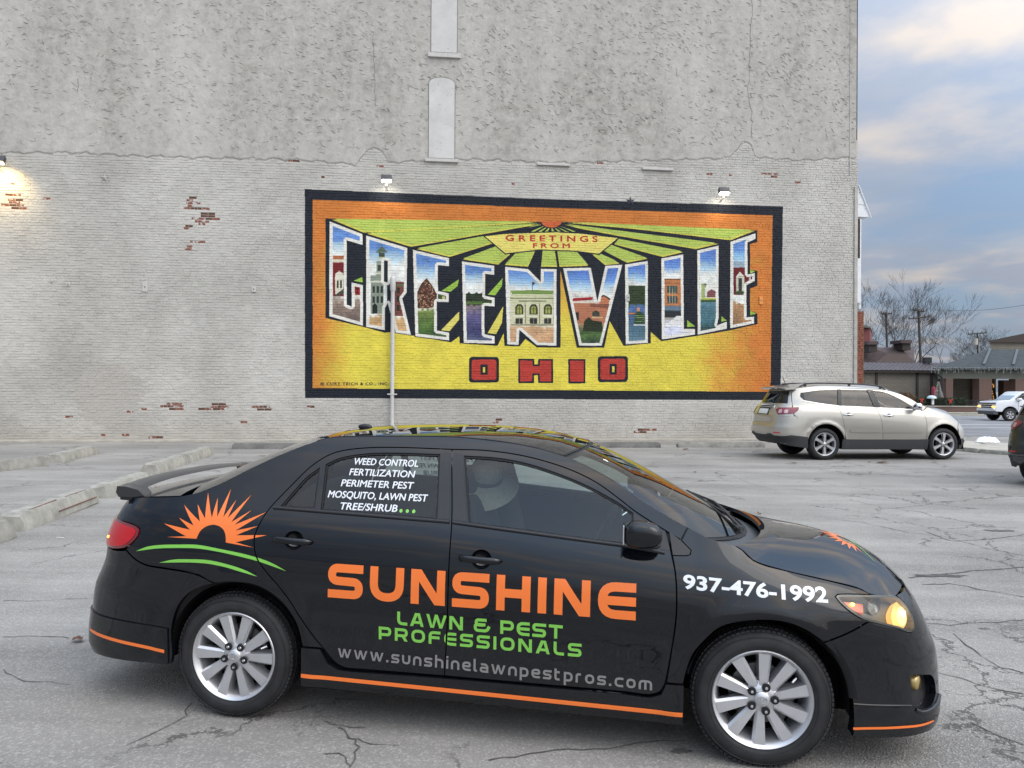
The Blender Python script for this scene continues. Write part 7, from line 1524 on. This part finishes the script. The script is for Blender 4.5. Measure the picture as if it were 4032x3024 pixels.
# ------------------------------------------------------------------ white pickup on the street, facing left
def pickup():
    T0 = at(3941.5, 1640, 51); zg = gz(0, 51)+.012
    car = empty('pickup_truck', (T0.x, 51, zg), math.pi-.03); tag(car, 'white pickup truck with amber lamp lit driving left along the street', 'pickup')
    W_ = mat('white_truck_paint', (.74, .75, .77), .3, coat=1, coat_r=.04); NV = mat('navy_stripe', (.03, .025, .10), .4); GR = mat('lower_grey', (.09, .09, .10), .5)
    # outline in the side view: x forward from the front axle, z up
    lower = [(-4.55, .55), (-4.55, 1.25), (-2.35, 1.30), (-.95, 1.28), (-.80, 1.42), (.15, 1.36), (.80, 1.26), (.93, 1.10), (.95, .62), (.55, .60)]
    def arch(cx, r=.53): return [(cx+r*math.cos(R(a)), .42+r*math.sin(R(a))) for a in range(20, 161, 14)]
    poly = lower+arch(0)+[(-.56, .45), (-3.1, .45)]+arch(-3.75)
    def solid(nm, pl, y0, y1, m_, bev=.04):
        bm = bmesh.new(); vs = [bm.verts.new((x, y0, z)) for x, z in pl]; f = bm.faces.new(vs); r = bmesh.ops.extrude_face_region(bm, geom=[f]); bmesh.ops.translate(bm, verts=[v for v in r['geom'] if isinstance(v, bmesh.types.BMVert)], vec=(0, y1-y0, 0))
        bmesh.ops.recalc_face_normals(bm, faces=bm.faces[:])
        if bev: bmesh.ops.bevel(bm, geom=[e for e in bm.edges if len(e.link_faces) == 2 and e.calc_face_angle(0) > .6], offset=bev, segments=3, affect='EDGES', profile=.6, clamp_overlap=True)
        me = bpy.data.meshes.new(nm); bm.to_mesh(me); bm.free(); me.materials.append(m_); me.polygons.foreach_set('use_smooth', [True]*len(me.polygons)); me.set_sharp_from_angle(angle=R(35)); o = bpy.data.objects.new(nm, me); COL.objects.link(o); o.parent = car; return o
    solid('body', poly, -1.0, 1.0, W_, .035)
    solid('cab', [(-2.55, 1.27), (-2.50, 1.86), (-2.35, 1.92), (-.95, 1.93), (-.75, 1.88), (-.10, 1.36), (-.8, 1.27)], -.86, .86, W_, .05)
    for s_ in (-1, 1):
        y = s_*.868
        for nm, pl in (('window_glass', [(-1.42, 1.36), (-1.42, 1.82), (-.86, 1.82), (-.38, 1.42), (-.42, 1.36)]), ('window_glass', [(-2.36, 1.36), (-2.34, 1.82), (-1.52, 1.82), (-1.52, 1.36)])):
            q = MB(); q.prism(pl, y-.006, y+.006); q.build(nm, M_TINT if 0 else mat('truck_glass', (.03, .04, .045), .05, coat=1), car)
        q = MB(); q.prism([(-1.47, .62), (-1.455, .62), (-1.455, 1.3), (-1.47, 1.3)], s_*1.0-.004, s_*1.0+.004); q.prism([(-.52, .75), (-.505, .75), (-.505, 1.3), (-.52, 1.3)], s_*1.0-.004, s_*1.0+.004); q.build('door_gap', M_CLAD, car)
        MB().box(-1.35, -1.15, s_*1.0-.03, s_*1.0+.03, 1.13, 1.16, .01).build('door_handle', W_, car)
        q = MB(); q.box(-.62, -.40, s_*1.10-.10, s_*1.10+.10, 1.32, 1.50, .03); q.build('door_mirror', M_CHROME, car, 40); MB().box(-.58, -.50, s_*.95-.08, s_*.95+.08, 1.28, 1.36).build('mirror_arm', M_SAT, car)
        q = MB(); q.prism([(-.62, .93), (-3.0, .93), (-3.0, 1.0), (-.62, 1.0)], s_*1.0-.006, s_*1.0+.006); q.build('navy_stripe', NV, car)
        q = MB()
        for k_ in range(3): q.prism([(-.95-k_*.09, 1.0), (-.89-k_*.09, 1.0), (-.89-k_*.09, 1.10+(.06 if k_ == 1 else 0)), (-.95-k_*.09, 1.10+(.06 if k_ == 1 else 0))], s_*1.0-.006, s_*1.0+.006)
        q.build('tower_logo', NV, car)
        v, fc = text_mesh('Boone', 0); wd = v[:, 0].max(); m2 = MB()
        if s_ > 0: m2.add([(-1.22-a/wd*.62, 1.008, 1.03+b*.17) for a, b in v], fc); m2.build('door_lettering', NV, car)
        for x_ in (0, -3.75): wheel('wheel', car, x_, s_*.99, .41, .245, .41, .26, 6, 80, 6, 20, s_, style='six', tread=False)
        for x_ in (0, -3.75): q = MB(); q.lathe([(.53, -.01), (.53, .25), (.05, .3)], 24, Matrix.Translation((x_, -1.0, .42)), a0=R(-5), a1=R(185)); (q if s_ < 0 else q.mirror()).build('wheel_liner', M_VOID, car, 60)
        q = MB(); q.box(.86, .975, s_*.80-.17, s_*.80+.17, 1.08, 1.20, .02); q.build('headlamp', mat('dark_lamp', (.10, .10, .11), .1, coat=1), car, 40)
        q = MB(); q.box(.88, .985, s_*.80-.18, s_*.80+.18, .88, .96, .015); q.build('turn_lamp', mat('amber_turn', (1, .5, .1), .3, emit=(1, .50, .08, 1), emit_s=2.2), car)
    q = MB(); q.prism([(-.84, 1.86), (-.14, 1.385), (-.10, 1.40), (-.80, 1.885)], -.74, .74); q.build('windscreen', mat('pale_screen', (.30, .38, .44), .05, coat=1), car)
    MB().box(.90, .965, -.60, .60, .80, 1.20, .02).build('grille', M_CLAD, car)
    for z_ in (.93, 1.07, 1.18): MB().box(.95, .985, -.62, .62, z_-.02, z_+.02, .008).build('grille_bar', M_CHROME, car)
    MB().box(.97, 1.0, -.12, .12, 1.02, 1.10, .01).build('badge', mat('gold_badge', (.55, .42, .16), .3, .8), car)
    MB().box(.80, 1.06, -.98, .98, .62, .84, .05).build('front_bumper', M_CHROME, car, 40); MB().box(.70, 1.02, -.90, .90, .42, .62, .04).build('air_dam', GR, car)
    MB().box(-4.6, .7, -.7, .7, .36, .5).build('chassis', M_VOID, car)
    MB().box(-4.72, -4.55, -.95, .95, .55, .75, .03).build('rear_bumper', M_CHROME, car)
pickup()
# ------------------------------------------------------------------ across the street
P2 = lambda cx, cy, Y: at(3300+cx*.36166, 1100+cy*.36166, Y)
M_FBRK = bpy.data.materials.new('distant_brick'); M_FBRK.use_nodes = True
def brickmat(m, c1, c2, mo, sc, bw=.5, rh=.25, bump=.3):
    t = m.node_tree; b = t.nodes['Principled BSDF']; tc = t.nodes.new('ShaderNodeTexCoord'); br = t.nodes.new('ShaderNodeTexBrick'); mp_ = t.nodes.new('ShaderNodeMapping'); mp_.inputs['Rotation'].default_value = (R(90), 0, 0)
    t.links.new(tc.outputs['Object'], mp_.inputs[0]); t.links.new(mp_.outputs[0], br.inputs[0]); br.inputs['Color1'].default_value = (*c1, 1); br.inputs['Color2'].default_value = (*c2, 1); br.inputs['Mortar'].default_value = (*mo, 1)
    br.inputs['Scale'].default_value = sc; br.inputs['Brick Width'].default_value = bw; br.inputs['Row Height'].default_value = rh; br.inputs['Mortar Size'].default_value = .015
    t.links.new(br.outputs[0], b.inputs['Base Color']); b.inputs['Roughness'].default_value = .9
    bp = t.nodes.new('ShaderNodeBump'); bp.inputs['Strength'].default_value = bump; bp.inputs['Distance'].default_value = .02; t.links.new(br.outputs['Fac'], bp.inputs['Height']); bp.invert = True; t.links.new(bp.outputs[0], b.inputs['Normal'])
brickmat(M_FBRK, (.13, .055, .04), (.10, .045, .035), (.16, .13, .11), 1.0, .24, .08)
M_BLOCK = bpy.data.materials.new('beige_block'); M_BLOCK.use_nodes = True; brickmat(M_BLOCK, (.19, .17, .14), (.165, .147, .122), (.115, .102, .085), 1.0, .62, .20, .5)
M_MROOF = mat('mauve_metal_roof', (.17, .15, .155), .45, .4, noise=(1, .1)); M_BROOF = mat('brown_shingles', (.085, .062, .060), .9, noise=(2.5, .25)); M_GSH = mat('green_grey_shingles', (.034, .042, .046), .9, noise=(2, .35, 9), bump=(9, .5, .03))
M_FASC = mat('olive_fascia', (.105, .105, .088), .7); M_DKB = mat('dark_brown_trim', (.035, .026, .022), .7); M_REDW = mat('dull_red_wall', (.16, .045, .045), .8); M_POLE = mat('weathered_pole', (.055, .045, .038), .9, noise=(4, .3)); M_BARK = mat('winter_bark', (.050, .042, .036), .95)
def bx2(nm, parent, cx0, cx1, cy0, cy1, Y, depth, m_, bev=0):
    a = P2(cx0, cy1, Y); b = P2(cx1, cy0, Y); o = MB().box(a.x, b.x, Y, Y+depth, a.z, b.z, bev).build(nm, m_, parent); return o
zf = -.16
# beige block building
bb = empty('block_building', (0, 0, 0)); tag(bb, 'long beige block building with ribbed mauve metal roof across the street', 'building')
a = P2(150, 1010, 76); b = P2(1720, 1010, 76); MB().box(a.x, b.x, 76, 88, zf, a.z).build('wall', M_BLOCK, bb)
for cx in (283, 422, 865, 1020, 1465): p = P2(cx, 1000, 75.9); MB().box(p.x-.10, p.x+.10, 75.88, 76, zf, a.z-.01).build('pilaster', M_DKB if cx != 283 else M_FASC, bb)
MB().box(a.x-.3, b.x, 75.5, 75.96, a.z-.02, P2(0, 985, 76).z).build('eave', M_DKB, bb)
zr0, zr1 = P2(0, 983, 75.4).z, P2(0, 905, 80).z
q = MB(); q.add([(a.x-.4, 75.4, zr0), (b.x, 75.4, zr0), (b.x, 80, zr1), (a.x-.4, 80, zr1), (a.x-.4, 88, zr1), (b.x, 88, zr1)], [(0, 1, 2, 3), (3, 2, 5, 4)]); rf_ = q.build('roof', M_MROOF, bb)
x = a.x
while x < b.x: q = MB(); q.add([(x, 75.4, zr0+.0), (x+.05, 75.4, zr0), (x+.05, 75.4, zr0+.06), (x, 75.4, zr0+.06), (x, 80, zr1), (x+.05, 80, zr1), (x+.05, 80, zr1+.06), (x, 80, zr1+.06)], [(0, 1, 2, 3), (0, 4, 7, 3)[::-1], (3, 2, 6, 7), (1, 5, 6, 2)]); q.build('standing_seam', M_MROOF, rf_); x += .45
p = P2(985, 900, 79); MB().box(p.x-.35, p.x+.35, 79, 79.6, p.z-.1, P2(0, 842, 79).z, .02).build('rooftop_unit', M_SAT, bb)
# brown roofed building behind
br_ = empty('brown_roof_building'); tag(br_, 'brown shingled roof with two square chimneys behind the beige block building', 'building')
def poly3(nm, pts, Y0, Y1, m_, parent):
    P = [P2(cx, cy, Y0) for cx, cy in pts]; n_ = len(P); q = MB(); vs = [(v.x, Y0, v.z) for v in P]+[(v.x*Y1/Y0+.3, Y1, v.z) for v in P]
    q.add(vs, [tuple(range(n_))]+[(i, (i+1) % n_, n_+(i+1) % n_, n_+i)[::-1] for i in range(n_)]+[tuple(range(2*n_-1, n_-1, -1))]); return q.build(nm, m_, parent)
A = [P2(120, 912, 86), P2(832, 905, 86), P2(826, 735, 90), P2(350, 742, 90), P2(150, 900, 90)]
q = MB(); q.add([tuple(v) for v in A]+[(A[1].x, 96, A[1].z), (A[2].x, 96, A[2].z), (A[3].x, 96, A[3].z)], [(0, 1, 2, 3, 4), (1, 5, 6, 2), (2, 6, 7, 3)]); q.build('roof', M_BROOF, br_)
MB().box(A[0].x, A[1].x-.05, 86.2, 96, zf, A[1].z-.02).build('wall', M_BLOCK, br_)
q = MB()
for k in range(9):
    u = k/9; zz = A[1].z+(A[2].z-A[1].z)*u; yy = 86+4*u-.03; x0 = A[1].x-4.6*(1-u)*.9; q.box(min(x0, A[1].x-.1), A[1].x, yy, yy+.02, zz, zz+.22)
tag(q.build('lap_boards', mat('brown_boards', (.12, .09, .082), .8), br_), kind='stuff')
for c0, c1, t_, b_ in ((335, 425, 705, 790), (702, 790, 690, 770)):
    bx2('chimney', br_, c0, c1, t_, b_, 87.5, 2, M_DKB); bx2('chimney_cap', br_, c0-15, c1+16, t_-30, t_+4, 87.2, 2.6, M_BROOF)
rd_ = empty('red_building'); tag(rd_, 'dull red wall with grey eave behind the brick corner of the painted building', 'building')
poly3('wall', [(120, 500), (345, 522), (345, 700), (280, 790), (120, 900)], 92, 100, M_REDW, rd_); poly3('eave', [(110, 450), (352, 515), (352, 530), (110, 505)], 91.6, 100, M_FASC, rd_)
vn = empty('roof_vents', (0, 0, 0)); tag(vn, 'round grey roof vents beside the brick corner', 'vent')
for cx, cy, r_ in ((245, 775, 25), (225, 810, 24)): p = P2(cx, cy, 85); MB().lathe([(.001, -.3), (r_*.0102*1, -.3), (r_*.0102*1, .3), (.001, .3)], 16, Matrix.Translation(p)).build('vent_drum', M_FASC, vn, 40)
p = P2(225, 840, 85); MB().box(p.x-.25, p.x+.2, 84.8, 85.3, p.z-.5, p.z+.3).build('vent_base', M_FASC, vn)
rb_ = empty('far_house'); tag(rb_, 'tan building with low brown gable roof at the far right edge', 'building')
poly3('wall', [(1655, 682), (2300, 682), (2300, 900), (1655, 900)], 95, 105, M_BLOCK, rb_); poly3('roof', [(1640, 668), (2060, 582), (2400, 520), (2400, 690), (1655, 684)], 94.6, 106, M_DKB, rb_)
# open-sided pavilion with hipped shingle roof
pv_ = empty('pavilion'); tag(pv_, 'open brick pillared pavilion with grey green hipped roof and icicle lights', 'pavilion')
E0, E1, R0, R1 = P2(1040, 960, 66), P2(2700, 925, 66), P2(1652, 762, 72), P2(1945, 768, 72); H2 = P2(2024, 745, 72)
yb = 78
q = MB(); vs = [tuple(E0), (E1.x, 66, E0.z), tuple(R0), (R1.x+6, 72, R0.z), (E0.x*yb/66+1.0, yb, E0.z), (E1.x+6, yb, E0.z)]
q.add(vs, [(0, 1, 3, 2), (4, 0, 2), (5, 4, 2, 3), (1, 5, 3)]); q.build('roof', M_GSH, pv_)
for p, q_ in ((P2(1565, 925, 67), R0), (P2(1885, 930, 67), R1)):
    q = MB(); d = .12; q.add([(p.x-d, p.y-.3, p.z+.06), (p.x+d, p.y-.3, p.z+.06), (q_.x+d, q_.y-.1, q_.z+.08), (q_.x-d, q_.y-.1, q_.z+.08)], [(0, 1, 2, 3)]); q.build('ridge_strip', mat('ridge_metal', (.07, .085, .09), .6), pv_)
z0_, z1_ = P2(0, 1072, 66.5).z, P2(0, 985, 66.5).z
MB().box(P2(1130, 0, 66.5).x, E1.x-.4, 66.4, 66.8, z0_, z1_).build('beam', M_FASC, pv_)
q = MB(); _a = P2(1130, 0, 66.5).x; q.add([(_a, 66.8, z0_), (_a+5.2, 76.6, z0_), (_a+5.2, 76.6, z1_), (_a, 66.8, z1_), (_a+.3, 66.8, z0_), (_a+5.5, 76.6, z0_), (_a+5.5, 76.6, z1_), (_a+.3, 66.8, z1_)], [(0, 1, 2, 3), (4, 7, 6, 5), (0, 4, 5, 1)]); q.build('beam', M_FASC, pv_)
q = MB(); q.add([(E0.x+.1, 66.1, z1_+.01), (E1.x, 66.1, z1_+.01), (E1.x+6, yb-.1, z1_+.01), (E0.x*yb/66+1.2, yb-.1, z1_+.01)], [(0, 1, 2, 3)]); q.build('soffit', M_DKB, pv_)
MB().box(E0.x-.02, E1.x, 65.95, 66.08, E0.z-.14, E0.z+.02).build('gutter', M_SAT, pv_)
for cx0, cx1 in ((1162, 1238), (1522, 1660), (1915, 2030), (2300, 2420)):
    a = P2(cx0, 1080, 66.5); b = P2(cx1, 1080, 66.5)
    for yy in (66.3, 75.8):
        _s = (yy-66.3)*.53; MB().box(a.x+_s, b.x+_s, yy, yy+.9, zf, z0_-.002).build('brick_pillar', M_FBRK, pv_)
MB().tube([P2(1068, 1000, 66.1), P2(1075, 1030, 66.1), P2(1128, 1062, 66.2), P2(1134, 1090, 66.2), P2(1134, 1290, 66.2)], .075, 10).build('downpipe', M_SAT, pv_, 60)
ic = MB(); r_ = random.Random(11); x = E0.x-.25
while x < E1.x:
    L_ = r_.choice([.12, .25, .35, .5, .2]); y = 65.9; zt_ = E0.z+.02
    ic.tube([(x, y, zt_), (x+r_.uniform(-.03, .03), y-.02, zt_-L_)], .012, 3, False)
    for k in range(int(L_/.07)): z = zt_-k*.07; ic.tube([(x, y-.01, z), (x+r_.uniform(-.04, .04), y-.03, z-.03)], .016, 3, False)
    x += r_.uniform(.04, .10)
tag(ic.build('icicle_lights', mat('icicle_wire', (.32, .35, .33), .5), pv_), kind='stuff')
# low brick wall with cap, hedges, iron fence
lw = empty('brick_planter_wall'); tag(lw, 'low brick wall with pale stone cap in front of the hedges', 'wall')
a = P2(880, 1385, 63.5); b = P2(2300, 1385, 63.5); MB().box(a.x-3, b.x, 63.5, 63.9, zf-.02, a.z).build('brickwork', M_FBRK, lw); MB().box(a.x-3.03, b.x, 63.42, 63.98, a.z, P2(0, 1371, 63.5).z, .02).build('stone_cap', M_CONC, lw)
def leafmass(nm, c0, c1, ct, cb, Y, dep, n_, m_, label, cat, size=.05, group=None, shape=None, seed=0):
    r_ = random.Random(seed); a = P2(c0, cb, Y); b = P2(c1, ct, Y); q = MB(); cx, cz = (a.x+b.x)/2, (a.z+b.z)/2
    for _ in range(n_):
        while 1:
            u, v, w_ = r_.uniform(-1, 1), r_.uniform(-1, 1), r_.uniform(-1, 1)
            if shape is None or shape(u, v, w_): break
        if shape is None and max(abs(u), abs(v), abs(w_)) < .72: continue
        p = Vector((cx+u*(b.x-a.x)/2*(1+r_.uniform(-.03, .05)), Y+dep/2+w_*dep/2, cz+v*(b.z-a.z)/2*(1+r_.uniform(-.05, .07))))
        n1 = Vector((r_.gauss(0, 1), r_.gauss(0, 1), r_.gauss(0, 1))).normalized(); t1 = n1.orthogonal().normalized(); t2 = n1.cross(t1); s_ = size*r_.uniform(.6, 1.4)
        q.add([p-t1*s_, p+t2*s_*.55, p+t1*s_, p-t2*s_*.55], [(0, 1, 2, 3)])
    g = empty(nm, (cx, Y+dep/2, a.z)); T = Matrix.Translation((-cx, -Y-dep/2, -a.z)); q.xf(T); q.build('foliage', m_, g)
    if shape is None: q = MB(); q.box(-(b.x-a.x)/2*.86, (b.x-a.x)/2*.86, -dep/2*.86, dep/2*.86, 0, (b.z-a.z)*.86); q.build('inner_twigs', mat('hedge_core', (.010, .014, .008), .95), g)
    else: MB().tube([(0, 0, 0), (0, 0, (b.z-a.z)*.55)], [.06, .02], 6).build('stem', M_BARK, g)
    return tag(g, label, cat, group)
M_HEDGE = mat('hedge_leaf', (.028, .042, .020), .8); M_RUST2 = mat('russet_leaf', (.13, .075, .04), .85)
leafmass('hedge', 885, 1030, 1285, 1370, 64.2, 1.0, 2600, M_HEDGE, 'clipped dark green hedge left of the white post', 'hedge', seed=1, group='hedges behind the low brick wall')
leafmass('hedge', 1042, 1190, 1288, 1370, 64.2, 1.0, 2600, M_HEDGE, 'clipped dark green hedge between white post and wreath', 'hedge', seed=2, group='hedges behind the low brick wall')
leafmass('hedge', 1195, 1402, 1290, 1372, 64.2, 1.0, 3200, M_HEDGE, 'clipped dark green hedge right of the wreath', 'hedge', seed=3, group='hedges behind the low brick wall')
leafmass('russet_shrub', 660, 905, 1222, 1372, 64.3, 1.6, 3600, M_RUST2, 'russet brown shrub behind the beige car windscreen', 'shrub', shape=lambda u, v, w_: u*u+w_*w_+((v+.2)*.9)**2 < 1, seed=4)
fn = empty('iron_fence'); tag(fn, 'short black iron picket fence right of the hedges', 'fence')
a = P2(1400, 1372, 64.1); b = P2(2300, 1312, 64.1); x = a.x
while x < b.x: MB().box(x-.016, x+.016, 64.1, 64.13, a.z, b.z).build('picket', M_SAT, fn); x += .14
MB().box(a.x, b.x, 64.09, 64.14, b.z-.12, b.z-.09).box(a.x, b.x, 64.09, 64.14, a.z+.06, a.z+.09).build('rail', M_SAT, fn)
def wreath(cx, cy, label):
    p = P2(cx, cy, 63.3); g = empty('wreath', tuple(p)); tag(g, label, 'wreath', 'christmas wreaths'); r_ = random.Random(cx); q = MB()
    for k in range(420):
        a = r_.uniform(0, 6.283); rr = .30+r_.gauss(0, .045); c = Vector((rr*math.cos(a), r_.gauss(0, .04), rr*math.sin(a))); d = Vector((r_.gauss(0, 1), r_.gauss(0, 1), r_.gauss(0, 1))).normalized()*.05; e_ = d.orthogonal().normalized()*.012; q.add([c-d, c+e_, c+d], [(0, 1, 2)])
    q.build('ring', mat('fir_green', (.03, .06, .03), .8), g)
    M_BOW = mat('red_bow', (.42, .03, .02), .6); q = MB(); q.prism([(0, .14), (-.17, .25), (-.16, .08), (0, .14)], -.08, -.05); q.prism([(0, .14), (.17, .08), (.17, .26), (0, .14)], -.08, -.05); q.prism([(-.03, .14), (-.12, -.14), (-.04, -.16), (.03, .12)], -.07, -.05); q.prism([(0, .14), (.06, -.12), (.12, -.10), (.04, .15)], -.075, -.055); q.build('bow', M_BOW, g)
wreath(905, 1325, 'wreath with red bow nearest the beige car'); wreath(1220, 1332, 'round wreath with red bow between the hedges')
# white dome on a post, red lantern, flocked tree, decorated tree
g = empty('post_dome', tuple(P2(1020, 1300, 64.0))); tag(g, 'white domed object on a short post between the hedges', 'dome')
a = P2(970, 1297, 64).x; b = P2(1068, 1297, 64).x; hh_ = (b-a)/2; c = P2(1019, 1297, 64); hz_ = P2(0, 1256, 64).z-c.z
q = MB(); q.lathe([(hh_, 0), (hh_*.97, hz_*.3), (hh_*.8, hz_*.65), (hh_*.5, hz_*.9), (.001, hz_)], 24, axis='z'); o = q.build('dome', mat('pale_dome', (.50, .60, .68), .25), g, 60); g.location = c
MB().box(-.0, .16, -.08, .08, P2(0, 1357, 64).z-c.z, 0).build('post', M_WHT, g)
p = P2(1038, 1230, 66); g = empty('red_lantern', tuple(p)); tag(g, 'small red lantern standing in front of the beige block wall', 'lantern'); q = MB(); q.lathe([(.001, .5), (.12, .45), (.15, .35), (.15, -.45), (.001, -.5)], 10, axis='z'); q.build('lantern_body', mat('lantern_red', (.30, .02, .05), .5), g, 40); MB().tube([(0, 0, -.5), (0, 0, zf-p.z)], .03, 6).build('stand', M_SAT, g)
def xtree(cx, ct, cb, wd, Y, m_, label, baub, seed):
    a = P2(cx, cb, Y); zt_ = P2(cx, ct, Y).z; g = empty('decorated_tree', (a.x, Y, zf)); tag(g, label, 'tree', 'small decorated trees'); r_ = random.Random(seed); H_ = zt_-zf; q = MB()
    for _ in range(2600):
        u = r_.random()**.7; z = H_*(1-u)*.98+.1; rr = wd*u*r_.uniform(.5, 1.05); an = r_.uniform(0, 6.283); c = Vector((rr*math.cos(an), rr*math.sin(an), z)); d = Vector((math.cos(an)*.09, math.sin(an)*.09, -.03+r_.gauss(0, .03))); e_ = d.orthogonal().normalized()*.02; q.add([c-d*.3, c+e_, c+d, c-e_], [(0, 1, 2, 3)])
    q.build('crown', m_, g); MB().tube([(0, 0, 0), (0, 0, H_*.9)], [.06, .02], 6).build('trunk', M_BARK, g)
    for k in range(16):
        u = r_.uniform(.15, .95); an = r_.uniform(3.4, 6.0); rr = wd*u*.98; q = blob(rr*math.cos(an), rr*math.sin(an), H_*(1-u), .05, .05, .05, 2, 5); q.build('bauble', baub, g, 60)
xtree(1092, 1120, 1300, .62, 65.2, mat('flocked_needles', (.30, .30, .27), .8), 'small frosted tree with red baubles beside the pavilion downpipe', mat('bauble_red', (.35, .02, .02), .3), 1)
xtree(1683, 1090, 1300, .50, 69.5, mat('dark_needles', (.03, .045, .03), .8), 'dark decorated tree with warm lights inside the pavilion', mat('bauble_glow', (1, .5, .2), .3, emit=(1, .45, .12, 1), emit_s=.6), 2)
# utility poles and wires
def upole(base, top, arms, label, Y, tr=False, r=.15):
    a = P2(*base, Y); b = P2(*top, Y); g = empty('utility_pole', (a.x, Y, zf)); tag(g, label, 'utility pole', 'wooden utility poles'); T = Matrix.Translation((-a.x, -Y, -zf))
    MB().tube([T @ Vector((a.x-(b.x-a.x)*.2, Y, zf)), T @ b], [r*1.15, r*.8], 10).build('post', M_POLE, g, 60)
    for (x0, y0, x1, y1) in arms:
        p, q_ = T @ P2(x0, y0, Y-.2), T @ P2(x1, y1, Y-.2); MB().tube([p, q_], .085, 4).build('cross_arm', M_POLE, g)
        for u in (.04, .25, .75, .96):
            c = p.lerp(q_, u); MB().lathe([(.001, .32), (.06, .28), (.05, .16), (.09, .12), (.05, .05), (.02, 0)], 8, Matrix.Translation(c), 'z').build('insulator', M_SAT, g, 60)
        m_ = p.lerp(q_, .5); 
        for u in (.3, .7): MB().tube([p.lerp(q_, u), m_+Vector((0, .1, -.85))], .035, 4).build('brace', M_POLE, g)
    if tr:
        c = T @ P2(1498, 680, Y-.35); MB().lathe([(.001, .5), (.26, .48), (.28, .4), (.28, -.45), (.001, -.5)], 14, Matrix.Translation(c), 'z').build('transformer', M_CONC, g, 40)
    return g
upole((546, 900), (522, 358), [(465, 374, 585, 374)], 'thin utility pole with one cross arm between the two bare trees', 105)
upole((912, 905), (874, 325), [(817, 330, 934, 352), (765, 430, 1000, 404)], 'tall utility pole with two tilted cross arms, middle of the three', 98, r=.17)
upole((1532, 905), (1515, 580), [(1413, 598, 1617, 580)], 'utility pole with a grey transformer above the pavilion roof', 115, True)
wr = empty('overhead_wires'); tag(wr, 'thin overhead wires crossing the sky to the right', 'wire')
for (p0, p1, s_) in (((965, 316, 98), (2400, 205, 70), 1.3), ((1250, 845, 120), (1420, 850, 118), .1), ((585, 340, 100), (830, 320, 98), .2)):
    a, b = P2(*p0), P2(*p1); MB().tube([a.lerp(b, u)-Vector((0, 0, s_*4*u*(1-u)*.5)) for u in np.linspace(0, 1, 13)], .018, 4).build('wire', M_SAT, wr)
# bare winter trees
def bare(nm, base, H_, seed, label, spread=.55, lean=0, stems=1, group='bare winter trees', r0=.2, Y=100, maxd=7):
    r_ = random.Random(seed); p = P2(*base, Y); g = empty(nm, (p.x, Y, zf)); tag(g, label, 'tree', group); trunk = MB(); crown = MB()
    h0 = p.z-zf
    def grow(p, d, L, r, k, first=False):
        n_ = 3; pts = [p]; rs = [r]
        for i in range(n_): d = (d+Vector((r_.gauss(0, .10), r_.gauss(0, .10), r_.gauss(.02, .06)))).normalized(); pts.append(pts[-1]+d*L/n_); rs.append(r*(1-.35*(i+1)/n_))
        (trunk if first or k >= maxd-1 else crown).tube(pts, rs, 6 if r > .06 else 3, False)
        if k <= 0 or r < .004: return
        for _ in range(2 if r_.random() < .25 else 3):
            a = r_.uniform(0, 6.283); o = Vector((math.cos(a), math.sin(a), 0)); nd = (d+o*spread*r_.uniform(.5, 1.25)+Vector((0, 0, .12))).normalized(); grow(pts[-1 if r_.random() < .7 else -2], nd, L*r_.uniform(.60, .82), max(.011, rs[-1]*r_.uniform(.55, .78)), k-1)
    for s_ in range(stems):
        d = Vector((lean+(.25*(s_-stems/2+.5) if stems > 1 else 0), 0, 1)).normalized(); grow(Vector((.4*s_, 0, 0)), d, H_*.30+h0*.3, r0, maxd, True)
    trunk.build('trunk', M_BARK, g, 60); o = crown.build('crown', M_BARK, g)
bare('bare_tree', (395, 700), 8.8, 3, 'bare tree with a bent trunk nearest the brick corner', .62, -.05, Y=104, r0=.20)
bare('bare_tree', (620, 720), 10.4, 8, 'tallest bare tree with several upright stems left of the middle pole', .50, .12, stems=3, Y=107, r0=.17, maxd=6)
bare('bare_tree', (770, 720), 7.6, 12, 'spreading bare tree leaning right behind the middle pole', .6, .10, stems=2, Y=112, r0=.15, maxd=6)
bare('bare_tree', (1050, 800), 6.0, 15, 'low twiggy bare tree between the poles', .85, .05, stems=2, Y=118, r0=.13, maxd=6)
bare('bare_tree', (240, 700), 8.6, 21, 'bare tree half hidden by the brick corner', .6, .0, Y=110, r0=.15, maxd=6)
bare('bare_tree', (1430, 800), 5.0, 31, 'small bare tree left of the transformer pole', .8, 0, stems=2, Y=122, r0=.12, maxd=6)
bare('bare_tree', (1590, 800), 5.0, 33, 'small bare tree right of the transformer pole', .8, 0, stems=2, Y=124, r0=.12, maxd=6)
